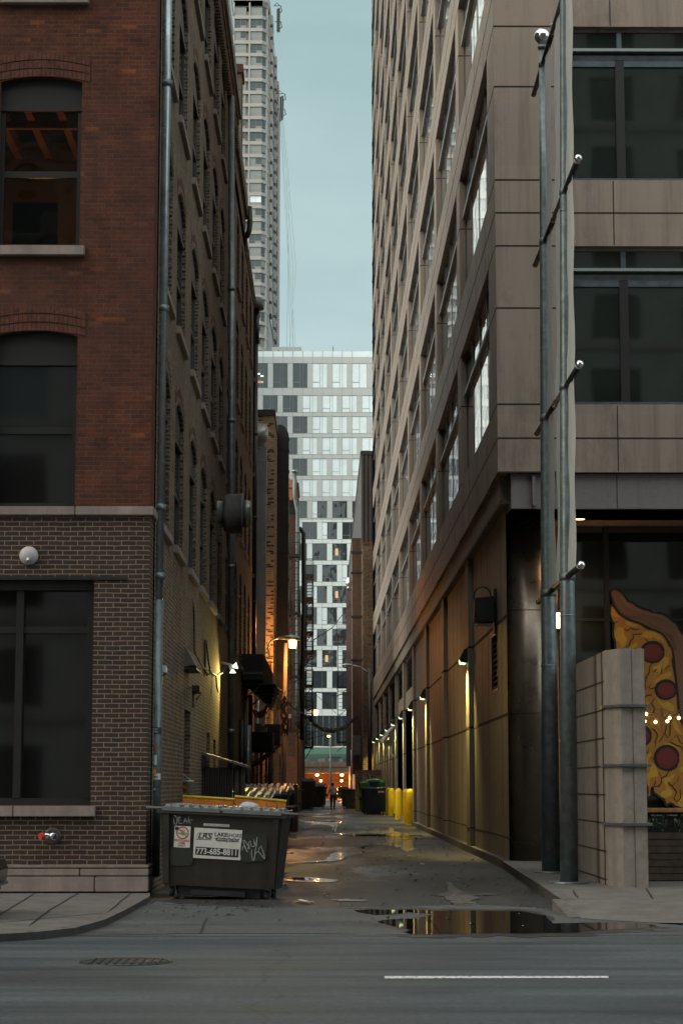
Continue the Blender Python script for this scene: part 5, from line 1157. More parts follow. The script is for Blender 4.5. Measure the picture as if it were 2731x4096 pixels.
# metal hood, camera, electric box, shed and bucket on the near side wall
hd = thing('vent_hood', 'grey tapered metal vent hood on the common brick wall, cables above it', 'vent hood', (XL, 38.2, zat(2640, 38.2)))
YH = 37.3; xa, xb, xt = xat(710, YH), xat(783, YH), xat(745, YH); za, zt = zat(2668, YH), zat(2590, YH)
mb = MB(); mb.prism([(XL, YH, za), (xb, YH, za + .03), (xt, YH, zt), (XL, YH, zt)], (0, 1.3, 0), mat('hood_metal', (.15, .135, .125), .6, .3, noise=(4, .3))); part('hood', mb, hd, bevel=.012)
mb = MB(); mb.box(XL, xb + .02, YH - .02, YH + 1.32, za - .05, za - .002, M['black']); part('rim', mb, hd)
sc1 = P(651, 2678, 32.2); cm = thing('security_camera', 'white dome camera beside the zinc downpipe', 'camera', (XL + .1, 32.2, sc1.z))
mb = MB(); mb.box(XL + .02, sc1.x + .06, 32.1, 32.3, sc1.z - .01, sc1.z + .06, M['white']); mb.lathe((sc1.x, 32.2, sc1.z), [(.075, .02), (.078, -.04), (.07, -.05)], M['white'], 18); part('mount', mb, cm)
mb = MB(); mb.lathe((sc1.x, 32.2, sc1.z), [(.062, -.051), (.05, -.09), (.001, -.105)], M['glassd'], 16); part('dome', mb, cm)
eb = thing('electric_box', 'dark electrical box and bracket lamp on the common brick wall below the hood', 'electric box', (XL, 40, zat(2800, 40)))
mb = MB(); mb.box(XL, xat(803, 40, 2770), 39.6, 40.4, zat(2772, 40), zat(2745, 40), M['black']); mb.box(XL, xat(780, 40, 2770), 39.7, 40.3, zat(2828, 40), zat(2773, 40), M['black']); part('case', mb, eb, bevel=.01)
mb = MB(); mb.tube([P(728, 2715, 38.5), P(757, 2752, 38.8)], .03, M['black'], 6); mb.tube([P(803, 2776, 40), P(785, 2800, 40)], .015, M['ledgem'], 5); part('bracket', mb, eb)
# cables running down the wall
for pts, lab, m in (([(741, 810, 36.95), (737, 1500, 36.95), (727, 2100, 37.1), (740, 2300, 37.5), (716, 2586, 37.3)], 'long thin cable dropping from the upper wall to the vent hood', 'wire'),
                    ([(768, 2390, 39.5), (776, 2440, 39.6), (779, 2600, 39.9), (783, 2620, 39.5)], 'short cable hanging above the right corner of the hood', 'wire'),
                    ([(735, 2670, 37.9), (735, 3090, 37.9)], 'dark vertical conduit beside the wall door', 'wire'),
                    ([(822, 2560, 43.4), (820, 2680, 43.5), (829, 2700, 44), (842, 2692, 44.6), (834, 2640, 44), (824, 2562, 43.6)], 'looped cable hanging from a wall hook past the hood', 'wire'),
                    ([(783, 2615, 38.8), (800, 2650, 40), (815, 2672, 42), (832, 2678, 43.5)], 'rust coloured cable sagging away from the hood', 'wirered'),
                    ([(832, 2678, 43.5), (850, 2695, 45.5), (870, 2702, 48), (890, 2692, 50), (908, 2655, 51.5)], 'pale cable sagging towards the floodlights', 'ledgem'),
                    ([(864, 2700, 47), (868, 2750, 47), (874, 2770, 47)], 'bunch of black cable ends hanging on the side wall', 'wire')):
    mb = MB(); mb.tube([P(x, y, Y) for x, y, Y in pts], .016 if m != 'wire' else .02, M[m], 6); single('cable', mb, lab, 'cable', 'cables on the left wall', loc=P(*pts[0]))
# twin floodlights on the far end of the side wall
f2 = P(940, 2668, 50.4); fl2 = thing('floodlight', 'twin small white-green floodlights on the left wall over the row of dumpsters', 'floodlight', (XL, 50.4, f2.z))
mb = MB(); mb.tube([P(880, 2650, 50.4), P(918, 2658, 50.4), P(930, 2662, 50.4)], .03, M['white'], 8); mb.tube([P(915, 2660, 50.4), P(926, 2680, 50.4)], .03, M['white'], 8); part('arm', mb, fl2)
for (x, y, xx, yy) in ((930, 2668, 949, 2662), (931, 2678, 931, 2692)):
    p0, p1_ = P(x, y, 50.4), P(xx, yy, 50.4); mb = MB(); mb.tube([p0, p1_], [.025, .085], M['e_flood'], 12); part('lamp', mb, fl2)
light('floodlight_beam', 'SPOT', P(936, 2698, 50.3) + Vector((.12, -.05, 0)), (1, .72, .20), 330, radius=.1, spot=118, blend=.9, aim=(-2.8, 44.5, 2.0))
light('floodlight_beam', 'SPOT', P(951, 2662, 50.4) + Vector((.08, 0, 0)), (1, .76, .26), 900, radius=.1, spot=62, blend=1.0, aim=(3.6, 55.5, 1.9))
# corrugated lean-to shed and bucket
sh = thing('shed', 'low dark corrugated lean-to with a sloping roof behind the first dumpsters', 'shed', (-2.0, 44, 0)); YS1 = 43.0
xa, xb = xat(770, YS1, 3100), xat(918, YS1, 3100); ztp = zat(3070, YS1)
mb = MB(); n = 15
for i in range(n):
    x = xa + (xb - xa) * i / n; d = (xb - xa) / n; mb.prism([(x, YS1, 0), (x + d * .25, YS1 - .04, 0), (x + d * .6, YS1 - .04, 0), (x + d * .8, YS1, 0), (x + d, YS1, 0), (x + d, YS1 + .03, 0), (x, YS1 + .03, 0)], (0, 0, ztp), M['corr'])
part('wall', mb, sh); mb = MB()
for px in (772, 922, 948, 972): x = xat(px, YS1, 3100); mb.box(x - .04, x + .04, YS1 - .05, YS1 + .02, 0, zat(3010 + (px - 770) * .3, YS1), M['black'] if px < 930 else M['wood'])
mb.box(xb + .06, xat(980, YS1), YS1 + .5, YS1 + .55, 0, zat(3072, YS1), M['black']); part('post', mb, sh)
mb = MB(); a, b = P(775, 3008, YS1 - .2), P(984, 3070, YS1 - .2); mb.prism([a, b, b + Vector((0, 0, .05)), a + Vector((0, 0, .06))], (0, 2.8, 0), M['ledgem']); mb.prism([a + Vector((0, 0, -.01)), P(828, 3024, YS1 - .2), P(828, 3065, YS1 - .2), P(772, 3070, YS1 - .2)], (0, .05, 0), M['black']); part('roof', mb, sh)
bk = P(752, 3168, 37.4); bu = thing('bucket', 'white plastic bucket hanging by its handle on the brick wall', 'bucket', (bk.x, 37.4, bk.z)); rs = 22 * 37.4 / F
mb = MB(); hh = (3168 - 3128) * 37.4 / F; mb.lathe((bk.x, 37.4, bk.z), [(rs * .78, 0), (rs * .97, hh), (rs * 1.06, hh), (rs * 1.06, hh + .025), (rs * .95, hh + .026), (rs * .9, hh - .02)], M['white'], 24); part('body', mb, bu)
mb = MB(); mb.face([(bk.x - rs * .9, 37.4 - rs * .5, bk.z + .05), (bk.x - rs * .25, 37.4 - rs * .97, bk.z + .05), (bk.x - rs * .25, 37.4 - rs * 1.0, bk.z + .14), (bk.x - rs * .95, 37.4 - rs * .55, bk.z + .14)], M['stickor']); part('label_patch', mb, bu)
mb = MB(); mb.tube([P(733, 3125, 37.4), P(735, 3095, 37.4), P(752, 3112, 37.4), P(772, 3127, 37.4)], .008, M['sticker'], 6); part('handle', mb, bu)
# upright pipes and posts behind the dumpster row
for i, (px, y0, r, Y, m) in enumerate(((968, 2880, .13, 60.5, 'blackduct'), (993, 2900, .1, 61.0, 'galv'), (1002, 2780, .07, 66, 'ledgem'), (1016, 3060, .08, 68, 'barwood'), (1045, 3010, .05, 66.5, 'wirered'), (1066, 3000, .04, 67, 'ledgem'), (1083, 2990, .09, 69, 'wood'), (1090, 3010, .06, 69.5, 'barwood'), (1030, 2780, .06, 71, 'galv'), (982, 2850, .05, 59.5, 'black'))):
    pipe([P(px, y0, Y), P(px - 2, 3250, Y)], r, M[m], ['stout dark pipe at the near end of the pipe row', 'grey pipe beside the stout dark pipe', 'thin grey conduit rising past the big air handler', 'short yellowish post in the pipe row', 'thin rusty pipe topped by a small lamp globe', 'thinnest grey conduit in the pipe row', 'wooden post below the condenser box', 'orange tinted pipe under the condenser', 'pale pipe behind the hanging cable bundle', 'thin black pipe in the pipe row'][i] , 'wall_pipe', 'pipe', 10, group='upright pipes behind the dumpsters')
rw = random.Random(4); ct = thing('cable_tangle', 'tangle of rust red cables looping under the big air handler', 'cables', P(1050, 2840, 69), 0)
mb = MB()
for k in range(12):
    x0, x1 = 1010 + rw.uniform(-6, 12), 1090 + rw.uniform(-12, 10); d = rw.uniform(20, 48)
    mb.tube([P(x0 + (x1 - x0) * t, 2835 + rw.uniform(-2, 2) + d * 4 * t * (1 - t) - 50 * t * t, 69 + rw.uniform(-.3, .3)) for t in (0, .2, .4, .6, .8, 1)], rw.uniform(.012, .025), M['wirered'] if k % 3 else M['wire'], 5)
part('loop', mb, ct); mb = MB()
for k in range(10): mb.tube([P(1078 + rw.uniform(-6, 6), 2650 + rw.uniform(-10, 20), 74.6), P(1086 + rw.uniform(-6, 6), 2700, 74.4), P(1092 + rw.uniform(-6, 14), 2760 + rw.uniform(0, 40), 74.2)], .014, M['wirered'], 5)
part('hanging_strands', mb, ct)
lw = thing('low_wall', 'low dark ledge wall behind the row of dumpsters at the foot of the pole', 'wall', (xat(1125, 73), 73, 0)); mb = MB(); mb.box(xat(1085, 73), xat(1192, 73), 72.6, 75, 0, zat(3139, 73), M['wood']); part('wall', mb, lw)
# cables across the alley
for i, (pts, r, lab) in enumerate((([(1235, 2868, 112), (1255, 2895, 118), (1290, 2918, 124), (1335, 2925, 130), (1380, 2912, 136), (1405, 2885, 141), (1425, 2867, 144)], .10, 'thick cable bundle sagging across the alley'),
    ([(1090, 2740, 75), (1128, 2765, 74)], .04, 'short thick cable from the tan block to the wooden pole'), ([(1140, 2790, 74), (1170, 2830, 90), (1235, 2868, 112)], .035, 'cable from the wooden pole to the sagging bundle'),
    ([(1267, 2768, 112), (1300, 2774, 120), (1340, 2782, 135), (1400, 2772, 146)], .03, 'upper thin cable across the alley'), ([(1405, 2905, 143), (1340, 2850, 130), (1180, 2700, 95)], .014, 'thin rising wire towards the near left fire escape'),
    ([(1400, 2418, 149), (1330, 2510, 135), (1245, 2566, 113)], .03, 'diagonal wire high before the white building'), ([(1225, 2940, 112), (1300, 2915, 125), (1405, 2818, 144)], .02, 'thin wire crossing above the sagging bundle'),
    ([(1225, 2960, 112), (1330, 2930, 130), (1410, 2880, 144)], .02, 'low thin wire across the alley'), ([(1180, 2890, 92), (1230, 2980, 112), (1330, 2985, 130), (1400, 2975, 145)], .025, 'lowest loose cable across the alley'))):
    mb = MB(); mb.tube([P(*p) for p in pts], r, M['wire'], 6)
    if not i:
        for k in range(5): mb.tube([P(p[0], p[1] + 2 * math.sin(k * 2 + j), p[2]) + Vector((0, .1 * math.cos(k), .12 * math.sin(k * 1.3 + j))) for j, p in enumerate(pts)], .03, M['wire'], 5)
    single('overhead_cable', mb, lab, 'cable', 'cables across the alley', loc=P(*pts[0]))
# ================================================================== dumpsters
def dumpster(name, lab, x, y, w, d, h, m, lidm, rz=0, lids=True, ribs=4, tilt=0, openl=False, group='dumpsters in the alley', fork=True, rise=.16, rh=.085):
    """front-load steel container, long side facing the camera; origin at the ground in the middle of its front"""
    t = thing(name, lab, 'dumpster', (x, y, 0), rz, group); t.rotation_euler.y = tilt
    z0 = .17; ib = .075 * w / 1.8      # sides lean out towards the top
    def ring(z, wx, ya, yb): return [(-wx / 2, ya, z), (wx / 2, ya, z), (wx / 2, yb, z), (-wx / 2, yb, z)]
    mb = MB(); lo, hi = ring(z0, w - 2 * ib, .10, d - .08), ring(h, w, 0, d)
    for i in range(4): j = (i + 1) % 4; mb.face([lo[i], lo[j], hi[j], hi[i]], m)
    mb.face(lo[::-1], m)
    if not lids: 
        hi2 = ring(h - .05, w - .12, .06, d - .06); lo2 = ring(z0 + .1, w - 2 * ib - .1, .16, d - .14)
        for i in range(4): j = (i + 1) % 4; mb.face([hi[i], hi[j], hi2[j], hi2[i]], m); mb.face([lo2[i], lo2[j], hi2[j], hi2[i]], M['dumpblk'])
    part('body', mb, t, world=False)
    mb = MB(); mb.box(-w / 2 - .05, w / 2 + .05, -.05, .02, h - .06, h + .012, m); mb.box(-w / 2 - .05, -w / 2 + .03, .022, d + .04, h - .06, h + .012, m); mb.box(w / 2 - .03, w / 2 + .05, .022, d + .04, h - .06, h + .012, m)
    mb.tube([(-w / 2 - .22, .02, h + .01), (w / 2 + .22, .02, h + .01)], .022, M['ledgem'], 8); part('rim', mb, t, world=False)
    for s in (-1, 1):
        mb = MB(); mb.prism([(s * (w / 2 - ib - .09), .06, z0 + .02), (s * (w / 2 - ib - .01), .06, z0 + .02), (s * (w / 2 - .05), -.035, h - .07), (s * (w / 2 - .13), -.035, h - .07)], (0, .05, 0), m); part('corner_post', mb, t, world=False)
        if fork:
            mb = MB(); xx = s * (w / 2 - .0); mb.box(min(xx, xx + s * .10), max(xx, xx + s * .10), .15, d - .15, h * .55, h * .55 + .16, m); part('fork_pocket', mb, t, world=False)
    mb = MB(); mb.box(-w / 2 + ib + .22, w / 2 - ib - .22, .16, d - .1, .03, z0 - .002, M['black']); mb.box(-w * .22, w * .22, .04, .16, .05, .12, M['dumpblk']); part('skid', mb, t, world=False)  # skid box reaches low to block light from behind the container
    for sx in (-1, 1):
        for yy in (.22, d - .22):
            mb = MB(); c = (sx * (w / 2 - ib - .12), yy, .075); mb.lathe(c, [(.045, -.03), (.075, -.025), (.075, .025), (.045, .03)], M['rubber'], 16, 'x'); wh = part('wheel', mb, t, world=False)
            mb = MB(); mb.box(c[0] - .045, c[0] - .03, yy - .03, yy + .03, .06, z0, M['ledgem']); mb.box(c[0] + .03, c[0] + .045, yy - .03, yy + .03, .06, z0, M['ledgem']); part('fork', mb, wh, world=False)
    if lids:
        for k in range(2):
            mb = MB(); xa = -w / 2 + .03 + k * (w / 2); lw_ = w / 2 - .05; a = .06 if not openl else .5
            zl = lambda yy: h + .015 + rise * min(1, yy / d)
            mb.prism([(xa, -.04, h + .015), (xa + lw_, -.04, h + .015), (xa + lw_, d, h + .015 + rise), (xa, d, h + .015 + rise)], (0, 0, .022), lidm)
            mb.box(xa, xa + lw_, -.06, -.042, h - .02, h + .035, lidm)
            for i in range(ribs):
                bx = xa + lw_ * (i + .5) / ribs; bw = lw_ / ribs * .30
                for (ya, yb, hh) in ((-.03, d * .38, rh), (d * .45, d * .92, rh)):
                    lo = [(bx - bw, ya, zl(ya) + .02), (bx + bw, ya, zl(ya) + .02), (bx + bw, yb, zl(yb) + .02), (bx - bw, yb, zl(yb) + .02)]
                    hi = [(bx - bw * .62, ya + .05, zl(ya) + .02 + hh), (bx + bw * .62, ya + .05, zl(ya) + .02 + hh), (bx + bw * .62, yb - .05, zl(yb) + .02 + hh), (bx - bw * .62, yb - .05, zl(yb) + .02 + hh)]
                    for q in range(4): j = (q + 1) % 4; mb.face([lo[q], lo[j], hi[j], hi[q]], lidm)
                    mb.face(hi, lidm)
            part('lid', mb, t, world=False)
    return t
x1_, y1_ = xat(870, 29.7, 3400), 29.7
RZ1 = R(-6)
D1 = dumpster('dumpster', 'front grey steel dumpster carrying a white recycling sign and graffiti, closest to the street', x1_, y1_, 1.80, 1.05, 1.265, M['dump'], M['lid'], RZ1, tilt=R(2.6), ribs=6, fork=False, rise=.0, rh=.04)
# its signs and graffiti, on the leaning front sheet
H1, Z01 = 1.265, .17
def fp(u, z, o=.006):  # point on the front sheet, u across
    f = (z - Z01) / (H1 - Z01); return Vector((u, .10 * (1 - f) - o, z))
up_ = (fp(0, 1) - fp(0, 0)).normalized()
INV1 = (Matrix.Translation((x1_, y1_, 0)) @ Matrix.Rotation(RZ1, 4, 'Z') @ Matrix.Rotation(R(2.6), 4, 'Y')).inverted()
def uz(px, py):  # photo pixel to sheet coordinates (u, z), undoing the small tilt
    o = INV1 @ Vector((0, 0, CZ)); d = INV1.to_3x3() @ ray(px, py)
    t = (.03 - o.y) / d.y; z = o.z + d.z * t; t = (.10 * (1 - (z - Z01) / (H1 - Z01)) - o.y) / d.y; p = o + d * t; return (p.x, p.z)
def quad_sign(name, corners, m, o=.008):
    mb = MB(); mb.prism([fp(*uz(*c), o) for c in corners], (0, -.004, 0), m); return part(name, mb, D1, world=False)
big = quad_sign('company_sign', [(779, 3310), (970, 3321), (962, 3441), (773, 3431)], M['sign'])
ux = Vector((1, 0, 0))
def sign_text(mb, body, px, py, size, m, align='CENTER', bold=False, shear=0, sx=1.0, o=.0145): add_text(mb, textmesh(body, size, m, align, bold, shear, sx), fp(*uz(px, py), o), ux, up_)
S_ = y1_ / F
def outline_pts(pts): return [fp(*uz(*p), .0145) for p in pts]
mb = MB(); sign_text(mb, 'LRS', 818.5, 3344, 30 * S_, M['ink'], bold=True, shear=.25, sx=1.15); strip(mb, outline_pts([(793, 3331), (852, 3334), (845, 3359), (785, 3356), (793, 3331)]), 2.6 * S_, M['ink'], (0, 1, 0))
sign_text(mb, 'LAKE', 859, 3337.5, 22 * S_, M['ink'], 'LEFT', True); sign_text(mb, 'SHORE', 908, 3341, 21 * S_, M['ink'], 'LEFT', sx=.93)
strip(mb, outline_pts([(859 + i * 3.35, 3352 + i * .2 + 2.2 * math.sin(i * 1.0)) for i in range(31)]), 3.4 * S_, M['ink'], (0, 1, 0))
sign_text(mb, 'Recycling Systems', 910, 3362.5, 13.5 * S_, M['ink'], bold=True, sx=.92); part('lettering', mb, big, world=False)
mb = MB(); mb.prism([fp(*uz(*c), .013) for c in [(784, 3386), (956, 3398), (953, 3430), (781, 3418)]], (0, -.002, 0), M['ink']); part('number_band', mb, big, world=False)
mb = MB(); sign_text(mb, '773-685-8811', 868.5, 3408, 32 * S_, M['sign'], bold=True, sx=.92, o=.0175); part('phone_number', mb, big, world=False)
sm = quad_sign('recycling_sign', [(700, 3303), (764, 3306), (760, 3392), (696, 3388)], M['sign'])
cxy = (731.5, 3331)
mb = MB(); strip(mb, outline_pts([(cxy[0] + 23 * math.cos(a), cxy[1] + 23 * math.sin(a)) for a in [i * math.pi / 14 for i in range(29)]]), 4.5 * S_, M['redink'], (0, 1, 0)); strip(mb, outline_pts([(715, 3315), (748, 3347)]), 4 * S_, M['redink'], (0, 1, 0))
sign_text(mb, 'NO', 731.5, 3323, 11 * S_, M['redink'], bold=True); sign_text(mb, 'GARBAGE', 731.5, 3334, 9.5 * S_, M['redink'], bold=True, sx=.85)
sign_text(mb, 'RECYCLABLE', 729, 3362, 11 * S_, M['redink'], bold=True, sx=.95); sign_text(mb, 'ITEMS', 728, 3372.5, 11 * S_, M['redink'], bold=True); sign_text(mb, 'ONLY', 727, 3382.5, 11 * S_, M['redink'], bold=True)
mb.face([fp(*uz(*c), .0146) for c in [(702, 3306), (716, 3307), (716, 3320), (702, 3320)]], M['ink']); mb.face([fp(*uz(*c), .0165) for c in [(724, 3330), (735, 3324), (741, 3332), (736, 3341), (727, 3340)]], M['grnink']); part('lettering', mb, sm, world=False)
mb = MB(); mb.face([fp(*uz(*c)) for c in [(815, 3293), (918, 3298), (918, 3308), (815, 3303)]], M['sticker']); sign_text(mb, '1142 REALTY CO LLC - 415 N. DEARBORN', 866, 3300.5, 6.2 * S_, M['ink'], o=.008, sx=.8); part('address_strip', mb, D1, world=False)
blot = mat('paint_blot', (.022, .026, .022), .6)
mb = MB(); mb.face([fp(*uz(*c), .0147) for c in smooth([(680, 3392), (700, 3388), (730, 3391), (768, 3394), (771, 3440), (765, 3458), (735, 3463), (700, 3462), (683, 3455), (678, 3420)])], blot); part('paint_blot', mb, D1, world=False)
mb = MB(); mb.face([fp(*uz(*c), .0147) for c in smooth([(972, 3342), (1000, 3336), (1040, 3338), (1067, 3350), (1068, 3400), (1058, 3440), (1020, 3446), (964, 3442)])], blot); part('paint_blot', mb, D1, world=False)
def gz(x, y): return (560 + x / 2.24, 3050 + y / 2.24)
for strokes, w_ in (([[(305, 500), (310, 545), (330, 550), (335, 500), (310, 475), (330, 480)], [(350, 545), (345, 490), (370, 490), (350, 500)], [(350, 515), (370, 515)], [(350, 545), (385, 545)], [(395, 545), (410, 500), (425, 545)], [(400, 525), (425, 525)], [(440, 480), (435, 545)], [(440, 515), (475, 515)], [(435, 515), (460, 550)]], 2.2),
                ([[(920, 790), (930, 740), (965, 805), (930, 720), (935, 695), (985, 770), (965, 770), (985, 745), (970, 735), (990, 700), (1000, 750), (1030, 745), (1020, 690), (1040, 745), (1050, 668), (1045, 745), (1035, 780), (1025, 870), (1010, 870), (1000, 810), (1005, 780)], [(1020, 870), (1035, 815), (1055, 798), (1075, 810), (1120, 865), (1085, 745), (1060, 800)]], 2.4)):
    mb = MB()
    for s in strokes: strip(mb, [fp(*uz(*gz(*p)), .018) for p in smooth(s + s[::-1], 2)[:len(s) * 2 - 1]], w_ * S_, M['chalk'], (0, 1, 0))
    part('graffiti', mb, D1, world=False)
# chain over the lids
ch_ = thing('chain', 'steel chain lying across the lids of the front dumpster', 'chain', P(850, 3230, y1_)); mb = MB()
cp_ = [(645, 3238), (690, 3222), (720, 3216), (770, 3219), (850, 3228), (880, 3238), (930, 3236), (990, 3237), (1040, 3240), (1080, 3246), (1108, 3258)]
def along(pts, step):
    out = []; 
    for (a, b) in zip(pts, pts[1:]):
        n = max(1, int(math.hypot(b[0] - a[0], b[1] - a[1]) / step)); out += [(a[0] + (b[0] - a[0]) * i / n, a[1] + (b[1] - a[1]) * i / n) for i in range(n)]
    return out
cl_ = along(cp_, 8.5)
for i, (x, y) in enumerate(cl_):
    c = P(x, y, y1_ + .12); a = .25 * math.sin(i); r = .017
    mb.tube([c + Vector((r * 1.25 * math.cos(t) * math.cos(a), .01 * math.sin(t) * (i % 2), r * .75 * math.sin(t) + r * 1.2 * math.cos(t) * math.sin(a) * -.5)) for t in [j * math.pi / 4 for j in range(9)]], .0055, M['zinc'], 5, cap=False)
part('links', mb, ch_)
bg_ = thing('trash_bag', 'lumpy grey trash bag lying on the front dumpster lid against the orange lids', 'bag', P(990, 3235, y1_ + .8)); mb = MB()
for (x, y, r) in ((972, 3228, .07), (990, 3222, .095), (1008, 3224, .085), (1025, 3234, .06), (958, 3236, .05), (1040, 3240, .03)): c = P(x, y + 4, y1_ + .7); mb.lathe(c, [(max(.001, r * 1.25 * math.sin(math.pi * i / 8)), -r * .8 * math.cos(math.pi * i / 8)) for i in range(9)], M['bag'], 14)
part('film', mb, bg_)
# chain hanging at the right side of the row
mb = MB()
for i in range(30): c = P(1148, 3283 + i * 2.9, 41.5); mb.tube([c + Vector((.018 * math.cos(t) * (i % 2), .018 * math.cos(t) * (1 - i % 2), .013 * math.sin(t))) for t in [j * math.pi / 3 for j in range(7)]], .006, M['zinc'], 4, cap=False)
hc = thing('chain', 'chain hanging down the right end of the orange-lidded dumpster', 'chain', P(1148, 3283, 41.5)); part('links', mb, hc)
# second dumpster, orange lids propped up
D2 = dumpster('dumpster', 'dumpster with two bright orange lids behind the grey one', -1.72, 37.2, 1.86, 1.6, 1.24, M['dumpblk'], M['lid'], 0, lids=False)
for k, (a, b) in enumerate((((731, 3186), (940, 3199)), ((939, 3187), (1146, 3206)))):
    p0, p1_ = P(*a, 36.9) - Vector((-1.72, 37.2, 0)), P(*b, 36.9) - Vector((-1.72, 37.2, 0)); lo = .21; mb = MB()
    mb.prism([p0, p1_, p1_ + Vector((-.04, -.12, -lo)), p0 + Vector((0, -.12, -lo))], (0, .03, 0), M['orange']); mb.prism([p0 + Vector((0, -.02, -.012)), p1_ + Vector((0, -.02, -.012)), p1_ + Vector((0, .1, .01)), p0 + Vector((0, .1, .01))], (0, 0, .02), M['yellow'])
    n = 5
    for i in range(n):
        q = p0 + (p1_ - p0) * ((i + .5) / n); mb.prism([q + Vector((-.055, -.16, -lo + .0)), q + Vector((.055, -.16, -lo + .0)), q + Vector((.03, -.14, -lo + .06)), q + Vector((-.03, -.14, -lo + .06))], (0, .03, 0), M['dumpblk'])
        mb.prism([q + Vector((-.10, -.1, -lo + .02)), q + Vector((-.06, -.13, -lo + .02)), q + Vector((-.05, -.02, -.02)), q + Vector((-.08, -.02, -.02))], (.0, .03, 0), M['orange'])
    mb.box(p0.x, p1_.x, p0.y - .2, p0.y - .13, p1_.z - lo - .04, p1_.z - lo - .01, M['yellow']) if k else None
    part('lid', mb, D2, world=False)
for i, (px_r, Y, w_, h, lab) in enumerate(((1118, 44.0, 1.9, 1.32, 'third dumpster from the street, dark with ribbed black lids'), (1152, 49.5, 1.95, 1.40, 'fourth dumpster from the street in the row along the left wall'), (1172, 56.5, 1.95, 1.42, 'fifth dumpster in the left row, lids catching pink light'), (1196, 67.0, 2.1, 1.44, 'sixth dumpster in the left row, just before the wooden pole'))):
    xr_ = xat(px_r, Y, 3250); dumpster('dumpster', lab, xr_ - w_ / 2 - .15, Y, w_, 1.7, h, M['dumpblk'], M['lid'], R((-2, 1.5, -1, 2)[i]), ribs=5)
bn = xat(1200, 88, 3200); dumpster('dumpster', 'narrow dark green bin with a yellow lid at the far end of the left row', bn - .55, 88, 1.0, 1.3, 1.42, mat('bin_green', (.02, .035, .022), .5, noise=(3, .3)), M['yellow'], ribs=3)
xf = xat(1250, 146, 3160); dumpster('dumpster', 'tall dark dumpster near the cross street on the left', xf, 146, 1.75, 1.6, 1.5, M['dumpblk'], M['dumpblk'], R(-5)); 
xf = xat(1222, 135, 3160); dumpster('dumpster', 'dark dumpster with a raised heap of lids in front of the tall left one', xf, 135, 1.3, 1.8, 1.85, M['dumpblk'], M['dumpblk'], R(4))
dumpster('dumpster', 'black open dumpster across from the walking person on the right', xat(1398, 138, 3200), 138, 1.15, 1.8, 1.33, M['dumpblk'], M['lid'], R(-6), lids=False)
nv = dumpster('dumpster', 'navy blue open dumpster between the yellow bollards and the right wall', xat(1502, 112.5, 3200), 112.5, 1.2, 1.9, 1.45, M['navy'], M['lid'], R(5), lids=False)
mb = MB(); mb.face([(.12, -.01, 1.22), (.5, -.01, 1.22), (.5, -.012, 1.34), (.12, -.012, 1.34)], M['sticker']); mb.face([(.12, -.012, 1.31), (.5, -.012, 1.31), (.5, -.015, 1.345), (.12, -.015, 1.345)], M['stickrd']); part('label_plate', mb, nv, world=False)
gn = dumpster('dumpster', 'bright lime green dumpster heaped with bags behind the navy one', xat(1490, 121, 3160), 121, 1.45, 1.7, 1.75, M['green'], M['green'], R(3), lids=False)
tb = P(1496, 3136, 119.6); tl = thing('crate', 'teal plastic crate leaning on the lime green dumpster', 'crate', (tb.x, 119.6, tb.z - .3)); mb = MB(); s = 119.6 / F; mb.box(tb.x - 24 * s, tb.x + 24 * s, 119.5, 120.1, tb.z - 15 * s, tb.z + 15 * s, M['teal']); part('body', mb, tl, bevel=.03); mb = MB(); mb.box(tb.x - 18 * s, tb.x + 18 * s, 119.48, 119.498, tb.z - 9 * s, tb.z + 9 * s, M['black']); part('opening', mb, tl)
gb = thing('trash_bag', 'lime green trash bags heaped on the lime green dumpster', 'bag', (tb.x, 121, 1.75)); mb = MB()
for dx, dz, r in ((-.2, .02, .3), (.15, .05, .34), (.4, 0, .26), (-.5, -.05, .25)): mb.lathe((tb.x + dx, 121.6, 1.76 + dz), [(max(.001, r * 1.2 * math.sin(math.pi * i / 8)), -r * .6 * math.cos(math.pi * i / 8)) for i in range(9)], M['green'], 12)
part('film', mb, gb)
bw = thing('brick_wall', 'low dark wall with pale scrawls behind the lime green dumpster', 'wall', (xat(1478, 128), 128, 0)); mb = MB(); mb.box(xat(1420, 128, 3100), 3.5, 128, 128.4, 0, zat(3080, 128), M['farbrick']); part('wall', mb, bw)
mb = MB()
for st in ([(1452, 3100), (1456, 3120), (1462, 3108), (1470, 3122)], [(1474, 3095), (1480, 3110), (1476, 3118), (1486, 3112)], [(1448, 3122), (1472, 3128)]): strip(mb, [P(x, y, 127.985) for x, y in st], .06, M['chalk'], (0, 1, 0))
part('graffiti', mb, bw)
for i, (px, Y) in enumerate(((1514, 114.2), (1530, 114.6))):
    c = copy_tree(bl); c.location = (xat(px, Y, 3250), Y + 2.2, 0); c['label'] = ('low yellow post partly seen under the navy dumpster', 'second yellow post partly seen under the navy dumpster, nearer the wall')[i]

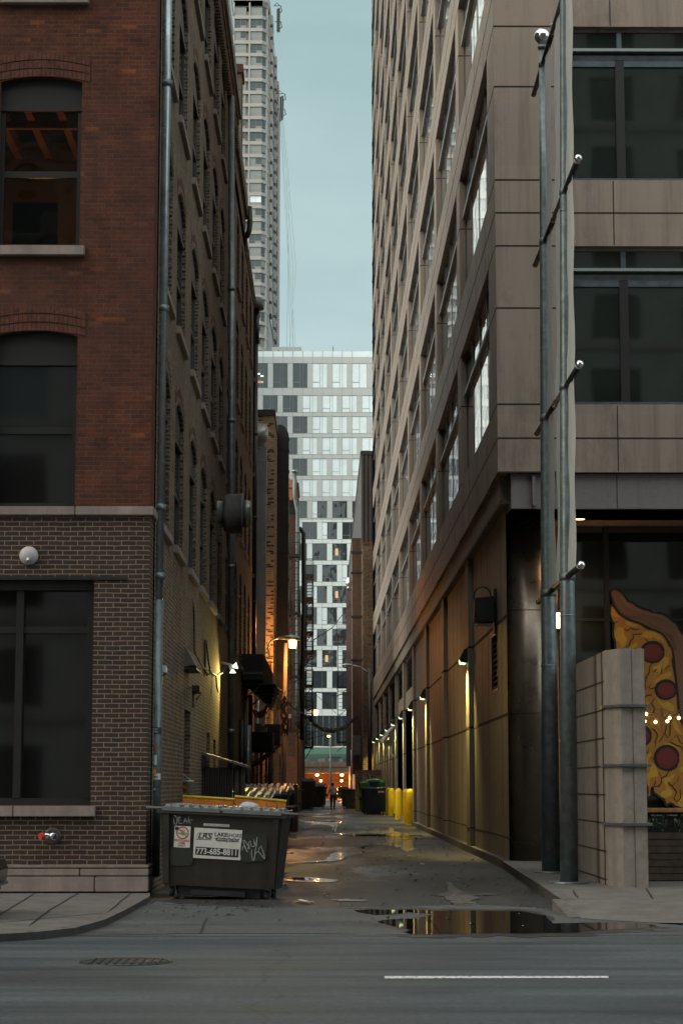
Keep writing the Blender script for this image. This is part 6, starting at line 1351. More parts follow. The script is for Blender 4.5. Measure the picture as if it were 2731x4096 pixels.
# ================================================================== person walking away
def skin_mesh(name, J, E, rad, m, sub=2):
    me = bpy.data.meshes.new(name); keys = list(J); me.from_pydata([J[k] for k in keys], [(keys.index(a), keys.index(b)) for a, b in E], [])
    o = bpy.data.objects.new(name, me); COL.objects.link(o)
    o.modifiers.new('s', 'SKIN'); 
    for i, k in enumerate(keys):
        v = me.skin_vertices[0].data[i]; r = rad[k]; v.radius = r if isinstance(r, tuple) else (r, r); v.use_root = (i == 0)
    sb = o.modifiers.new('d', 'SUBSURF'); sb.levels = sub; sb.render_levels = sub
    bpy.context.view_layer.update(); me2 = bpy.data.meshes.new_from_object(o.evaluated_get(bpy.context.evaluated_depsgraph_get()))
    bpy.data.objects.remove(o); me2.materials.clear(); me2.materials.append(m); me2.polygons.foreach_set('use_smooth', [True] * len(me2.polygons)); return me2
pp = G(1331, 3238); pe = thing('person', 'person in a grey T-shirt and dark trousers walking away down the alley', 'person', (pp.x, pp.y, 0)); sc_p = 1.0
J = dict(pel=(0, 0, .96), sp=(0, .0, 1.15), ch=(0, .01, 1.35), nk=(0, .02, 1.50), hd0=(0, .02, 1.58), hd=(0, .03, 1.67), ht=(0, .02, 1.75),
    shl=(-.17, .02, 1.42), ell=(-.27, 0, 1.16), wrl=(-.33, .04, .93), hal=(-.345, .06, .86), shr=(.17, .02, 1.42), elr=(.29, -.02, 1.17), wrr=(.37, .02, .95), har=(.39, .05, .88),
    hpl=(-.09, 0, .92), knl=(-.10, .04, .50), anl=(-.11, -.04, .09), tol=(-.12, .10, .03), hpr=(.09, 0, .92), knr=(.10, -.02, .50), anr=(.10, .03, .09), tor=(.11, .17, .03))
E = [('pel', 'sp'), ('sp', 'ch'), ('ch', 'nk'), ('nk', 'hd0'), ('hd0', 'hd'), ('hd', 'ht'), ('ch', 'shl'), ('shl', 'ell'), ('ell', 'wrl'), ('wrl', 'hal'), ('ch', 'shr'), ('shr', 'elr'), ('elr', 'wrr'), ('wrr', 'har'), ('pel', 'hpl'), ('hpl', 'knl'), ('knl', 'anl'), ('anl', 'tol'), ('pel', 'hpr'), ('hpr', 'knr'), ('knr', 'anr'), ('anr', 'tor')]
rad = dict(pel=(.14, .10), sp=(.13, .10), ch=(.15, .11), nk=.055, hd0=.06, hd=(.078, .095), ht=.045, shl=.06, ell=.042, wrl=.03, hal=(.035, .02), shr=.06, elr=.042, wrr=.03, har=(.035, .02), hpl=.085, knl=.056, anl=.04, tol=.04, hpr=.085, knr=.056, anr=.04, tor=.04)
part('body', skin_mesh('body', J, E, rad, M['skin']), pe, world=False)
mb = MB()
for s, hx, hy, hz in ((-1, -.345, .06, .86), (1, .39, .05, .88)):
    for i in range(4): mb.tube([(hx, hy - .03 + i * .02, hz), (hx + s * .005, hy - .02 + i * .022, hz - .05), (hx - s * .005, hy - .01 + i * .022, hz - .09 - .01 * (i in (1, 2)))], [.0095, .009, .007], M['skin'], 6)
    mb.tube([(hx, hy + .03, hz + .03), (hx - s * .01, hy + .065, hz - .005), (hx - s * .012, hy + .07, hz - .035)], [.011, .010, .008], M['skin'], 6)
part('fingers', mb, pe, world=False)
T = {k: J[k] for k in ('pel', 'sp', 'ch', 'nk', 'shl', 'shr')}; T['pel'] = (0, 0, .90); T['nk'] = (0, .02, 1.46); T['sl'] = (-.235, .01, 1.26); T['sr'] = (.25, 0, 1.27)
part('t_shirt', skin_mesh('t_shirt', T, [('pel', 'sp'), ('sp', 'ch'), ('ch', 'nk'), ('ch', 'shl'), ('shl', 'sl'), ('ch', 'shr'), ('shr', 'sr')], dict(pel=(.175, .13), sp=(.165, .125), ch=(.175, .13), nk=.075, shl=.085, shr=.085, sl=.075, sr=.075), M['shirt']), pe, world=False)
T = {k: J[k] for k in ('pel', 'hpl', 'knl', 'anl', 'hpr', 'knr', 'anr')}
part('trousers', skin_mesh('trousers', T, [('pel', 'hpl'), ('hpl', 'knl'), ('knl', 'anl'), ('pel', 'hpr'), ('hpr', 'knr'), ('knr', 'anr')], dict(pel=(.16, .12), hpl=.11, knl=.08, anl=.065, hpr=.11, knr=.08, anr=.065), M['pants']), pe, world=False)
mb = MB(); mb.lathe((0, .015, 1.66), [(.06, -.06), (.085, -.02), (.092, .03), (.08, .08), (.045, .112), (.001, .12)], M['hair'], 16); part('hair', mb, pe, world=False)
for s, y, x in ((-1, -.04, -.11), (1, .03, .10)): mb = MB(); mb.tube([(x, y - .07, .045), (x, y + .05, .05), (x + s * .01, y + .19, .035)], [.045, .05, .035], M['black'], 10); part('shoe', mb, pe, world=False)

# ================================================================== underpass and mint fence beyond the cross street
YU_ = 236.0
un = thing('underpass', 'brown concrete underpass lit orange inside at the end of the alley', 'bridge', (xat(1300, YU_), YU_, 0)); ux0, ux1 = -14, xat(1388, YU_) + 8
zb0_, zb1_ = zat(3092, YU_), zat(3050, YU_)
um = mat('underpass_concrete', (.17, .115, .09), .8, noise=(.6, .4), streak=.6)
mb = MB(); mb.box(ux0, ux1, YU_, YU_ + 14, zb0_, zb1_, um); mb.box(ux0, ux1, YU_ - .15, YU_ - .005, zb1_ - .5, zb1_ + .1, um); part('deck', mb, un)
mb = MB(); mb.box(ux0, ux1, YU_ + 12.0, YU_ + 12.3, 0, zb0_, um)
for i in range(4): x = xat(1262 + i * 45, YU_ + 12, 3130); mb.box(x, x + .02, YU_ + 11.985, YU_ + 11.999, 0, zb0_, M['joint'])
part('back_wall', mb, un)
mb = MB(); zz = zat(3121, YU_ + 6); mb.box(ux0, ux1, YU_ + 6, YU_ + 6.2, zz - .06, zz + .06, M['black']); part('cross_beam', mb, un)
for i, (px, py, Y) in enumerate(((1268, 3098, YU_ + 1.5), (1367, 3098, YU_ + 1.5), (1283, 3120, YU_ + 7), (1366, 3120, YU_ + 7))):
    c = P(px, py, Y); l_ = thing('underpass_lamp', ['near left lamp', 'near right lamp', 'far left lamp', 'far right lamp'][i] + ' glowing under the brown underpass', 'lamp', c, 0, 'lamps in the underpass')
    mb = MB(); mb.lathe(c, [(.18, .05), (.19, -.05), (.13, -.2), (.02, -.22)], M['e_under'], 12); part('lens', mb, l_); mb = MB(); mb.box(c.x - .2, c.x + .2, Y - .1, Y + .1, c.z + .052, max(c.z + .1, min(zb0_, c.z + .3)), M['black']); part('housing', mb, l_)
    light('underpass_light', 'POINT', c - Vector((0, .1, .45)), (1, .27, .04), 700, radius=.15)
for i, (px, py) in enumerate(((1226, 3178), (1372, 3176))):
    c = P(px, py, YU_ - 10); cr_ = thing('parked_car', ('left','right')[i] + ' small car with lit lights inside the far underpass', 'car', (c.x, YU_ - 10, 0)); mb = MB()
    mb.prism([(c.x - .9, YU_ - 10, .25), (c.x + .9, YU_ - 10, .25), (c.x + .88, YU_ - 10, .85), (c.x + .7, YU_ - 10, .95), (c.x + .55, YU_ - 10, 1.4), (c.x - .55, YU_ - 10, 1.4), (c.x - .7, YU_ - 10, .95), (c.x - .88, YU_ - 10, .85)], (0, 4, 0), M['car']); part('body', mb, cr_, bevel=.06)
    for s in (-1, 1):
        mb = MB(); mb.ball((c.x + s * .62, YU_ - 10.05, .68), .07, M['e_under'], 10); part('headlight', mb, cr_)
        mb = MB(); mb.lathe((c.x + s * .75, YU_ - 9.2, .32), [(.32, -.1), (.32, .1)], M['rubber'], 16, 'x'); part('wheel', mb, cr_)
mf = thing('panel_fence', 'mint green panel fence with posters above the underpass', 'fence', (xat(1300, YU_ + .5), YU_ + .5, zb1_)); YF_ = YU_ + .6
mb = MB(); mb.box(xat(1215, YF_), xat(1392, YF_), YF_, YF_ + .2, zb1_, zat(2988, YF_), M['mint']); mb.box(xat(1215, YF_), xat(1392, YF_), YF_ - .02, YF_ + .22, zat(2990, YF_), zat(2984, YF_), M['whitec']); part('panel', mb, mf)
for a, b, c, d, m in ((1272, 1285, 3035, 3049, 'sign'), (1287, 1300, 3035, 3047, 'sign'), (1312, 1323, 3033, 3045, 'sign'), (1356, 1372, 3036, 3048, 'sign'), (1330, 1386, 3034, 3053, 'teal'), (1314, 1338, 3046, 3053, 'stickor'), (1311, 1362, 3027, 3032, 'rust')):
    mb = MB(); mb.box(xat(a, YF_), xat(b, YF_), YF_ - (.06 if m != 'teal' else .04), YF_ - .03, zat(d, YF_), zat(c, YF_), M[m]); part('poster', mb, mf)
mb = MB()
for i in range(46): x = xat(1215 + i * 3.9, YF_ - .3); mb.box(x - .02, x + .02, YF_ - .3, YF_ - .26, zb1_, zb1_ + .95, M['ledgem'])
mb.box(xat(1215, YF_), xat(1392, YF_), YF_ - .31, YF_ - .255, zb1_ + .95, zb1_ + 1.0, M['ledgem']); part('handrail', mb, mf)
# ================================================================== white glazed building
YW_ = 322.0; WB = thing('white_building', 'white panelled building with staggered windows closing the alley view', 'building', (xat(1250, YW_), YW_, 0)); sx = YW_ / F
X0, X1 = xat(900, YW_), xat(1560, YW_); bx = lambda px: X0 + (px - 900) * sx
def crop(x, y): return 1000 + x / 1.8086, 1300 + y / 1.8086
wy = [(278, 455), (510, 632), (662, 784), (815, 937), (968, 1090), (1120, 1242), (1274, 1396), (1427, 1549), (1581, 1703), (1735, 1857), (1889, 2011), (2043, 2165), (2200, 2320), (2352, 2474), (2504, 2626), (2656, 2778)]
wins_ = []; pier_ = 145.5 / 1.8086
for r, (ya, yb) in enumerate(wy):
    off = 12 if r % 2 == 0 else 85
    if r == 0: off = 12
    zt_w, zb_w = zat(1300 + ya / 1.8086, YW_), zat(1300 + yb / 1.8086, YW_)
    for c in range(-3, 8):
        xa = 1000 + (off + c * 145.5) / 1.8086; wins_.append((r, c, bx(xa), bx(xa + 107 / 1.8086), zb_w, zt_w))
ztop = zat(1300 + 190 / 1.8086, YW_); zp = zat(1300 + 230 / 1.8086, YW_); zlob = zat(2860, YW_)
mb = MB(); zsp = wins_[7 * 11][5] + .35
for z0_, z1_, m_ in ((zlob, zsp, 'whitec'), (zsp, zp, 'greyc')): skin(mb, FR(YW_), X0, X1, z0_, z1_, [(w[2], w[3], w[4], w[5], 0, .12) for w in wins_ if X0 < w[2] and w[3] < X1 and z0_ < w[4] < z1_], M[m_])
mb.face([(X1, YW_, 0), (X1, YW_ + 25, 0), (X1, YW_ + 25, ztop), (X1, YW_, ztop)], M['whitec'])
for r, (ya, yb) in enumerate(wy):   # panel joints
    for z in (zat(1300 + (ya - 1) / 1.8086, YW_), zat(1300 + (yb + 1) / 1.8086, YW_)): mb.box(X0, X1, YW_ - .01, YW_ + .02, z - .025, z + .025, M['towers'])
for i in range(17): x = bx(1000 + (12 - 3 * 145.5 + i * 72.75) / 1.8086); mb.box(x - .02, x + .02, YW_ - .012, YW_ + .02, zlob, zp, M['towers'])
part('wall', mb, WB)
mb = MB(); mb.box(X0, X1, YW_ + .05, YW_ + .12, zp, ztop, M['blind'])
for i in range(17): x = bx(1000 + (12 - 3 * 145.5 + i * 72.75) / 1.8086); mb.box(x - .03, x + .03, YW_ + .0, YW_ + .05, zp, ztop, M['towers'])
part('parapet_glass', mb, WB)
wc = {}
rq = random.Random(9)
def wwin(w, h, kind):
    k = (round(w, 2), round(h, 2), kind)
    if k in wc: return wc[k]
    mb = MB(); mb.box(-w / 2, w / 2, .06, .08, 0, h, M['glassw'])
    if kind == 'blind': mb.box(-w / 2 + .02, w / 2 - .02, .03, .058, .0, h, M['blind'])  # pale sheet in place of the sky mirrored in the glass
    if kind == 'half': mb.box(-w / 2 + .02, -w * .18, .03, .058, 0, h, M['blind'])
    if kind == 'lit': mb.box(-w * .3, -w * .1, .03, .058, h * .3, h * .7, M['e_warm'])
    if kind == 'office': mb.box(-w * .2, -w * .05, .03, .058, h * .55, h * .6, M['e_cool']); mb.box(.05, w * .2, .03, .058, h * .46, h * .51, M['e_cool']); mb.box(-w * .35, w * .2, .03, .057, h * .2, h * .28, M['e_warm'])
    mb.box(-.03, .03, .0, .0295, 0, h, M['towers']); mb.box(-w / 2, w / 2, .0, .0295, h - .04, h, M['towers']); mb.box(-w / 2, w / 2, .0, .0295, 0, .04, M['towers']); mb.box(-w / 2, -.031, .0, .0295, h * .22, h * .245, M['towers'])
    wc[k] = mb.mesh('window'); return wc[k]
cnt = 0; restw = MB()
order = sorted(wins_, key=lambda w: -(1 if -1 <= w[1] <= 6 else 0))
for r, c, xa, xb, za, zb_ in order:
    if not (X0 < xa and xb < X1): continue
    inview = xb > bx(1000) and xa < bx(1492)
    px = 900 + ((xa + xb) / 2 - X0) / sx
    if r == 0: kind = ['plain', 'plain', 'plain', 'office', 'plain', 'plain', 'blind', 'blind', 'blind', 'blind', 'blind'][c + 3]
    elif r < 6: kind = 'blind' if px > 1228 else 'plain'
    elif r < 8: kind = 'half' if px > 1240 and px < 1330 else 'plain'
    else: kind = rq.choice(['plain', 'plain', 'plain', 'half', 'half'])
    if (r, c) in ((8, 4), (10, 4), (13, 3)): kind = 'lit'
    if inview and cnt < 96:
        o = part('window', wwin(xb - xa, zb_ - za, kind), WB, world=False); o.location = Vector(((xa + xb) / 2, YW_ + .04, za)) - WB.location; cnt += 1
    else: restw.box(xa, xb, YW_ + .1, YW_ + .118, za, zb_, M['glassw'])
restw.box(X0 + .1, X1 - .1, YW_ + .3, YW_ + 25, 0, ztop - .1, M['darkroom']); part('other_windows', restw, WB, kind='stuff')
mb = MB(); mb.box(X0, X1, YW_ + .04, YW_ + .06, 0, zlob - .1, M['glassw'])
for i in range(28): x = X0 + i * .98; mb.box(x - .04, x + .04, YW_ - .05, YW_ + .039, 0, zlob - .1, M['towers'])
mb.box(X0, X1, YW_ - .06, YW_ + .1, zlob - .1, zlob, M['whitec']); part('lobby_glazing', mb, WB)
mb = MB(); a, b = bx(1076), bx(1200); mb.box(a, b, YW_ + 8, YW_ + 14, ztop - .2, zat(1388, YW_ + 8), M['greyc']); mb.box(a - 1, b + 1, YW_ + 1, YW_ + 7, ztop - .25, ztop - .1, M['greyc']); mb.box(bx(1329), bx(1333), YW_ + 2, YW_ + 2.2, ztop - .1, zat(1386, YW_ + 2), M['towers']); mb.lathe((bx(1107), YW_ + 4, ztop - .1), [(.12, 0), (.12, .9), (.2, 1.0), (.2, 1.2)], M['zinc'], 10); part('roof_plant', mb, WB)
# ================================================================== tower
YTW = 460.0; s = YTW / F; TW = thing('tower', 'tall grey beige residential tower with grids of bay windows rising on the left', 'building', (-30, 480, 0))
tx = lambda px: (px - VX) * s
fl0 = zat(25, YTW, 1000); fp_ = (zat(25, YTW, 1000) - zat(1402, YTW, 1000)) / 27.0; nfl = 27
zroof = zat(2, YTW, 1050)
xs_ = (1088 - VX) * (YTW + 38) / F
A = [(-62, YTW), (tx(1036), YTW), (tx(1057), YTW + 1.5), (tx(1057) + .45, YTW + 5), (xs_, YTW + 38)]
zbase = fl0 - 32 * fp_
mb = MB(); B_ = A + [(xs_, YTW + 60), (-62, YTW + 60)]
mb.prism([(x, y + .75, 0) for x, y in B_], (0, 0, zroof - 2.5), M['towers'])     # recessed core
for f in range(33):                                                         # spandrel ring per floor
    z = fl0 - f * fp_; mb.prism([(x, y, z) for x, y in B_], (0, 0, fp_ * (.27 if f else 1.0)), M['towerc'])
mb.prism([(x, y, fl0 + .02) for x, y in B_], (0, 0, zroof - fl0), M['towerc'])
cols_t = []
for i in range(-9, 1):
    xr_ = tx(986) + i * tx(0) * 0 + i * (66 * s); cols_t.append(xr_)
for x in cols_t: mb.box(x - .38, x - .02, YTW - .05, YTW + 1, 0, zroof - .5, M['towerc'])
mb.box(tx(1034), tx(1040), YTW - .04, YTW + .9, 0, zroof - .5, M['towerc']) if False else None
for (x, y) in ((tx(1057), YTW + 1.5), (tx(1057) + .45, YTW + 5)): mb.box(x - .55, x + .06, y - .05, y + 1.2, 0, zroof - .5, M['towerc'])
part('wall', mb, TW)
rt = random.Random(2)
def twin(w, h, tones):
    mb = MB(); mb.box(0, w, .02, .06, 0, h, M['towers']); n = 2; g = [M[t] for t in tones]
    mb.box(.06, w * .5 - .03, 0, .02, h * .33, h - .06, g[0]); mb.box(w * .5 + .03, w - .06, 0, .02, h * .33, h - .06, g[1]); mb.box(.06, w * .5 - .03, 0, .02, .06, h * .30, g[2]); mb.box(w * .5 + .03, w - .06, 0, .02, .06, h * .30, g[3]); return mb.mesh('window')
TT = [('glasst', 'glasst', 'glasst', 'towers'), ('glasst', 'glasst', 'towers', 'towers'), ('glasst', 'glasstd', 'glasst', 'towers'), ('glasstd', 'glasstd', 'glasstd', 'towers'), ('blind', 'blind', 'glasst', 'towers')]
wA = [twin(48 * s, fp_ * .73, t) for t in TT]; n_w = 0; rest_t = MB()
wS = []
for t in (('glasst', 'glasst', 'glasst', 'towers'), ('glasstd', 'glasst', 'glasstd', 'towers')):
    mb = MB(); h = fp_ * .73; mb.box(0, 30, .02, .06, 0, h, M['towers'])
    mb.box(7, 27, 0, .019, h * .3, h - .06, M[t[0]]); mb.box(7, 27, 0, .019, .06, h * .27, M['glasstd']); mb.box(0, 6, -.5, .019, 0, h, M['towerc']); mb.box(27.6, 31, -.5, .019, 0, h, M['towerc'])
    wS.append(mb.mesh('window'))
wC = []
for t in ('glasstd', 'glasst'):
    mb = MB(); w_ = math.hypot(tx(1057) - tx(1036), 1.5) - .7; h = fp_ * .73; mb.box(0, w_, .02, .06, 0, h, M['towers']); mb.box(.05, w_ - .05, 0, .019, h * .33, h - .05, M[t]); mb.box(.05, w_ - .05, 0, .019, .05, h * .29, M['glasstd']); wC.append(mb.mesh('window'))
ang_c = math.atan2(1.5, tx(1057) - tx(1036)); ang_s = math.atan2(33, xs_ - (tx(1057) + .45))
for f in range(32):
    z = fl0 - (f + 1) * fp_ + fp_ * .27
    for i, x in enumerate(cols_t):
        k = rt.randrange(4) if f != 15 else 4
        if f == 15 and i < 8: k = 1
        if i >= 8 and f < 28 and n_w < 99: o = part('window', wA[k], TW, world=False); o.location = Vector((x + .02, YTW + .35, z)) - TW.location; n_w += 1
        else: rest_t.box(x + .05, x + .05 + 23 * s, YTW + .35, YTW + .4, z + fp_ * .25, z + fp_ * .7, M[TT[k][0]]); rest_t.box(x + .05 + 24.5 * s, x + 48 * s, YTW + .35, YTW + .4, z + fp_ * .25, z + fp_ * .7, M[TT[k][1]]); rest_t.box(x + .05, x + 48 * s, YTW + .36, YTW + .4, z + .05, z + fp_ * .22, M['glasst'])
    if f < 28 and n_w < 99:
        o = part('window', wC[rt.random() < .35], TW, world=False); o.location = Vector((tx(1036) + .02, YTW + .3, z)) - TW.location; o.rotation_euler.z = ang_c; n_w += 1
    o2 = wS[rt.random() < .6]
    if n_w < 99: o = part('window', o2, TW, world=False); o.location = Vector((tx(1057) + .62, YTW + 5.6, z)) - TW.location; o.rotation_euler.z = ang_s; n_w += 1
    else: pass
part('other_windows', rest_t, TW, kind='stuff')
# lower wing of the tower behind, with its own short side
zl2 = zat(313, YTW + 40, 1098); xw0, xw1 = (1060 - VX) * (YTW + 42) / F, (1106 - VX) * (YTW + 42) / F
mb = MB(); mb.box(xw0, xw1, YTW + 42, YTW + 58, 0, zl2, M['towerc'])
for f in range(1, 26):
    z = zl2 - f * fp_ * 1.02; mb.box(xw1 - .85, xw1 - .3, YTW + 41.95, YTW + 42, z, z + fp_ * .68, M['glasstd'])
part('wing', mb, TW)
for i, (px, py0, py1, pxw, Y) in enumerate(((1103, 20, 122, 16, YTW - 1), (1118, 372, 470, 20, YTW + 30))):
    z0, z1 = zat(py1, Y, px), zat(py0, Y, px); x = (px - VX) * Y / F; w_ = pxw * Y / F
    g = thing('window_cleaning_rig', ('upper', 'lower')[i] + ' dark window cleaning rig hanging at the tower edge', 'rig', (x, Y, z0), 0, 'rigs on the tower')
    mb = MB(); mb.prism([(x - w_ / 2, Y, z0 - (.9 if i else 0)), (x + w_ * .35, Y, z0), (x + w_ * .35, Y, z1 - .6), (x - w_ / 2, Y, z1 - 1.0)], (0, 1.2, 0), M['black']); part('platform', mb, g); mb = MB()
    for zz in (z0 + .8, z1 - 1.6): 
        mb.tube([(x - w_, Y, zz + 1.4), (x + w_ * .6, Y, zz + 1.4), (x + w_ * .75, Y, zz)], .09, M['black'], 6); mb.tube([(x + w_ * .2, Y, zz - .3), (x + w_ * .8, Y, zz - .1), (x + w_ * .6, Y, zz + 1.4)], .12, M['black'], 6)
    mb.tube([(x - w_ * 1.3, Y, z1 - .3), (x - w_ * .4, Y, z1 + .6), (x + w_ * .2, Y, z1 - .2)], .09, M['black'], 6); part('frame', mb, g); mb = MB()
    hz_ = mat('hoist_rope', (.30, .37, .38), .8)
    for k in range(3): mb.tube([P(px + 4 + k * 5, py1 + 2, Y), P(px + 30 + k * 12 + i * 12, py1 + 600, Y - 20), P(px + (72 - 14 * k) * (1 if not i else .9), 1395, Y - 40)], .035, hz_, 4)
    part('rope', mb, g)
# pale tower hidden behind the left row: it shows only as the bright grid mirrored in the alley windows
RT_ = thing('tower', 'pale banded tower mirrored in the alley windows of the stone building', 'tower', (-24, 310, 0)); mb = MB(); ax0, ax1 = (430 - VX) * 300 / F, (880 - VX) * 300 / F
mb.box(ax0, ax1, 300.3, 325, 0, 150, M['blind'])
for f in range(46): mb.box(ax0, ax1 + .25, 300, 325, f * 3.25, f * 3.25 + 1.15, M['white'])
for i in range(12): x = ax0 + (ax1 - ax0) * i / 11; mb.box(x - .25, x + .25, 299.9, 301, 0, 150, M['white'])
part('wall', mb, RT_); mb = MB()
for i in range(11):
    x = ax0 + (ax1 - ax0) * i / 11; mb.box(x + .9, x + 1.05, 300.2, 300.29, 0, 150, M['towers']); mb.box(x + .26, x + .7, 300.22, 300.29, 0, 150, M['glasstd']) if i % 2 else None
part('glazing', mb, RT_)
# ================================================================== across the street, behind the viewer (seen in reflections, raised to shade the near facades)
OB = thing('opposite_building', 'plain building facing the alley from across the street', 'building', (0, -16, 0)); ob_rows = [(.9 + 3.6 * k, 3.1 + 3.6 * k) for k in range(12)]
mb = MB(); oc = [(-42 + i * 4.2, -42 + i * 4.2 + 2.2) for i in range(20)]
pl = lambda u, v, d: (u, -14 - d, v)
skin(mb, pl, -44, 44, 0, 44, [(c[0], c[1], r[0], r[1], 0, .25) for c in oc for r in ob_rows], M['across'])
for r in ob_rows: mb.box(-44, 44, -14, -13.9, r[0] - .55, r[0] - .3, M['stone'])
part('wall', mb, OB); mb = MB(); mb.box(-44, 44, -14.4, -14.27, .2, 43.7, M['glassd']); mb.box(-44, 44, -30, -14.01, 44, 44.3, M['black']); mb.box(-43.9, 43.9, -29.9, -14.5, 0, 43.9, M['darkroom']); part('roof', mb, OB)
# parked car at the left edge
pc = thing('parked_car', 'dark car whose bumper just shows at the left edge by the kerb', 'car', (-6.2, 24.6, 0)); mb = MB()
prof = [(-8.3, .3), (-4.15, .28), (-3.98, .40), (-3.95, .62), (-4.02, .80), (-4.3, .92), (-5.1, 1.0), (-5.7, 1.42), (-7.2, 1.46), (-8.0, 1.0), (-8.4, .9)]
mb.prism([(x, 23.8, z) for x, z in prof], (0, 1.75, 0), M['car']); part('body', mb, pc, bevel=.07)
for x in (-4.85, -7.5):
    for y in (23.82, 25.5): mb = MB(); mb.lathe((x, y, .33), [(.2, -.1), (.33, -.09), (.33, .09), (.2, .1)], M['rubber'], 24, 'y'); wh = part('wheel', mb, pc); mb = MB(); mb.lathe((x, y, .33), [(.19, -.11), (.19, .11)], M['zinc'], 18, 'y'); part('rim', mb, wh)
mb = MB(); mb.box(-4.03, -3.93, 24.0, 25.35, .44, .47, M['ledgem']); part('trim', mb, pc)
mb = MB(); mb.box(-7.1, -5.75, 23.785, 23.8, 1.02, 1.36, M['glassd']); part('side_window', mb, pc)
SKYK = 10.5
# ================================================================== world and sun
w = bpy.data.worlds.new("World"); scene.world = w; w.use_nodes = True; nt = w.node_tree
bg = nt.nodes['Background']; sky = nt.nodes.new('ShaderNodeTexSky'); sky.sky_type = 'NISHITA'; sky.sun_disc = False
SE, SR = 14, -100
sky.sun_elevation = R(SE); sky.sun_rotation = R(SR); sky.air_density = 1.2; sky.dust_density = 2.5; sky.ozone_density = 2.0
tc = nt.nodes.new('ShaderNodeTexCoord'); sp = nt.nodes.new('ShaderNodeSeparateXYZ'); nt.links.new(tc.outputs['Generated'], sp.inputs[0])
rp = nt.nodes.new('ShaderNodeValToRGB'); nt.links.new(sp.outputs['Z'], rp.inputs['Fac'])
el = rp.color_ramp.elements; el[0].position = .0; el[0].color = (.60, .70, .72, 1); el[1].position = .5; el[1].color = (.62, .73, .74, 1)
e = el.new(.20); e.color = (.51, .665, .685, 1); e = el.new(.36); e.color = (.40, .575, .58, 1); e = el.new(1.0); e.color = (1.02, 1.10, 1.15, 1)
nz = nt.nodes.new('ShaderNodeTexNoise'); nz.inputs['Scale'].default_value = 4.5; nz.inputs['Detail'].default_value = 5
mpn = nt.nodes.new('ShaderNodeMapping'); mpn.inputs['Scale'].default_value = (1, 1, 3.5); nt.links.new(tc.outputs['Generated'], mpn.inputs[0]); nt.links.new(mpn.outputs[0], nz.inputs['Vector'])
cl = nt.nodes.new('ShaderNodeMix'); cl.data_type = 'RGBA'; cl.blend_type = 'MULTIPLY'; cl.inputs[0].default_value = 1.0
cr = nt.nodes.new('ShaderNodeValToRGB'); cr.color_ramp.elements[0].position = .35; cr.color_ramp.elements[0].color = (.82, .85, .86, 1); cr.color_ramp.elements[1].position = .7; cr.color_ramp.elements[1].color = (1.09, 1.07, 1.06, 1)
nt.links.new(nz.outputs['Fac'], cr.inputs[0]); nt.links.new(rp.outputs[0], cl.inputs[6]); nt.links.new(cr.outputs[0], cl.inputs[7])
sc = nt.nodes.new('ShaderNodeMix'); sc.data_type = 'RGBA'; sc.blend_type = 'MULTIPLY'; sc.inputs[0].default_value = 1.0; sc.inputs[7].default_value = (SKYK, SKYK, SKYK, 1)
nt.links.new(cl.outputs[2], sc.inputs[6])
# the evening glow behind the viewer: brighter and warmer towards the south
mr = nt.nodes.new('ShaderNodeMapRange'); mr.inputs[1].default_value = .25; mr.inputs[2].default_value = -.75; mr.inputs[3].default_value = 0; mr.inputs[4].default_value = 1; nt.links.new(sp.outputs['Y'], mr.inputs[0])
gl = nt.nodes.new('ShaderNodeMix'); gl.data_type = 'RGBA'; gl.inputs[6].default_value = (1, 1, 1, 1); gl.inputs[7].default_value = (3.3, 3.0, 2.8, 1); lo_ = nt.nodes.new('ShaderNodeMapRange'); lo_.inputs[1].default_value = .70; lo_.inputs[2].default_value = .45; lo_.inputs[3].default_value = .55; lo_.inputs[4].default_value = 1.0; nt.links.new(sp.outputs['Z'], lo_.inputs[0])
ml_ = nt.nodes.new('ShaderNodeMath'); ml_.operation = 'MULTIPLY'; nt.links.new(mr.outputs[0], ml_.inputs[0]); nt.links.new(lo_.outputs[0], ml_.inputs[1]); nt.links.new(ml_.outputs[0], gl.inputs[0])
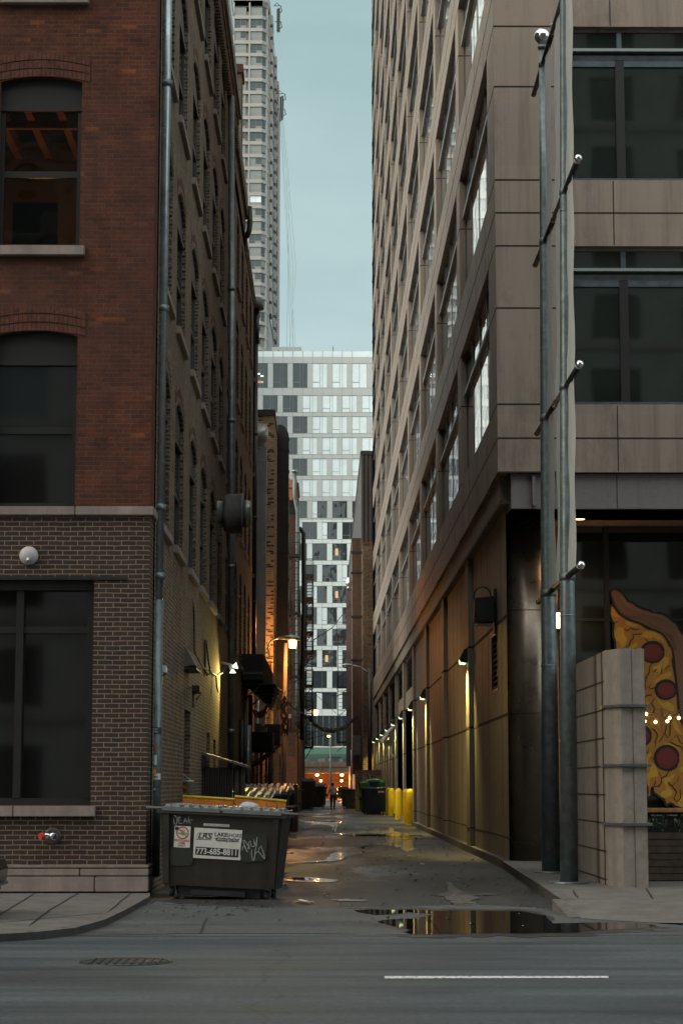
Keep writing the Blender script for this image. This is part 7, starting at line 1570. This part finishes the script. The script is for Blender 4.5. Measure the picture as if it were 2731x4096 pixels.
sg = nt.nodes.new('ShaderNodeMix'); sg.data_type = 'RGBA'; sg.blend_type = 'MULTIPLY'; sg.inputs[0].default_value = 1.0; nt.links.new(sc.outputs[2], sg.inputs[6]); nt.links.new(gl.outputs[2], sg.inputs[7])
mx = nt.nodes.new('ShaderNodeMix'); mx.data_type = 'RGBA'; mx.inputs[0].default_value = .9
nt.links.new(sky.outputs[0], mx.inputs[6]); mw = nt.nodes.new('ShaderNodeMapRange'); mw.inputs[1].default_value = -.15; mw.inputs[2].default_value = -.75; mw.inputs[3].default_value = 0; mw.inputs[4].default_value = 1; nt.links.new(sp.outputs['X'], mw.inputs[0])
gw_ = nt.nodes.new('ShaderNodeMix'); gw_.data_type = 'RGBA'; gw_.inputs[6].default_value = (1, 1, 1, 1); gw_.inputs[7].default_value = (2.0, 1.7, 1.45, 1); nt.links.new(mw.outputs[0], gw_.inputs[0])
sw_ = nt.nodes.new('ShaderNodeMix'); sw_.data_type = 'RGBA'; sw_.blend_type = 'MULTIPLY'; sw_.inputs[0].default_value = 1.0; nt.links.new(sg.outputs[2], sw_.inputs[6]); nt.links.new(gw_.outputs[2], sw_.inputs[7])
nt.links.new(sw_.outputs[2], mx.inputs[7]); nt.links.new(mx.outputs[2], bg.inputs[0]); bg.inputs[1].default_value = .1
d = Vector((math.sin(R(SR)) * math.cos(R(38)), math.cos(R(SR)) * math.cos(R(38)), math.sin(R(38))))
sun = light('sun', 'SUN', (0, 0, 60), (1.0, .84, .68), 0.9); sun.data.angle = R(30)
sun.rotation_euler = (-d).to_track_quat('-Z', 'Y').to_euler()
vs = scene.view_settings; scene.display_settings.display_device = 'sRGB'; vs.view_transform = 'Standard'; vs.look = 'None'; vs.exposure = 0.0; vs.gamma = 1; vs.use_curve_mapping = False
scene.render.engine = 'CYCLES'
cy = scene.cycles; cy.use_denoising = True; cy.denoiser = 'OPENIMAGEDENOISE'; cy.max_bounces = 6; cy.diffuse_bounces = 3; cy.glossy_bounces = 4; cy.transmission_bounces = 4; cy.transparent_max_bounces = 8
cy.caustics_reflective = False; cy.caustics_refractive = False; cy.sample_clamp_indirect = 4; cy.use_light_tree = True
try: cy.use_adaptive_sampling = True; cy.adaptive_threshold = .015
except Exception: pass
